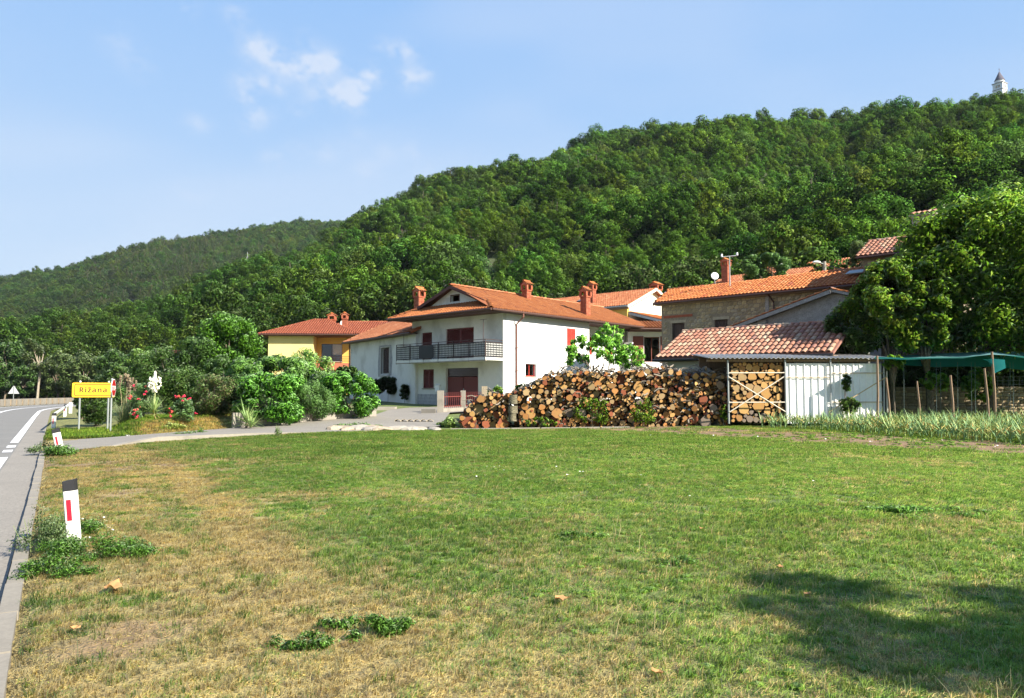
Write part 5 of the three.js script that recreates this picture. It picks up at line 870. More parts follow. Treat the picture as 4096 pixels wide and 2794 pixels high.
// ---------------------------------------------------------------- trees and shrubs, each a thing of its own
const C = { laurel: [[.075, .20, .022], [.10, .25, .028], [.06, .165, .02]], bay: [[.070, .175, .016], [.09, .21, .02], [.055, .14, .014]], dark: [[.055, .118, .022], [.072, .14, .028], [.08, .125, .032]], grey: [[.10, .15, .05], [.12, .165, .055], [.085, .135, .042]], sumac: [[.075, .155, .028], [.09, .18, .032], [.06, .13, .025]], peach: [[.13, .23, .045], [.16, .26, .055], [.10, .19, .04]], walnut: [[.12, .26, .03], [.15, .30, .04], [.09, .21, .025]], broad: [[.105, .215, .016], [.135, .25, .02], [.08, .17, .014], [.17, .25, .028]], olive: [[.17, .20, .022], [.13, .175, .02], [.20, .22, .026]], soft: [[.06, .125, .03], [.075, .145, .035]], brown: [[.11, .105, .045], [.09, .115, .04], [.13, .11, .055]] };
function foot(u, v, d) { const p = P(u, v, d); p.y = landY(p.x, p.z); return p; }
// a shrub or tree from its outline in view: middle, half width, top, bottom, depth
function plant(name, label, category, o) {
  const r = rng(o.seed), { u, w, top, bottom, d, n = 16, k = .34, count = 6000, leaf = .1, color, mat_ = LEAF, stem = .05, deep = .9, trunkH, group, wide = .45, up = .4, jitter = .8 } = o;
  const c0 = P(u, (top + bottom) / 2, d), hw = w / F * d, hh = (bottom - top) / 2 / F * d, y0 = landY(c0.x, c0.z), t = thing(name, label, category, V3(c0.x, y0, c0.z), 0, group), cy = c0.y - y0;
  const list = heap(r, [0, cy, 0], [hw * (1 - k * .55), hh * (1 - k * .4), hw * deep * (1 - k * .55)], n, Math.min(hw, hh * 1.2) * k, o.low ?? -.9);
  if (o.boxy) for (const b of list) { const sq = (v, m) => Math.sign(v) * m * Math.pow(Math.min(1, Math.abs(v) / m), .55); b[0] = sq(b[0], hw * .8); b[2] = sq(b[2], hw * deep * .8); b[1] = cy + sq(b[1] - cy, hh * .8); }
  mesh('crown', clumps(list, count, { r, size: leaf, color, wide, up, jitter, shell: o.shell ?? .3, lift: o.lift, gain: o.gain ?? 3.0 }), mat_, t);
  const tips = list.filter((_, i) => i % Math.max(1, Math.floor(n / 9)) === 0).map((b) => V3(b[0] * .8, b[1], b[2] * .8)); const th = trunkH ?? Math.max(.3, cy - hh * .5);
  const g = trunk(r, V3(0, 0, 0), th, stem, tips); for (let i = 0; i < (o.stems ?? 0); i++) { const a = r() * 6.28, tip = tips[i % tips.length]; g.push(tube([V3(Math.cos(a) * .15, -.05, Math.sin(a) * .15), V3(tip.x * .3, tip.y * .5, tip.z * .3), tip], [stem * .7, stem * .5, stem * .15], 6)); }
  mesh('trunk', g, o.bark ?? M.bark, t); return t;
}
// the group left of the houses
plant('bay_tree', 'dense rounded bright green tree in front of the yellow house', 'tree', { seed: 1, u: 915, w: 150, top: 1258, bottom: 1500, d: 43, n: 34, k: .34, count: 15000, leaf: .17, color: C.bay, mat_: GLOSSY, stem: .12 });
plant('bay_tree', 'darker leafy tree leaning against the left of the dense green tree', 'tree', { seed: 2, u: 800, w: 110, top: 1330, bottom: 1530, d: 42, n: 24, k: .36, count: 9000, leaf: .13, color: C.soft, stem: .09 });
plant('sumac', 'spreading sumac with drooping feathery leaves below the yellow wall', 'shrub', { seed: 3, u: 1085, w: 205, top: 1412, bottom: 1620, d: 35, n: 40, k: .3, shell: .1, count: 16000, leaf: .20, wide: .22, color: C.sumac, up: .7, lift: .3, stem: .06, stems: 4 });
plant('peach_tree', 'light green peach tree with slim pale trunk before the yellow balcony', 'tree', { seed: 4, u: 1240, w: 105, top: 1392, bottom: 1560, d: 39, n: 18, k: .32, shell: 0, count: 3000, leaf: .17, wide: .24, color: C.peach, stem: .05, jitter: 1, lift: .4 });
plant('wild_shrub', 'loose brownish green shrub with bare twigs behind the red flowers', 'shrub', { seed: 5, u: 860, w: 120, top: 1490, bottom: 1712, d: 30.5, n: 26, k: .36, count: 11000, leaf: .085, wide: .35, color: [...C.brown, ...C.dark], mat_: DULL, stem: .05, stems: 7 });
plant('wild_shrub', 'dark green shrub mass between the white flower spike and the laurel', 'shrub', { seed: 6, u: 735, w: 120, top: 1470, bottom: 1690, d: 32, n: 26, k: .36, count: 11000, leaf: .10, color: C.dark, stem: .05, stems: 5 });
plant('wild_shrub', 'tall mixed shrub behind the flower bed, below the red cottage roof', 'shrub', { seed: 7, u: 660, w: 150, top: 1390, bottom: 1600, d: 42, n: 26, k: .34, count: 10000, leaf: .13, color: [...C.soft, ...C.dark], stem: .07, stems: 3 });
plant('wild_shrub', 'bushy green shrub behind the sumac at the foot of the dense tree', 'shrub', { seed: 8, u: 900, w: 130, top: 1420, bottom: 1580, d: 37, n: 20, k: .36, count: 8000, leaf: .11, color: C.soft, stem: .06, stems: 3 });
plant('cherry_laurel', 'glossy bright cherry laurel shrub next to the sword-leaved yuccas', 'shrub', { seed: 9, u: 1080, w: 140, top: 1492, bottom: 1694, d: 29.6, n: 60, k: .28, boxy: true, shell: .2, count: 11000, leaf: .17, wide: .36, color: C.laurel, mat_: GLOSSY, up: .8, stem: .05, stems: 5 });
plant('soft_shrub', 'soft dark needle-leaved shrub between the two glossy laurels', 'shrub', { seed: 10, u: 1245, w: 118, top: 1535, bottom: 1680, d: 31, n: 30, k: .36, shell: .1, count: 12000, leaf: .085, wide: .22, color: C.soft, mat_: DULL, stem: .04, stems: 4 });
plant('cherry_laurel', 'glossy bright cherry laurel hedge at the corner of the house wing', 'shrub', { seed: 11, u: 1398, w: 118, top: 1494, bottom: 1668, d: 32.4, n: 60, k: .3, boxy: true, shell: .2, count: 11500, leaf: .17, wide: .36, color: C.laurel, mat_: GLOSSY, up: .8, stem: .05, stems: 5 });
plant('wild_shrub', 'loose green shrub filling behind the soft dark shrub', 'shrub', { seed: 42, u: 1310, w: 100, top: 1490, bottom: 1640, d: 34.5, n: 24, k: .36, shell: .1, count: 9000, leaf: .12, color: C.soft, stem: .05, stems: 4 });
plant('wild_shrub', 'broad green shrub between the dark shrub mass and the laurel', 'shrub', { seed: 43, u: 960, w: 110, top: 1500, bottom: 1690, d: 32, n: 26, k: .36, shell: .1, count: 9000, leaf: .12, color: C.soft, stem: .05, stems: 4 });
plant('vine_hedge', 'trailing vine foliage under the yellow house balcony', 'shrub', { seed: 12, u: 1365, w: 80, top: 1466, bottom: 1530, d: 46, n: 14, k: .5, count: 3500, leaf: .17, wide: .8, color: C.soft, stem: .04 });
plant('wall_creeper', 'dark creeper arching along the base of the wing wall', 'climber', { seed: 13, u: 1552, w: 95, top: 1508, bottom: 1582, d: 52.4, n: 44, k: .36, shell: .1, count: 6500, leaf: .13, wide: .7, color: C.dark, stem: .012, deep: .2, gain: 2.2 });
plant('wall_creeper', 'thin creeper strand hanging down the right of the wing wall', 'climber', { seed: 14, u: 1618, w: 22, top: 1530, bottom: 1612, d: 50.4, n: 16, k: .5, shell: 0, count: 1600, leaf: .11, wide: .7, color: C.dark, stem: .012, deep: .6, gain: 2.2 });
plant('clipped_hedge', 'clipped dark green hedge behind the yellow town sign', 'hedge', { seed: 15, u: 385, w: 72, top: 1548, bottom: 1712, d: 32.5, n: 26, k: .42, count: 9000, leaf: .085, color: C.dark, stem: .05, stems: 3, deep: 1.2 });
plant('clipped_hedge', 'lighter green hedge end beside the road behind the sign', 'hedge', { seed: 16, u: 330, w: 42, top: 1532, bottom: 1660, d: 40, n: 20, k: .42, count: 6000, leaf: .10, color: C.soft, stem: .05, stems: 2, deep: 1.4 });
plant('wild_shrub', 'shrub with arching grassy leaves right of the sign', 'shrub', { seed: 17, u: 520, w: 70, top: 1520, bottom: 1640, d: 34, n: 18, k: .4, count: 6000, leaf: .12, wide: .2, color: C.soft, stem: .04, stems: 4 });
plant('young_walnut', 'light green young walnut tree in front of the white sunlit wall', 'tree', { seed: 18, u: 2375, w: 160, top: 1335, bottom: 1505, d: 32, n: 46, k: .2, count: 2100, shell: .0, leaf: .2, wide: .30, gain: 3.3, color: C.walnut, stem: .05, stems: 4, jitter: .9, lift: .5, low: -.5 });
plant('young_walnut', 'upper shoot of the light green walnut before the air conditioner', 'tree', { seed: 19, u: 2440, w: 72, top: 1296, bottom: 1400, d: 32.4, n: 18, k: .3, count: 560, shell: 0, leaf: .2, wide: .3, gain: 3.3, color: C.walnut, stem: .02, jitter: .9, lift: .5 });
plant('young_walnut', 'right-hand spray of the light green walnut by the link building', 'tree', { seed: 20, u: 2535, w: 62, top: 1372, bottom: 1490, d: 32.2, n: 18, k: .3, count: 560, shell: 0, leaf: .2, wide: .3, gain: 3.3, color: C.walnut, stem: .035, jitter: .9, lift: .5 });
plant('weed_clump', 'leafy weeds between the fence and the log heap', 'plant', { seed: 21, u: 1985, w: 34, top: 1545, bottom: 1610, d: 33, n: 9, k: .5, count: 700, leaf: .12, color: C.broad, stem: .02, stems: 3 });
plant('weed_clump', 'leafy weeds at the foot of the white wall', 'plant', { seed: 22, u: 2085, w: 36, top: 1530, bottom: 1600, d: 34, n: 9, k: .5, count: 700, leaf: .12, color: C.broad, stem: .02, stems: 3 });
// the large trees on the right
plant('garden_tree', 'huge dark broad-leaved tree filling the right side above the net', 'tree', { seed: 31, u: 3960, w: 420, top: 745, bottom: 1470, d: 30.4, n: 120, k: .22, count: 58000, shell: .1, gain: 2.6, leaf: .2, wide: .42, color: C.broad, mat_: GLOSSY, stem: .18, deep: .8, lift: .3, trunkH: 2.6 });
plant('garden_tree', 'olive-green fine-leaved tree leaning over the shed roof', 'tree', { seed: 32, u: 3560, w: 195, top: 1005, bottom: 1450, d: 30, n: 60, k: .25, count: 26000, gain: 2.5, shell: .1, leaf: .17, wide: .42, color: [...C.olive.slice(1, 2), ...C.broad], stem: .12, deep: .8, lift: .3, trunkH: 2.4 });
plant('garden_tree', 'deep green tree joining the olive tree and the huge tree', 'tree', { seed: 44, u: 3705, w: 130, top: 1000, bottom: 1460, d: 29.3, n: 60, k: .26, count: 20000, gain: 2.2, shell: .1, leaf: .2, wide: .42, color: C.broad, stem: .12, deep: .8, lift: .3, trunkH: 2.4 });
plant('garden_tree', 'dark tree overhanging the right end of the tiled shed', 'tree', { seed: 33, u: 3420, w: 120, top: 1190, bottom: 1440, d: 30.4, n: 34, k: .32, shell: .1, count: 15000, leaf: .13, color: C.dark, stem: .09, trunkH: 2.4 });
plant('garden_tree', 'bright green upper tree behind the huge tree at the right edge', 'tree', { seed: 34, u: 3840, w: 150, top: 820, bottom: 1200, d: 34, n: 44, k: .28, count: 14000, shell: .15, leaf: .27, wide: .4, color: C.broad, mat_: GLOSSY, stem: .14, lift: .3 });
plant('hanging_bough', 'low leafy bough hanging under the green net', 'bough', { seed: 35, u: 3740, w: 75, top: 1490, bottom: 1560, d: 28, n: 10, k: .42, count: 700, leaf: .2, wide: .42, color: C.broad, stem: .03, lift: .4 });
plant('hanging_bough', 'leafy bough hanging beside the bent stake under the net', 'bough', { seed: 36, u: 3905, w: 70, top: 1480, bottom: 1620, d: 28.4, n: 12, k: .38, count: 800, leaf: .2, wide: .42, color: C.broad, stem: .03, lift: .4 });
plant('hanging_bough', 'leafy bough hanging at the right end of the white sheets', 'bough', { seed: 37, u: 3575, w: 60, top: 1420, bottom: 1480, d: 27.6, n: 9, k: .42, count: 500, leaf: .2, wide: .42, color: C.broad, stem: .03, lift: .4 });
plant('under_shrub', 'dark undergrowth behind the stakes and the stone wall', 'shrub', { seed: 38, u: 3960, w: 330, top: 1400, bottom: 1650, d: 33.5, n: 40, k: .4, count: 14000, leaf: .2, color: C.dark, stem: .05, stems: 3 });
plant('under_shrub', 'dark undergrowth behind the thin stakes and the shed end', 'shrub', { seed: 41, u: 3690, w: 160, top: 1420, bottom: 1650, d: 33, n: 30, k: .4, count: 9000, leaf: .2, color: C.dark, stem: .05, stems: 3 });
plant('village_tree', 'leafy green tree rising behind the long stone roof', 'tree', { seed: 39, u: 3065, w: 130, top: 1010, bottom: 1140, d: 58, n: 20, k: .36, count: 9000, leaf: .2, color: C.soft, stem: .1 });
plant('village_tree', 'grey-green tree beside the upper tower roof', 'tree', { seed: 40, u: 3440, w: 60, top: 955, bottom: 1100, d: 64, n: 16, k: .38, count: 5000, leaf: .18, color: C.grey, stem: .1 });
// trees by the road bend on the left
[['riverside_tree', 'round green tree at the left edge beyond the road', 20, 75, 1350, 1590, 118, C.soft], ['riverside_tree', 'grey-green willow-like tree behind the yellow sign', 330, 90, 1400, 1590, 108, C.grey], ['riverside_tree', 'broad grey-green tree right of the pale birch', 232, 70, 1390, 1595, 114, C.grey], ['riverside_tree', 'dense tree between the sign and the cottage', 455, 85, 1395, 1580, 98, C.soft], ['riverside_tree', 'weeping light green tree left of the cottage roof', 560, 80, 1390, 1570, 92, C.peach], ['riverside_tree', 'dark bushy tree behind the plumed grass', 470, 70, 1455, 1600, 70, C.dark], ['riverside_tree', 'tall loose tree in front of the cottage', 665, 60, 1395, 1560, 76, C.grey], ['riverside_tree', 'low green tree by the parapet wall', 95, 60, 1450, 1600, 112, C.soft], ['riverside_tree', 'round-headed tree to the right of the cottage', 800, 55, 1345, 1530, 84, C.soft]].forEach(([n, l, u, w, t, b, d, c], i) => plant(n, l, 'tree', { seed: 60 + i, u, w, top: t, bottom: b, d, n: 26, k: .34, count: 5200, leaf: .34 * d / 100, color: c, stem: .16, group: 'trees beyond the road bend' }));
{ // slender pale-trunked tree
  const r = rng(90), p = foot(147, 1580, 104), t = thing('birch_tree', 'slender pale-trunked tree standing by the road bend', 'tree', p); const h = P(160, 1372, 104).y - p.y; const top = V3(.6, h, 0), tips = []; for (let i = 0; i < 9; i++) tips.push(V3((r() - .5) * 3.4, h * (.60 + .42 * r()), (r() - .5) * 2.4)); const pale = mat(.62, .56, .46, { tex: T.bark });
  const g = [tube([V3(0, -.2, 0), V3(.15, h * .3, 0), V3(.35, h * .6, 0), V3(.7, h * .82, 0)], [.2, .16, .12, .05], 8)]; for (const q of tips) g.push(tube([V3(.3, h * .55, 0), V3(.3, h * .6, 0).lerp(q, .5).add(V3(0, .4, 0)), q], [.08, .05, .02], 5)); mesh('trunk', g, pale, t); mesh('crown', clumps(tips.map((q) => [q.x, q.y, q.z, .9, .8, .9]), 2400, { r, size: .3, shell: 0, color: C.grey, up: .3, jitter: .8 }), LEAF, t);
}
{ // the tree that stands out of view on the right and shades the near lawn
  const r = rng(91), t = thing('lawn_tree', 'small round-headed tree on the lawn just right of the view', 'tree', V3(10.8, 0, .15)); const list = heap(r, [0, 5.6, 0], [1.3, 1.15, 1.4], 18, .52, -.95); mesh('crown', clumps(list, 5200, { r, size: .15, color: C.soft, up: .3, jitter: .8, shell: .35 }), LEAF, t); mesh('trunk', trunk(r, V3(0, 0, 0), 4.4, .08, list.slice(0, 8).map((b) => V3(b[0], b[1], b[2]))), M.bark, t);
}
{ const r = rng(92), t = thing('added_shade_tree', 'broad unseen tree added just beyond the right edge to shade the garden wall', 'tree', V3(23.2, .4, -28)); const list = heap(r, [0, 4.6, 0], [3.0, 2.6, 3.0], 26, 1.0, -.95); mesh('crown', clumps(list, 6000, { r, size: .28, color: C.broad, up: .3, jitter: .8, shell: .2 }), LEAF, t); mesh('trunk', trunk(r, V3(0, 0, 0), 3.2, .16, list.slice(0, 8).map((b) => V3(b[0], b[1], b[2]))), M.bark, t); }  // unseen tree, added out of view so its crown shades the garden wall
// a front row of single trees along the foot of the wood
{
  const r = rng(95); let n = 0;
  for (let u = -60; u < 4200; u += 62) {
    const uu = u + (r() - .5) * 40, th = Math.atan((uu - 2048) / F), rr = table(footR, uu) + 1 + 9 * r(), x = Math.sin(th) * rr, z = -Math.cos(th) * rr, q = roadAt(x, z)[1]; if (q > -12 && q < 5) continue;
    const s = .8 + .45 * r(), [crown, stem] = woodKinds[Math.floor(r() * 7)], t = thing('woodland_tree', `${s > 1.05 ? 'tall' : s > .92 ? 'middling' : 'smaller'} broadleaf tree at the foot of the wood ${u < 700 ? 'beyond the road bend' : u < 1100 ? 'behind the dense green tree' : u < 1500 ? 'behind the yellow house' : u < 2050 ? 'behind the white house gable' : u < 2600 ? 'behind the white house chimneys' : u < 3100 ? 'behind the roof mast' : u < 3500 ? 'behind the concrete pole' : 'behind the right-hand trees'}`, 'tree', V3(x, landY(x, z) - .3, z), r() * 6.28, 'front trees at the foot of the wood'); t.scale.set(s, s * (.9 + .3 * r()), s); mesh('crown', crown, FOREST, t); mesh('trunk', stem, M.bark, t); n++;
  }
  for (const [u, v, s, l, k] of [[3395, 468, 1.25, 'tall broad oak standing out on the crest of the hill', 0], [3290, 480, .9, 'thin-crowned tree on the crest left of the broad oak', 3], [3480, 470, .9, 'small rounded tree on the crest right of the broad oak', 2]]) { const th = Math.atan((u - 2048) / F), rr = table(ridgeR, u) - 3, x = Math.sin(th) * rr, z = -Math.cos(th) * rr, t = thing('crest_tree', l, 'tree', V3(x, landY(x, z), z), 0); t.scale.setScalar(s * 1.15); mesh('crown', woodKinds[k][0], FOREST, t); mesh('trunk', woodKinds[k][1], M.bark, t); }
}
// ---------------------------------------------------------------- sword-leaved plants, flowers, plumes
function blade(p, dir, len, w, sag, seg = 4) { // a long leaf that rises and bends over
  const pos = [], idx = [], side = V3(-dir.z, 0, dir.x).normalize(); for (let i = 0; i <= seg; i++) { const t = i / seg, c = p.clone().addScaledVector(dir, len * t).add(V3(0, -sag * len * t * t, 0)), k = w * (1 - t) * (t < .15 ? .7 + 2 * t : 1) / 2; const a = c.clone().addScaledVector(side, k), b = c.clone().addScaledVector(side, -k), m = c.clone().add(V3(0, -k * .5, 0)); pos.push(...a.toArray(), ...m.toArray(), ...b.toArray()); }
  for (let i = 0; i < seg; i++) { const o = i * 3; idx.push(o, o + 1, o + 3, o + 1, o + 4, o + 3, o + 1, o + 2, o + 4, o + 2, o + 5, o + 4); }
  const g = new THREE.BufferGeometry(); g.setAttribute('position', new THREE.Float32BufferAttribute(pos, 3)); g.setIndex(idx); g.computeVertexNormals(); return g;
}
const two = (a, b, c, o = {}) => { const m = mat(a, b, c, { roughness: .6, ...o }); m.side = THREE.DoubleSide; return m; };
function rosette(t, r, at, n, len, w, mats_, sag = [.1, .9], low = .05) { for (let i = 0; i < n; i++) { const a = i * 2.39996, e = lerp(low, 1.35, Math.pow(i / n, .8)), dir = V3(Math.cos(a) * Math.cos(e), Math.sin(e), Math.sin(a) * Math.cos(e)); mesh('leaf', blade(at.clone().add(V3(dir.x * .04, r() * .12, dir.z * .04)), dir, len * (.75 + .4 * r()), w, lerp(sag[1], sag[0], e / 1.4) * (.4 + .6 * r())), mats_[Math.floor(r() * mats_.length)], t); } }
{
  const r = rng(701), green = [two(.20, .30, .08), two(.17, .27, .08), two(.27, .36, .11)], dry = [two(.42, .30, .13), two(.36, .23, .10)];
  const t = thing('yucca', 'yucca with a tall spike of cream-white bell flowers', 'plant', foot(615, 1668, 28.4)); rosette(t, r, V3(0, .28, 0), 46, .78, .055, green, [.0, .55]); rosette(t, r, V3(0, .18, 0), 16, .5, .05, dry, [.6, 1.2], -.2);
  const top = P(610, 1488, 28.4).y - t.position.y, y0 = P(610, 1568, 28.4).y - t.position.y; mesh('flower_stalk', tube([V3(0, .2, 0), V3(.02, y0, 0), V3(.0, top, 0)], [.022, .018, .008], 7), two(.32, .36, .14), t);
  const bell = new THREE.SphereGeometry(.032, 7, 5).scale(1, 1.25, 1), white = mat(.82, .80, .64, { roughness: .6 }); for (let i = 0; i < 150; i++) { const f = Math.pow(r(), .9), y = lerp(y0 - .02, top, f), q = (f < .12 ? .06 : f < .72 ? .235 * Math.sin(Math.min(1, (f - .05) / .5) * 2.2) : .07 * (1.15 - f)) * (.35 + .75 * Math.sqrt(r())), a = r() * 6.28, b = mesh('flower', bell, white, t); b.position.set(Math.cos(a) * q, y, Math.sin(a) * q); b.rotation.set(r() - .5, r() * 6, r() - .5); }
  [[985, 1690, 28.3, .95, 'larger dark sword-leaved yucca in front of the glossy laurel', 40, .25], [1003, 1704, 27.9, .75, 'low spreading yucca at the end of the planter wall', 40, .1], [1000, 1650, 29.2, .9, 'upright yucca behind the low spreading one', 34, .75]].forEach(([u, v, d, len, l, n, y]) => { const k = thing('yucca', l, 'plant', foot(u, v, d)); rosette(k, r, V3(0, y, 0), n, len, .06, green, [.0, .5]); if (y > .2) mesh('stem', tube([V3(0, -.1, 0), V3(.02, y, 0)], [.06, .05], 7), M.bark, k); });
}
{ // oleander with red flowers
  const r = rng(711); [[575, 1600, 28.8, 55, 1535, 1665, 'oleander with red flowers left of the white flower spike', 9], [735, 1640, 28.2, 52, 1590, 1690, 'oleander with crimson flowers right of the white flower spike', 13], [545, 1668, 28.2, 26, 1640, 1680, 'low red-flowered sprig beside the plumed grass', 8]].forEach(([u, v, d, w, top, bottom, label, n], i) => {
    const t = plant('oleander', label, 'shrub', { seed: 720 + i, u, w, top, bottom, d, n: 12, k: .42, count: 1300, leaf: .12, wide: .2, color: [[.09, .16, .05], [.07, .13, .04]], stem: .02, stems: 5 }); const hw = w / F * d, hh = (bottom - top) / 2 / F * d, cy = P(u, (top + bottom) / 2, d).y - t.position.y; const pet = new THREE.SphereGeometry(.028, 6, 4).scale(1, .5, 1);
    for (let k = 0; k < n; k++) { const a = r() * 6.28, e = r() * 2 - .7, q = Math.sqrt(1 - Math.min(.95, e * e * .5)), f = part('blossom', t, V3(Math.cos(a) * hw * q, cy + e * hh * .9, Math.abs(Math.sin(a)) * hw * .8)); const m = r() < .6 ? mat(.62, .02, .07, { roughness: .6 }) : mat(.70, .08, .06, { roughness: .6 }); for (let j = 0; j < 5; j++) { const b = mesh('petal', pet, m, f); b.position.set((r() - .5) * .09, (r() - .5) * .07, (r() - .5) * .09); b.rotation.set(r() * 3, r() * 3, 0); } }
  });
}
{ // plumed grass
  const r = rng(731), t = thing('pampas_grass', 'tall clump of arching grass with dry tan plumes', 'plant', foot(500, 1690, 29.2)), g = [], dry = []; for (let i = 0; i < 420; i++) { const a = r() * 6.28, e = .7 + .75 * r(), dir = V3(Math.cos(a) * Math.cos(e), Math.sin(e), Math.sin(a) * Math.cos(e)); (r() < .75 ? g : dry).push(blade(V3((r() - .5) * .3, 0, (r() - .5) * .3), dir, 1.0 + .8 * r(), .014, .35 * r() + .12, 5)); }
  mesh('green_blades', g, two(.13, .19, .07), t).userData.kind = 'stuff'; mesh('dry_blades', dry, two(.36, .29, .15), t).userData.kind = 'stuff';
  for (let i = 0; i < 9; i++) { const x = (r() - .5) * .6, h = 1.75 + .45 * r(), z = (r() - .5) * .4; mesh('plume_stalk', tube([V3(x * .3, 0, z * .3), V3(x * .7, h * .6, z), V3(x, h * .8, z)], [.008, .007, .005], 5), two(.45, .36, .2), t); mesh('plume', clumps(Array.from({ length: 6 }, (_, k) => [x + k * .01, h * .76 + k * .07, z, .035, .07, .035]), 170, { r, size: .09, wide: .12, color: [[.48, .39, .25], [.40, .31, .19]], up: 1, gain: 1 }), DULL, t); }
}
// ---------------------------------------------------------------- kitchen garden on the right: leeks, stakes, net, stone wall
{
  const r = rng(741); const mats_ = [two(.20, .33, .11), two(.24, .37, .12), two(.17, .29, .11), two(.30, .38, .10)], yel = [two(.50, .40, .10), two(.55, .36, .10)]; let n = 0;
  const geoSets = []; for (let k = 0; k < 8; k++) { const g = [], y = []; for (let i = 0; i < 9; i++) { const a = i * 2.4 + r(), e = .75 + .6 * r(), dir = V3(Math.cos(a) * Math.cos(e), Math.sin(e), Math.sin(a) * Math.cos(e)); (i < 7 ? g : y).push(blade(V3(0, .08 + .02 * i, 0), i < 7 ? dir : V3(Math.cos(a) * .8, .6, Math.sin(a) * .8), (.55 + .34 * r()) * (i < 7 ? 1 : .7), .034, .2 + .6 * r(), 4)); } g.push(tube([V3(0, 0, 0), V3(0, .2, 0)], [.016, .014], 5)); geoSets.push([join(g), join(y)]); }
  const spots = []; for (let row = 0; row < 22; row++) for (let i = 0; i < 46; i++) { const u = 3030 + (i + r() * .8) * 26, d = lerp(27.1, 27.3, r()) - row * .36 + (r() - .5) * .14, front = table([[3030, 26.9], [3300, 25.2], [3600, 22.6], [4096, 19.9], [4300, 19.2]], u); if (u > 4230 || d < front) continue; spots.push([u + (row % 2) * 13, d]); }
  spots.sort((a, b) => a[1] - b[1]); const rest = [];
  spots.forEach(([u, d], i) => { const x = (u - 2048) / F * d, z = -d, k = Math.floor(r() * 8), s = .85 + .4 * r(), a = r() * 6.28, y = landY(x, z); if (i < 285) { const e = d - table([[3030, 26.9], [3300, 25.2], [3600, 22.6], [4096, 19.9], [4300, 19.2]], u), part_ = ['front row', 'second row', 'third row', 'fourth row', 'fifth row', 'sixth row', 'seventh row', 'rearmost rows'][Math.min(7, Math.floor(e / .42))], side = u < 3330 ? 'before the left white sheet' : u < 3530 ? 'before the right white sheet' : u < 3640 ? 'before the short leaning stake' : u < 3750 ? 'before the thin stake' : u < 3870 ? 'before the stout stake' : u < 4000 ? 'before the tall net post' : 'at the right edge'; const t = thing('leek_plant', `leek with arching blue-green leaves, ${part_} ${side}`, 'plant', V3(x, y, z), a, 'leeks in the vegetable bed'); t.scale.setScalar(s); mesh('leaves', geoSets[k][0], mats_[k % 4], t); mesh('yellowed_leaves', geoSets[k][1], yel[k % 2], t); } else rest.push([x, y, z, a, s, k]); });
  const bed = new THREE.Group(); bed.name = 'leek_rows'; bed.userData.kind = 'stuff'; scene.add(bed); const m4 = new THREE.Matrix4(), q4 = new THREE.Quaternion();
  for (let k = 0; k < 8; k++) { const mine = rest.filter((l) => l[5] === k); if (!mine.length) continue; for (const w of [0, 1]) { const im = new THREE.InstancedMesh(geoSets[k][w], w ? yel[k % 2] : mats_[k % 4], mine.length); im.name = 'leek_leaves'; im.userData.kind = 'stuff'; im.castShadow = im.receiveShadow = true; mine.forEach(([x, y, z, a, s], i) => im.setMatrixAt(i, m4.compose(V3(x, y, z), q4.setFromAxisAngle(V3(0, 1, 0), a), V3(s, s, s)))); bed.add(im); } }
  console.log('leeks', spots.length);
}
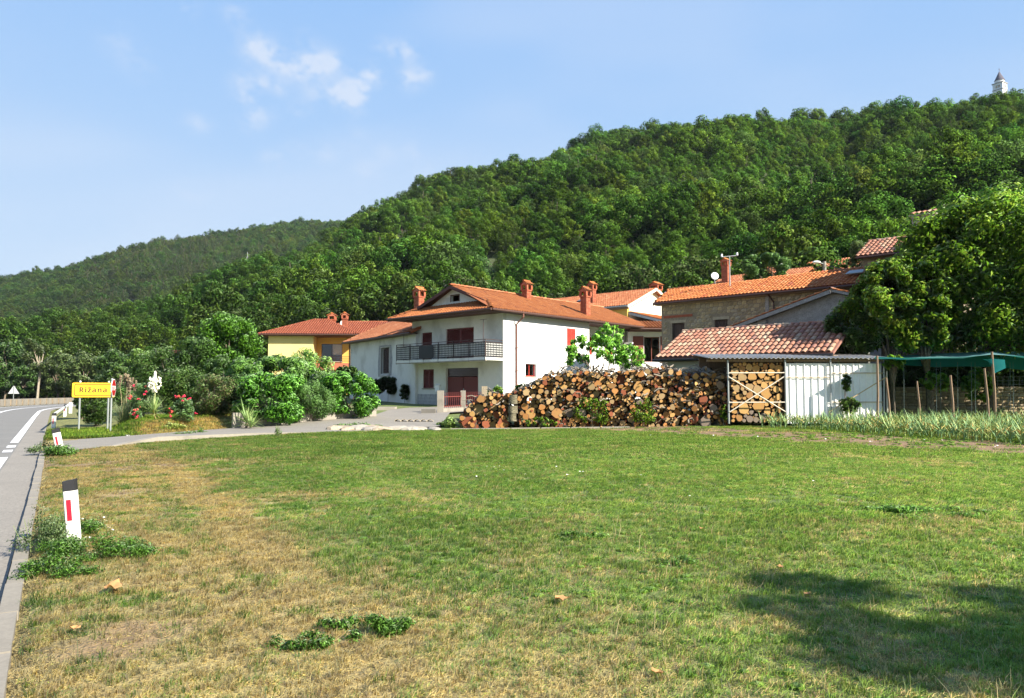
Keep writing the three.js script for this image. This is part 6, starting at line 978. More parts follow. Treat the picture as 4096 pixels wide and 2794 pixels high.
{
  const stake = (u0, v0, u1, v1, d, q, label, m = M.timber) => { const a = P(u0, v0, d), b = P(u1, v1, d); a.y = Math.min(a.y, landY(a.x, a.z) - .1); const mid = a.clone().lerp(b, .5).add(V3(.03, 0, 0)); const t = thing('wooden_stake', label, 'stake', V3(a.x, a.y, a.z), 0, 'rough stakes in the garden'); const o = a.clone(); mesh('stake', tube([a.clone().sub(o), mid.sub(o), b.clone().sub(o)], [q, q * .95, q * .85], 8), m, t); mesh('stake_top', new THREE.CircleGeometry(q * .85, 8).rotateX(-Math.PI / 2).translate(b.x - o.x, b.y - o.y + .002, b.z - o.z), m, t); };
  stake(3507, 1650, 3509, 1424, 26.6, .045, 'crooked dark stake in front of the white sheet carrying the net'); stake(3560, 1648, 3545, 1512, 26.8, .04, 'short leaning stake just right of the white sheets'); stake(3680, 1640, 3668, 1526, 26.4, .035, 'thin leaning stake in front of the stone wall'); stake(3812, 1640, 3802, 1502, 26.2, .045, 'stout sunlit stake in the middle of the garden'); stake(3955, 1640, 3938, 1474, 26.0, .04, 'bent stake left of the tall net post'); stake(3980, 1640, 3968, 1408, 26.0, .045, 'tall straight post holding the peak of the net');
  for (const [i, u] of [3615, 3745, 3762, 3830, 3885, 3900, 4040, 4052].entries()) { const a = P(u, 1630, 27 - i * .05), b = P(u + 1, 1450, 27 - i * .05); a.y = landY(a.x, a.z); tag(mesh('plant_cane', bar(a, b, .006, 6), mat(.10, .14, .13), scene), `thin grey-green cane standing under the net, ${['first', 'second', 'third', 'fourth', 'fifth', 'sixth', 'seventh', 'eighth'][i]} from the left`, 'cane', 'canes under the net'); }
  // shade net: a sagging sheet with a hanging front hem
  const net = thing('shade_net', 'teal green shade net stretched over the garden stakes', 'net'), teal = new THREE.MeshPhysicalMaterial({ roughness: .95, transmission: .4, specularIntensity: .3, side: THREE.DoubleSide }); teal.color.setRGB(.012, .20, .20);
  const front = [[3500, 1428, 26.7], [3600, 1432, 26.6], [3720, 1430, 26.4], [3850, 1428, 26.2], [3968, 1418, 26.0], [4096, 1428, 25.8], [4300, 1432, 25.5]], back = [[3500, 1424, 29.5], [3620, 1424, 29.8], [3740, 1416, 29.8], [3860, 1412, 29.8], [3985, 1402, 29.6], [4110, 1412, 29.4], [4330, 1420, 29.2]];
  const sheet = (A, B, sag, M_ = 5) => { const pos = [], idx = [], N = A.length; for (let i = 0; i < N; i++) for (let j = 0; j <= M_; j++) { const p = A[i].clone().lerp(B[i], j / M_); p.y -= sag * Math.sin(Math.PI * j / M_) * (i === 4 ? .2 : 1) + (noise(i * 3.3, j * 2.7) - .5) * .05; pos.push(...p.toArray()); } for (let i = 0; i < N - 1; i++) for (let j = 0; j < M_; j++) { const a = i * (M_ + 1) + j, b = a + M_ + 1; idx.push(a, b, a + 1, b, b + 1, a + 1); } const g = new THREE.BufferGeometry(); g.setAttribute('position', new THREE.Float32BufferAttribute(pos, 3)); g.setIndex(idx); g.computeVertexNormals(); return g; };
  mesh('top_sheet', sheet(front.map((a) => P(...a)), back.map((a) => P(...a)), .12), teal, net); mesh('hanging_hem', sheet([[3620, 1424, 29.6], [3740, 1420, 29.7], [3860, 1418, 29.7], [3985, 1412, 29.5], [4110, 1416, 29.4], [4330, 1420, 29.2]].map((a) => P(...a)), [[3620, 1462, 29.6], [3740, 1468, 29.7], [3860, 1468, 29.7], [3985, 1470, 29.5], [4110, 1484, 29.4], [4330, 1470, 29.2]].map((a) => P(...a)), 0, 3), teal, net); mesh('corner_fold', sheet([[3930, 1440, 26.1], [3968, 1436, 25.97], [4020, 1438, 25.95]].map((a) => P(...a)), [[3960, 1446, 26.1], [3976, 1494, 25.97], [4024, 1474, 25.95]].map((a) => P(...a)), 0, 3), teal, net);
  const a = P(3560, 1700, 31.5), b = P(4330, 1700, 30.5), len = Math.hypot(b.x - a.x, b.z - a.z), turn = Math.atan2(-(b.z - a.z), b.x - a.x); const w = thing('rubble_wall', 'old dry-stone rubble wall in the shade behind the garden', 'wall', V3(a.x, landY(a.x, a.z) - .2, a.z), turn), core = mesh('core', box(0, len, 0, 1.55, -.4, -.04), M.mortar, w); layStones(w, [[0, 0], [len, 0], [len, 1.6], [0, 1.6]], [], 751, STONES, { h0: .09, h1: .18, w0: .2, w1: .5 });
  // wire mesh fence
  const f = thing('wire_fence', 'square wire mesh fence at the right edge behind the stakes', 'fence'), g = []; for (let i = 0; i <= 8; i++) { const v = 1508 + i * 15; g.push(bar(P(3985, v, 29), P(4260, v, 28.6), .006, 4)); } for (let i = 0; i <= 12; i++) { const u = 3990 + i * 22; g.push(bar(P(u, 1508, 29), P(u, 1640, 29), .006, 4)); } mesh('mesh', g, M.galv, f);
  plant('ivy', 'small dark ivy climbing the white ribbed sheet', 'climber', { seed: 752, u: 3386, w: 20, top: 1488, bottom: 1580, d: 27.6, n: 10, k: .6, count: 420, leaf: .09, wide: .7, color: C.dark, stem: .015, deep: .4 }); plant('ivy', 'bushy ivy at the foot of the white ribbed sheet', 'climber', { seed: 753, u: 3398, w: 40, top: 1585, bottom: 1660, d: 27.55, n: 12, k: .5, count: 900, leaf: .09, wide: .7, color: C.dark, stem: .015, deep: .5 });
  plant('ivy', 'green ivy scrambling over the middle of the log heap', 'climber', { seed: 754, u: 2370, w: 95, top: 1590, bottom: 1710, d: 28.3, n: 16, k: .35, count: 850, leaf: .08, wide: .7, color: C.broad, stem: .012, deep: .06 }); plant('ivy', 'green ivy scrambling over the right part of the log heap', 'climber', { seed: 755, u: 2575, w: 60, top: 1600, bottom: 1705, d: 28.3, n: 14, k: .35, count: 600, leaf: .08, wide: .7, color: C.broad, stem: .012, deep: .06 }); plant('ivy', 'green weeds at the foot of the log heap by the stump blocks', 'climber', { seed: 756, u: 2160, w: 90, top: 1668, bottom: 1716, d: 28.2, n: 14, k: .35, count: 800, leaf: .08, wide: .6, color: C.broad, stem: .012, deep: .15 }); plant('ivy', 'green ivy leaves next to the scaffold pole', 'climber', { seed: 757, u: 2895, w: 18, top: 1610, bottom: 1690, d: 28.25, n: 8, k: .5, count: 260, leaf: .1, wide: .8, color: C.broad, stem: .012, deep: .3 });
}
// ---------------------------------------------------------------- weeds, flowers and fallen leaves on the lawn
{
  const weed = (label, u, v, d, hw, h, n, o = {}) => { const r = rng(o.seed ?? Math.floor(u * 7 + v)), p = foot(u, v, d), t = thing('weed_clump', label, 'weeds', p, 0, o.group), list = []; for (let i = 0; i < 16; i++) { const a = r() * 6.28, q = Math.sqrt(r()) * hw; const f = 1 - .6 * q / hw; list.push([Math.cos(a) * q * (o.sx ?? 1), h * (.2 + .6 * r()) * f, Math.sin(a) * q * (o.sz ?? .7), hw * .34, h * .5 * f, hw * .34]); } mesh('leaves', clumps(list, n, { r, size: o.leaf ?? .028, wide: .4, gain: 3.1, color: o.color ?? [[.08, .17, .028], [.10, .205, .035], [.065, .14, .025]], up: .6, shell: 0 }), LEAF, t); const g = []; for (let i = 0; i < 40; i++) { const b = list[i % 16]; g.push(tube([V3(b[0] * .6, -.01, b[2] * .6), V3(b[0] + (r() - .5) * hw * .3, b[1] + h * .3, b[2] + (r() - .5) * hw * .3)], [.0022, .0015], 4)); } mesh('stems', g, two(.16, .2, .07), t).userData.kind = 'stuff'; return t; };
  weed('thick green weeds around the foot of the nearest marker post', 375, 2205, 7.55, .46, .27, 6200, { sx: 1.3, sz: .8 }); weed('tall grey-green weed growing out of the kerb by the nearest post', 165, 2165, 7.75, .24, .62, 1700, { color: [[.12, .19, .08], [.10, .16, .06], [.15, .21, .09]] }); weed('green weeds spreading along the kerb below the nearest post', 215, 2300, 6.7, .34, .2, 2600); weed('green weeds between the kerb and the nearest post', 270, 2075, 8.6, .36, .27, 2600); weed('bushy dark green clover clump in the dry lawn', 1450, 2490, 5.1, .2, .17, 2600, { sx: 1.6, sz: .8 }); weed('small loose clover sprigs left of the bushy clump', 1220, 2545, 4.85, .17, .11, 700, { sx: 1.3 }); weed('low green clump in the middle of the lawn', 2310, 2135, 8.3, .22, .09, 900, { sx: 1.5 }); weed('low green clump right of the lawn middle', 2700, 2230, 7.1, .18, .08, 700, { sx: 1.4 }); weed('weeds at the foot of the leaning driveway post', 255, 1835, 18.6, .55, .35, 1700, { leaf: .06 }); weed('weeds on the kerb before the driveway', 205, 1815, 19.4, .5, .4, 1000, { leaf: .06, color: [[.13, .19, .09], [.10, .16, .06]] }); weed('round green weed on the dry bank', 800, 1700, 25.9, .3, .22, 700, { leaf: .06 }); weed('green weed at the edge of the bank above the drive', 740, 1716, 25.2, .5, .25, 900, { leaf: .06 }); weed('yellow-green tuft below the crimson oleander', 690, 1680, 27.4, .4, .3, 900, { leaf: .09, color: [[.26, .30, .07], [.2, .25, .06]] }); weed('grassy weeds on the drive edge by the rubble', 1420, 1700, 28.6, .7, .22, 900, { leaf: .07, sx: 1.5 }); weed('tall grass tuft left of the log heap', 1810, 1690, 29, .6, .45, 900, { leaf: .14, color: [[.18, .27, .07], [.22, .3, .09]] }); weed('thin upright weed in front of the retaining wall', 1112, 1745, 24.2, .12, .5, 160, { leaf: .05 }); weed('leafy dandelion clump at the right of the lawn', 3700, 2060, 9.8, .6, .1, 1500, { leaf: .05, sx: 1.4 });
  const r = rng(771), petal = new THREE.CircleGeometry(.014, 8).rotateX(-Math.PI / 2).translate(0, .0, 0), eye = new THREE.SphereGeometry(.004, 6, 4), wm = two(.80, .80, .78), ym = mat(.65, .45, .05); let n = 0;
  const daisy = (u, v, d, where, s = 1) => { const p = foot(u, v, d), t = thing('daisy', `small white daisy ${where}`, 'flower', p, r() * 6, 'white daisies'); const h = .05 + .03 * r(); mesh('stalk', bar(V3(0, 0, 0), V3(0, h, 0), .0015, 4), two(.14, .2, .06), t); const f = mesh('petals', petal, wm, t); f.position.y = h; f.scale.setScalar(s); f.rotation.set((r() - .3) * .7, 0, (r() - .5) * .6); const e = mesh('eye', eye, ym, t); e.position.y = h + .003; };
  for (let i = 0; i < 34; i++) daisy(300 + r() * 170, 1940 + r() * 130, 9.6 - i * .02 - r() * .9, 'right of the nearest marker post', .9); for (const [u, v, d] of [[300, 2262, 7.1], [344, 2298, 6.8]]) daisy(u, v, d, 'below the weeds of the nearest post', 1.3); for (let i = 0; i < 22; i++) daisy(300 + r() * 220, 1745 + r() * 10, 25.4, 'in the verge under the yellow sign', 1.8); for (let i = 0; i < 22; i++) daisy(1900 + r() * 500, 1885 + r() * 70, 15 - r() * 1.6, 'in the green middle of the lawn', 1.1); for (let i = 0; i < 26; i++) { const u = 2600 + r() * 1450; daisy(u, 1740, 24.4 - (u - 2600) / 1450 * 4.4 - r() * 1.4, 'along the dug soil strip', 1.6); } for (let i = 0; i < 12; i++) daisy(2500 + r() * 900, 1900, 13.5 - 4 * r(), 'scattered in the right half of the lawn', 1.1);
  for (const [u, v, d, s, l] of [[452, 2352, 6.1, .075, 'large crumpled brown leaf in the dry grass at lower left'], [2252, 2398, 5.75, .05, 'curled tan leaf in the middle of the near lawn'], [3120, 2262, 6.75, .035, 'small upright brown leaf near the shade patch'], [300, 2505, 5.1, .03, 'small tan leaf near the kerb at lower left'], [2808, 2112, 8.6, .03, 'small reddish leaf in the green lawn'], [3230, 2390, 5.9, .025, 'small pale brown leaf inside the shade patch'], [2630, 2680, 4.3, .03, 'dry brown leaf at the bottom right of centre']]) { const t = thing('fallen_leaf', l, 'leaf', foot(u, v, d), r() * 6, 'dry leaves on the lawn'); t.position.y += .03; const g = new THREE.PlaneGeometry(s * 2.4, s * 1.3, 8, 5).rotateX(-Math.PI / 2), p = g.attributes.position; for (let i = 0; i < p.count; i++) { const x = p.getX(i) / s, z = p.getZ(i) / s, k = Math.max(.1, 1 - Math.abs(x) * .62); p.setXYZ(i, p.getX(i), s * (.45 * Math.abs(x) * noise(x * 2 + u, z * 2 + v) + .55 * noise(x * 1.7 + v, z * 2.6) + .3 * z * z), p.getZ(i) * k * 1.5); } g.computeVertexNormals(); mesh('blade', g, two(.42, .22, .08, { roughness: .8 }), t); }
}
console.log('plants');
// ---------------------------------------------------------------- road-side posts and signs
function bollard(foot, h, label, lean, turn, w = .115) {
  const t = thing('delineator_post', label, 'road post', foot, turn, 'white roadside marker posts'); t.rotation.set(lean[1], turn, lean[0], 'YXZ');
  const body = (y0, y1, k) => { const s = new THREE.Shape(); s.moveTo(-w * .5 * k, w * .34 * k); s.lineTo(w * .5 * k, w * .34 * k); s.quadraticCurveTo(w * .62 * k, 0, w * .4 * k, -w * .36 * k); s.lineTo(-w * .4 * k, -w * .36 * k); s.quadraticCurveTo(-w * .62 * k, 0, -w * .5 * k, w * .34 * k); return metric(new THREE.ExtrudeGeometry(s, { depth: y1 - y0, bevelEnabled: false, curveSegments: 6 }).rotateX(-Math.PI / 2).translate(0, y0, 0)); };
  const cut = (g, top) => { const p = g.attributes.position; for (let i = 0; i < p.count; i++) if (p.getY(i) > top - .001) p.setY(i, top + p.getX(i) * .12); g.computeVertexNormals(); return g; };
  mesh('body', body(-.15, h - .11, 1), mat(.80, .79, .74, { roughness: .55, tex: T.plaster }), t); mesh('cap', cut(body(h - .11, h, 1.02), h), mat(.02, .02, .022, { roughness: .6, tex: T.grain }), t);
  mesh('reflector', box(-.022 - .012, .022 - .012, h - .42, h - .2, w * .34, w * .34 + .008), mat(.62, .012, .03, { roughness: .3 }), t); return t;
}
{
  const road = Math.atan2(.35, 1);
  const A = P(296, 2180, 7.95); bollard(V3(A.x, landY(A.x, A.z), A.z), .70, 'nearest white marker post with black cap, leaning over green weeds', [.095, 0], road, .128);
  const B = P(242, 1822, 19.2); bollard(V3(B.x, landY(B.x, B.z), B.z), .66, 'leaning white marker post at the mouth of the driveway', [.22, 0], road, .17);
  const C = P(212, 1716, 29.4); bollard(V3(C.x, landY(C.x, C.z), C.z), .70, 'white marker post left of the yellow sign', [-.02, 0], road, .14);
  const D = P(258, 1668, 44); bollard(V3(D.x, landY(D.x, D.z), D.z), .72, 'farthest white marker post at the end of the guard rail', [-.03, 0], road, .15);
}
{ // a white plank rail between the farther posts
  const a = P(213, 1660, 30), b = P(282, 1614, 50); tag(mesh('guard_plank', beam(a, b, .04, .1), M.plasticwhite, scene), 'long white plank rail beside the road behind the yellow sign', 'rail');
  const c = P(282, 1640, 50); tag(mesh('plank_post', beam(V3(b.x, landY(b.x, b.z) - .05, b.z), V3(b.x, b.y + .06, b.z), .16, .1), M.plasticwhite, scene), 'white end post carrying the roadside plank rail', 'post');
}
{ // town sign
  const f = P(369, 1720, 28.2), turn = .52, t = thing('town_sign', 'yellow town name sign reading Rižana on two grey posts', 'sign', V3(f.x, landY(f.x, f.z), f.z), turn), w = 1.42, h = .55, y = P(369, 1561, 28.2).y - t.position.y;
  const rr = (w2, h2, q) => { const s = new THREE.Shape(); s.moveTo(-w2 + q, -h2); s.lineTo(w2 - q, -h2); s.quadraticCurveTo(w2, -h2, w2, -h2 + q); s.lineTo(w2, h2 - q); s.quadraticCurveTo(w2, h2, w2 - q, h2); s.lineTo(-w2 + q, h2); s.quadraticCurveTo(-w2, h2, -w2, h2 - q); s.lineTo(-w2, -h2 + q); s.quadraticCurveTo(-w2, -h2, -w2 + q, -h2); return s; };
  mesh('plate', new THREE.ExtrudeGeometry(rr(w / 2, h / 2, .06), { depth: .03, bevelEnabled: false }).translate(0, y, 0), mat(.72, .42, .008, { roughness: .45 }), t);
  const border = rr(w / 2 - .075, h / 2 - .05, .05); border.holes.push(new THREE.Path(rr(w / 2 - .101, h / 2 - .076, .035).getPoints(6))); mesh('border_line', new THREE.ExtrudeGeometry(border, { depth: .003, bevelEnabled: false }).translate(0, y, .031), mat(.06, .03, .01), t);
  const cv = document.createElement('canvas'); cv.width = 1024; cv.height = 320; const g = cv.getContext('2d'); g.fillStyle = '#dcab09'; g.fillRect(0, 0, 1024, 320); g.fillStyle = '#2a1505'; g.font = 'bold 262px sans-serif'; g.textBaseline = 'alphabetic'; g.textAlign = 'left';
  const word = 'Rižana', gap = 14; let x = 0; const widths = [...word].map((c) => g.measureText(c).width), total = widths.reduce((a, b) => a + b, 0) + gap * 5; x = (1024 - total) / 2; [...word].forEach((c, i) => { g.fillText(c, x, 250); x += widths[i] + gap; });
  const tx = new THREE.CanvasTexture(cv); tx.colorSpace = THREE.SRGBColorSpace; mesh('lettering', new THREE.PlaneGeometry(1.08, .3375).translate(-.02, y, .0335), new THREE.MeshStandardMaterial({ map: tx, roughness: .5 }), t);
  for (const s of [-.45, .50]) { mesh('post', new THREE.CylinderGeometry(.034, .034, y + h / 2 + .14, 12).translate(s, (y + h / 2 + .04) / 2 - .05, -.05), M.galv, t); mesh('post_cap', new THREE.SphereGeometry(.036, 10, 6).translate(s, y + h / 2 + .04, -.05), M.plasticwhite, t); mesh('clamp', box(s - .05, s + .05, y + .12, y + .16, -.09, -.002), M.galv, t); }
}
{ // stop sign seen nearly edge-on
  const f = P(446, 1727, 27.3), turn = 1.85, t = thing('stop_sign', 'red octagonal stop sign seen nearly edge-on beside the yellow sign', 'sign', V3(f.x, landY(f.x, f.z), f.z), turn), y = P(446, 1552, 27.3).y - t.position.y, oct = (q) => new THREE.Shape(Array.from({ length: 8 }, (_, i) => new THREE.Vector2(Math.cos((i + .5) * Math.PI / 4) * q, Math.sin((i + .5) * Math.PI / 4) * q)));
  mesh('plate', new THREE.ExtrudeGeometry(oct(.345), { depth: .025, bevelEnabled: false }).translate(0, y, 0), M.plasticwhite, t);
  const cv = document.createElement('canvas'); cv.width = cv.height = 256; const g = cv.getContext('2d'); g.fillStyle = '#9c1210'; g.fillRect(0, 0, 256, 256); g.fillStyle = '#f2f0ea'; g.font = 'bold 92px sans-serif'; g.textAlign = 'center'; g.textBaseline = 'middle'; g.fillText('STOP', 128, 134); const tx = new THREE.CanvasTexture(cv); tx.colorSpace = THREE.SRGBColorSpace;
  const face = new THREE.ShapeGeometry(oct(.318)); const p = face.attributes.position, uv = face.attributes.uv; for (let i = 0; i < p.count; i++) uv.setXY(i, .5 + p.getX(i) / .64, .5 + p.getY(i) / .64); mesh('face', face.translate(0, y, .0275), new THREE.MeshStandardMaterial({ map: tx, roughness: .5 }), t);
  mesh('post', new THREE.CylinderGeometry(.034, .034, y + .45, 12).translate(0, (y + .35) / 2 - .05, -.045), M.galv, t);
}
{ // back of a warning triangle across the road
  const f = P(53, 1588, 96), t = thing('warning_sign', 'grey back of a triangular road sign beyond the road', 'sign', V3(f.x, landY(f.x, f.z) - .1, f.z), .5), y = P(53, 1562, 96).y - t.position.y; mesh('plate', new THREE.ExtrudeGeometry(new THREE.Shape([[-.62, -.45], [.62, -.45], [.06, .55], [-.06, .55]].map(([a, b]) => new THREE.Vector2(a, b))), { depth: .03, bevelEnabled: false }).translate(0, y, 0), mat(.42, .43, .43, { metalness: .3, roughness: .5 }), t); mesh('post', new THREE.CylinderGeometry(.05, .05, y + .5, 10).translate(0, (y + .5) / 2, .06), M.galv, t);
}
// ---------------------------------------------------------------- yard: gate posts, fence, low walls
{
  const t = thing('yard_fence', 'low red wire fence between concrete posts in front of the house', 'fence'); const A = P(1762, 1645, 38), B = P(1852, 1640, 39.5), C = P(1938, 1636, 41), y = (p, v, d) => P(0, v, d).y;
  [[A, 1563, 38, .16], [B, 1563, 39.5, .13], [C, 1546, 41, .15]].forEach(([p, v, d, w], i) => { const top = y(p, v, d); mesh('post', box(p.x - w, p.x + w, p.y - .35, top, p.z - w, p.z + w), i === 2 ? mat(.42, .36, .26, { tex: T.wood }) : M.concrete, t); });
  const red = mat(.16, .03, .024, { roughness: .6 }); for (const [p, q] of [[A, B], [B, C]]) { const a = p.clone(), b = q.clone(); a.y -= .1; b.y -= .1; mesh('base_wall', beam(a, b, .2, .45), M.concrete, t); for (const h of [.22, .72]) { const e = p.clone(), f = q.clone(); e.y += h; f.y += h; mesh('rail', beam(e, f, .04), red, t); } const n = 22; for (let i = 1; i < n; i++) { const e = p.clone().lerp(q, i / n); mesh('picket', beam(e.clone().add(V3((i % 2 ? .04 : -.04), .12, 0)), e.clone().add(V3(0, .95, 0)), .014), red, t); } }
  const g = thing('gate_pier_base', 'dark concrete footing beside the left gate post', 'block', P(1718, 1650, 37.5)); mesh('footing', box(-.4, .3, -.15, .16, -.2, .2), mat(.18, .17, .15, { tex: T.concrete }), g);
}
{ // planter wall along the drive under the shrubs
  const t = thing('planter_wall', 'long low concrete planter wall beneath the shrubs by the driveway', 'wall'); const q = [[930, 1652, 1702, 28.6], [990, 1652, 1700, 28.9], [1040, 1672, 1696, 29.2], [1190, 1656, 1682, 30.6], [1330, 1648, 1672, 31.8], [1500, 1640, 1664, 33.4]];
  for (let i = 0; i < q.length - 1; i++) { const [u0, t0, b0, d0] = q[i], [u1, t1, b1, d1] = q[i + 1], a = P(u0, t0, d0), b = P(u1, t1, d1), hh = .75; a.y -= hh / 2; b.y -= hh / 2; mesh('wall_segment', beam(a, b, .22, hh), M.concrete, t); }
  const s = thing('stone_step', 'pale concrete step at the corner of the wing', 'step', P(1530, 1640, 42)); mesh('step', box(-.9, .75, -.3, .16, -.4, .4), M.court, s);
}
{ // heap of spoil and broken tiles by the drive
  const r = rng(610), t = thing('rubble_patch', 'pale crumbled concrete edging and earth beside the log heap', 'rubble'); for (let i = 0; i < 26; i++) { const u = 1330 + r() * 440, p = P(u, 1706 + r() * 14 - (u - 1330) * .012, 27.6 - r() * .6), g = new THREE.IcosahedronGeometry(.16 + .22 * r(), 1), a = g.attributes.position; for (let k = 0; k < a.count; k++) { const q = .75 + .5 * noise(a.getX(k) * 6 + i * 3, a.getY(k) * 6 + a.getZ(k) * 5); a.setXYZ(k, a.getX(k) * q * 1.7, a.getY(k) * q * .45, a.getZ(k) * q); } g.computeVertexNormals(); const m = mesh('lump', metric(g), r() < .6 ? M.court : mat(.46, .38, .28, { tex: T.soil }), t); p.y = landY(p.x, p.z) + .03; m.position.copy(p); m.rotation.y = r() * 6; }
  for (let i = 0; i < 6; i++) { const m = mesh('gutter_tile', barrelTile(.3, .35, 6), mat(.55, .48, .36, { tex: T.concrete }), t); const p = P(1590 + i * 26, 1690, 31); m.position.set(p.x, landY(p.x, p.z) + .06, p.z); }
  const e = thing('edging_strip', 'long pale concrete edging strip between lawn and log heap', 'edging'); const pa = P(1800, 1722, 27.6), pb = P(2520, 1712, 28.0); pa.y = landY(pa.x, pa.z) - .03; pb.y = landY(pb.x, pb.z) - .03; for (let i = 0; i < 6; i++) mesh('edging_slab', beam(pa.clone().lerp(pb, i / 6 + .004), pa.clone().lerp(pb, (i + 1) / 6 - .004), .12, .16), M.concrete, e);
}
console.log('road things');
// ---------------------------------------------------------------- turf: short blades standing on the lawn
{
  const r = rng(808);
  const tuft = (n, rad, h, w, lean) => {
    const pos = [], nor = [], idx = []; let v = 0;
    for (let i = 0; i < n; i++) {
      const a = r() * 6.28, q = Math.sqrt(r()) * rad, x = Math.cos(a) * q, z = Math.sin(a) * q, b = r() * 6.28, L = h * (.45 + .75 * r()), k = lean * (.3 + r()), dx = Math.cos(b), dz = Math.sin(b), sx = -dz * w * (.7 + .6 * r()), sz = dx * w;
      for (const [t, ww] of [[0, 1], [.55, .8], [1, 0]]) {
        const cx = x + dx * L * k * t * t, cz = z + dz * L * k * t * t, cy = L * t * (1 - .35 * k * t);
        if (ww) { pos.push(cx - sx * ww / 2, cy, cz - sz * ww / 2, cx + sx * ww / 2, cy, cz + sz * ww / 2); nor.push(dx * .5, .86, dz * .5, dx * .5, .86, dz * .5); } else { pos.push(cx, cy, cz); nor.push(dx * .5, .86, dz * .5); }
      }
      idx.push(v, v + 1, v + 2, v + 1, v + 3, v + 2, v + 2, v + 3, v + 4); v += 5;
    }
    const g = new THREE.BufferGeometry(); g.setAttribute('position', new THREE.Float32BufferAttribute(pos, 3)); g.setAttribute('normal', new THREE.Float32BufferAttribute(nor, 3)); g.setIndex(idx); return g;
  };
  const mat_ = new THREE.MeshPhysicalMaterial({ roughness: .95, side: THREE.DoubleSide, transmission: .4, specularIntensity: .15 });
  const lawn = new THREE.Group(); lawn.name = 'lawn_grass'; lawn.userData.kind = 'stuff'; scene.add(lawn);
  const kinds = [tuft(16, .05, .040, .0044, 1.2), tuft(14, .06, .032, .0050, 1.6), tuft(16, .05, .062, .0042, .8), tuft(26, .10, .052, .0075, 1.2), tuft(30, .17, .064, .012, 1.1)], lists = kinds.map(() => []);
  const lawnEdge = (x, z) => { // inside the mown lawn?
    const [s, q] = roadAt(x, z); if (q < .06 + .1 * r()) return false; const D = -z;
    const u = 2048 + F * x / D; if (D < 1.8 || u < -400 || x > .75 * D + 6) return false;
    const stop = table([[150, 19.4], [300, 20.4], [430, 21.3], [625, 23.1], [1000, 24.9], [1300, 26.2], [1560, 27.1], [1800, 27.6], [2500, 28.0], [2930, 28.0], [3150, 27.3], [4300, 26.2]], u); return D < stop;
  };
  const straw = [[.80, .62, .21], [.70, .54, .18], [.55, .39, .15], [.82, .67, .24]], green = [[.26, .44, .05], [.32, .48, .062], [.20, .38, .042], [.42, .50, .085]];
  const add = (x, z, k, scale) => {
    const d = dryness(x, z), b = bareSoil(x, z); if (r() < b * .93) return;
    const gm = fbm(x * 2.7 + 70, z * 2.7 + 13, 3) > .70, dry = !(gm && r() < .8) && r() < d * .90 + .10, c = (dry ? straw : green)[Math.floor(r() * 4)], v = .8 + .4 * r(), n = .78 + .44 * fbm(x * 2.3 + 9, z * 2.3, 3);
    const tall = gm ? .95 + .5 * r() : dry ? .8 + .3 * r() : .75 + .7 * fbm(x * .9, z * .9 + 40, 3);
    lists[k].push([x, z, scale * (.8 + .4 * r()), tall * scale, r() * 6.28, c.map((q) => q * v * n)]);
  };
  const scatter = (D0, D1, per, kindsOf, scale) => {
    let area = 0; for (let D = D0; D < D1; D += .05) area += (D * 1.5 + 6) * .05;
    const n = Math.floor(area * per);
    for (let i = 0; i < n; i++) { const D = Math.sqrt(lerp(D0 * D0, D1 * D1, r())), x = -.75 * D + r() * (1.5 * D + 6); if (lawnEdge(x, -D)) add(x, -D, kindsOf[Math.floor(r() * kindsOf.length)], scale); }
  };
  scatter(1.9, 5.5, 560, [0, 1, 2], 1); scatter(5.5, 9.5, 420, [0, 1, 2], 1.15); scatter(9.5, 17, 130, [3], 1.1); scatter(17, 29, 62, [4], 1);
  for (let i = 0; i < 9000; i++) { // the rough verge between the road, the sign and the drive, and the dry bank under the shrubs
    const u = 200 + 820 * r(), d = 22 + 9 * r(), x = (u - 2048) / F * d, q = roadAt(x, -d)[1], far = table([[200, 23.6], [238, 24.6], [430, 25.1], [620, 26], [1000, 29.4]], u); if (q < .1 || d < far || d > far + 5) continue;
    const bank = smooth(500, 600, u) * smooth(2.6, 1.3, d - far), dry = r() < bank * .9 + .06, c = (dry ? straw : green)[Math.floor(r() * 4)], v = .75 + .5 * r(); lists[4].push([x, -d, .9 + .5 * r(), (dry ? 1.4 : 2.2) + 2.4 * r() * fbm(x * .7, d * .7, 2), r() * 6.28, c.map((k) => k * v * 1.45)]);
  }
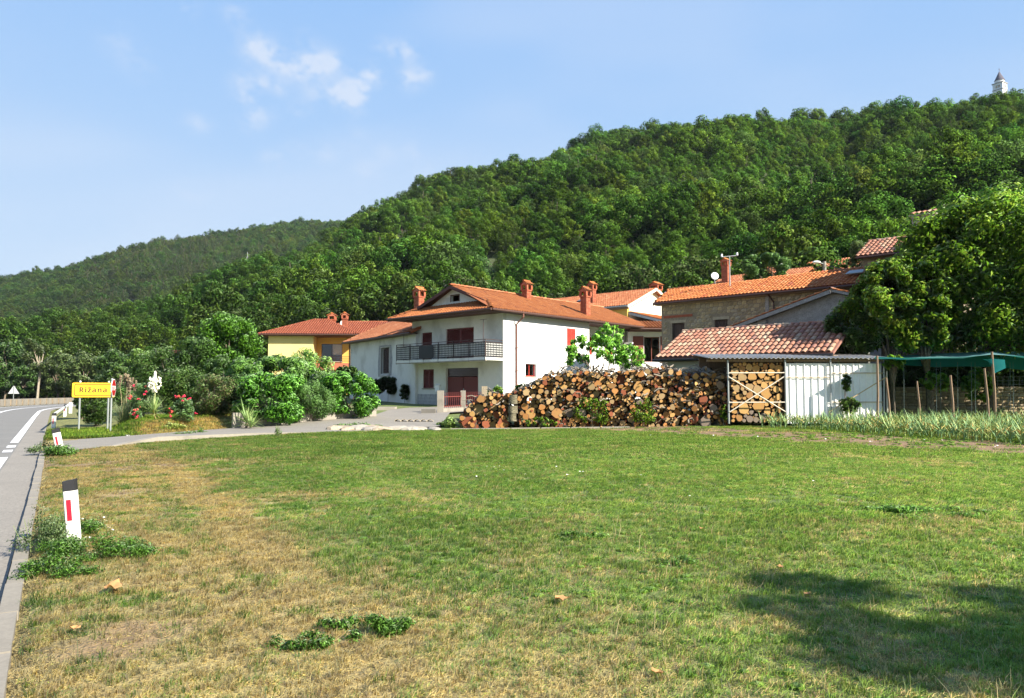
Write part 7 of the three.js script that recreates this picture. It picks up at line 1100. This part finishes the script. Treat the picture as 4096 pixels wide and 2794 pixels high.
  { // broad-leaved weeds and dead stalks among the blades
    const pos = [], nor = [], idx = []; let v = 0; for (let i = 0; i < 7; i++) { const a = i * .9 + r() * .5, L = .05 + .03 * r(), w = .016 + .01 * r(), dx = Math.cos(a), dz = Math.sin(a); pos.push(0, .004, 0, dx * L * .55 - dz * w, .022, dz * L * .55 + dx * w, dx * L, .012, dz * L, dx * L * .55 + dz * w, .022, dz * L * .55 - dx * w); for (let k = 0; k < 4; k++) nor.push(dx * .3, .95, dz * .3); idx.push(v, v + 1, v + 2, v, v + 2, v + 3); v += 4; }
    const g = new THREE.BufferGeometry(); g.setAttribute('position', new THREE.Float32BufferAttribute(pos, 3)); g.setAttribute('normal', new THREE.Float32BufferAttribute(nor, 3)); g.setIndex(idx); kinds.push(g); lists.push([]);
    kinds.push(tuft(2, .02, .19, .0028, .5)); lists.push([]);
    for (let i = 0; i < 5200; i++) { const D = Math.sqrt(lerp(9, 620, Math.pow(r(), 1.6))), x = (r() - .5) * 1.5 * D; if (!lawnEdge(x, -D) || fbm(x * .8 + 5, D * .8, 3) < .42) continue; const d = dryness(x, -D); if (r() < d * 1.5) continue; const c = [[.15, .29, .035], [.19, .34, .045], [.24, .38, .06]][Math.floor(r() * 3)], s = (.32 + .42 * r()) * (1 + D / 14); lists[5].push([x, -D, s, s * 1.2, r() * 6.28, c]); }
    for (let i = 0; i < 2600; i++) { const D = Math.sqrt(lerp(9, 330, Math.pow(r(), 1.4))), x = (r() - .5) * 1.5 * D; if (!lawnEdge(x, -D)) continue; const s = .6 + .6 * r(); lists[6].push([x, -D, s * (1 + D / 20), s, r() * 6.28, r() < .6 ? [.72, .58, .26] : [.34, .42, .12]]); }
  }
  const m4 = new THREE.Matrix4(), q4 = new THREE.Quaternion(), up = V3(0, 1, 0); let total = 0;
  kinds.forEach((g, k) => {
    const im = new THREE.InstancedMesh(g, mat_, lists[k].length); im.name = 'grass_tufts'; im.userData.kind = 'stuff'; im.castShadow = im.receiveShadow = true; total += lists[k].length;
    lists[k].forEach(([x, z, s, t, a, c], i) => { m4.compose(V3(x, landY(x, z) - .004, z), q4.setFromAxisAngle(up, a), V3(s, t, s)); im.setMatrixAt(i, m4); im.setColorAt(i, new THREE.Color().setRGB(...c)); });
    lawn.add(im);
  });
  console.log('grass', total);
}
console.log('done');
renderer.render(scene, camera);
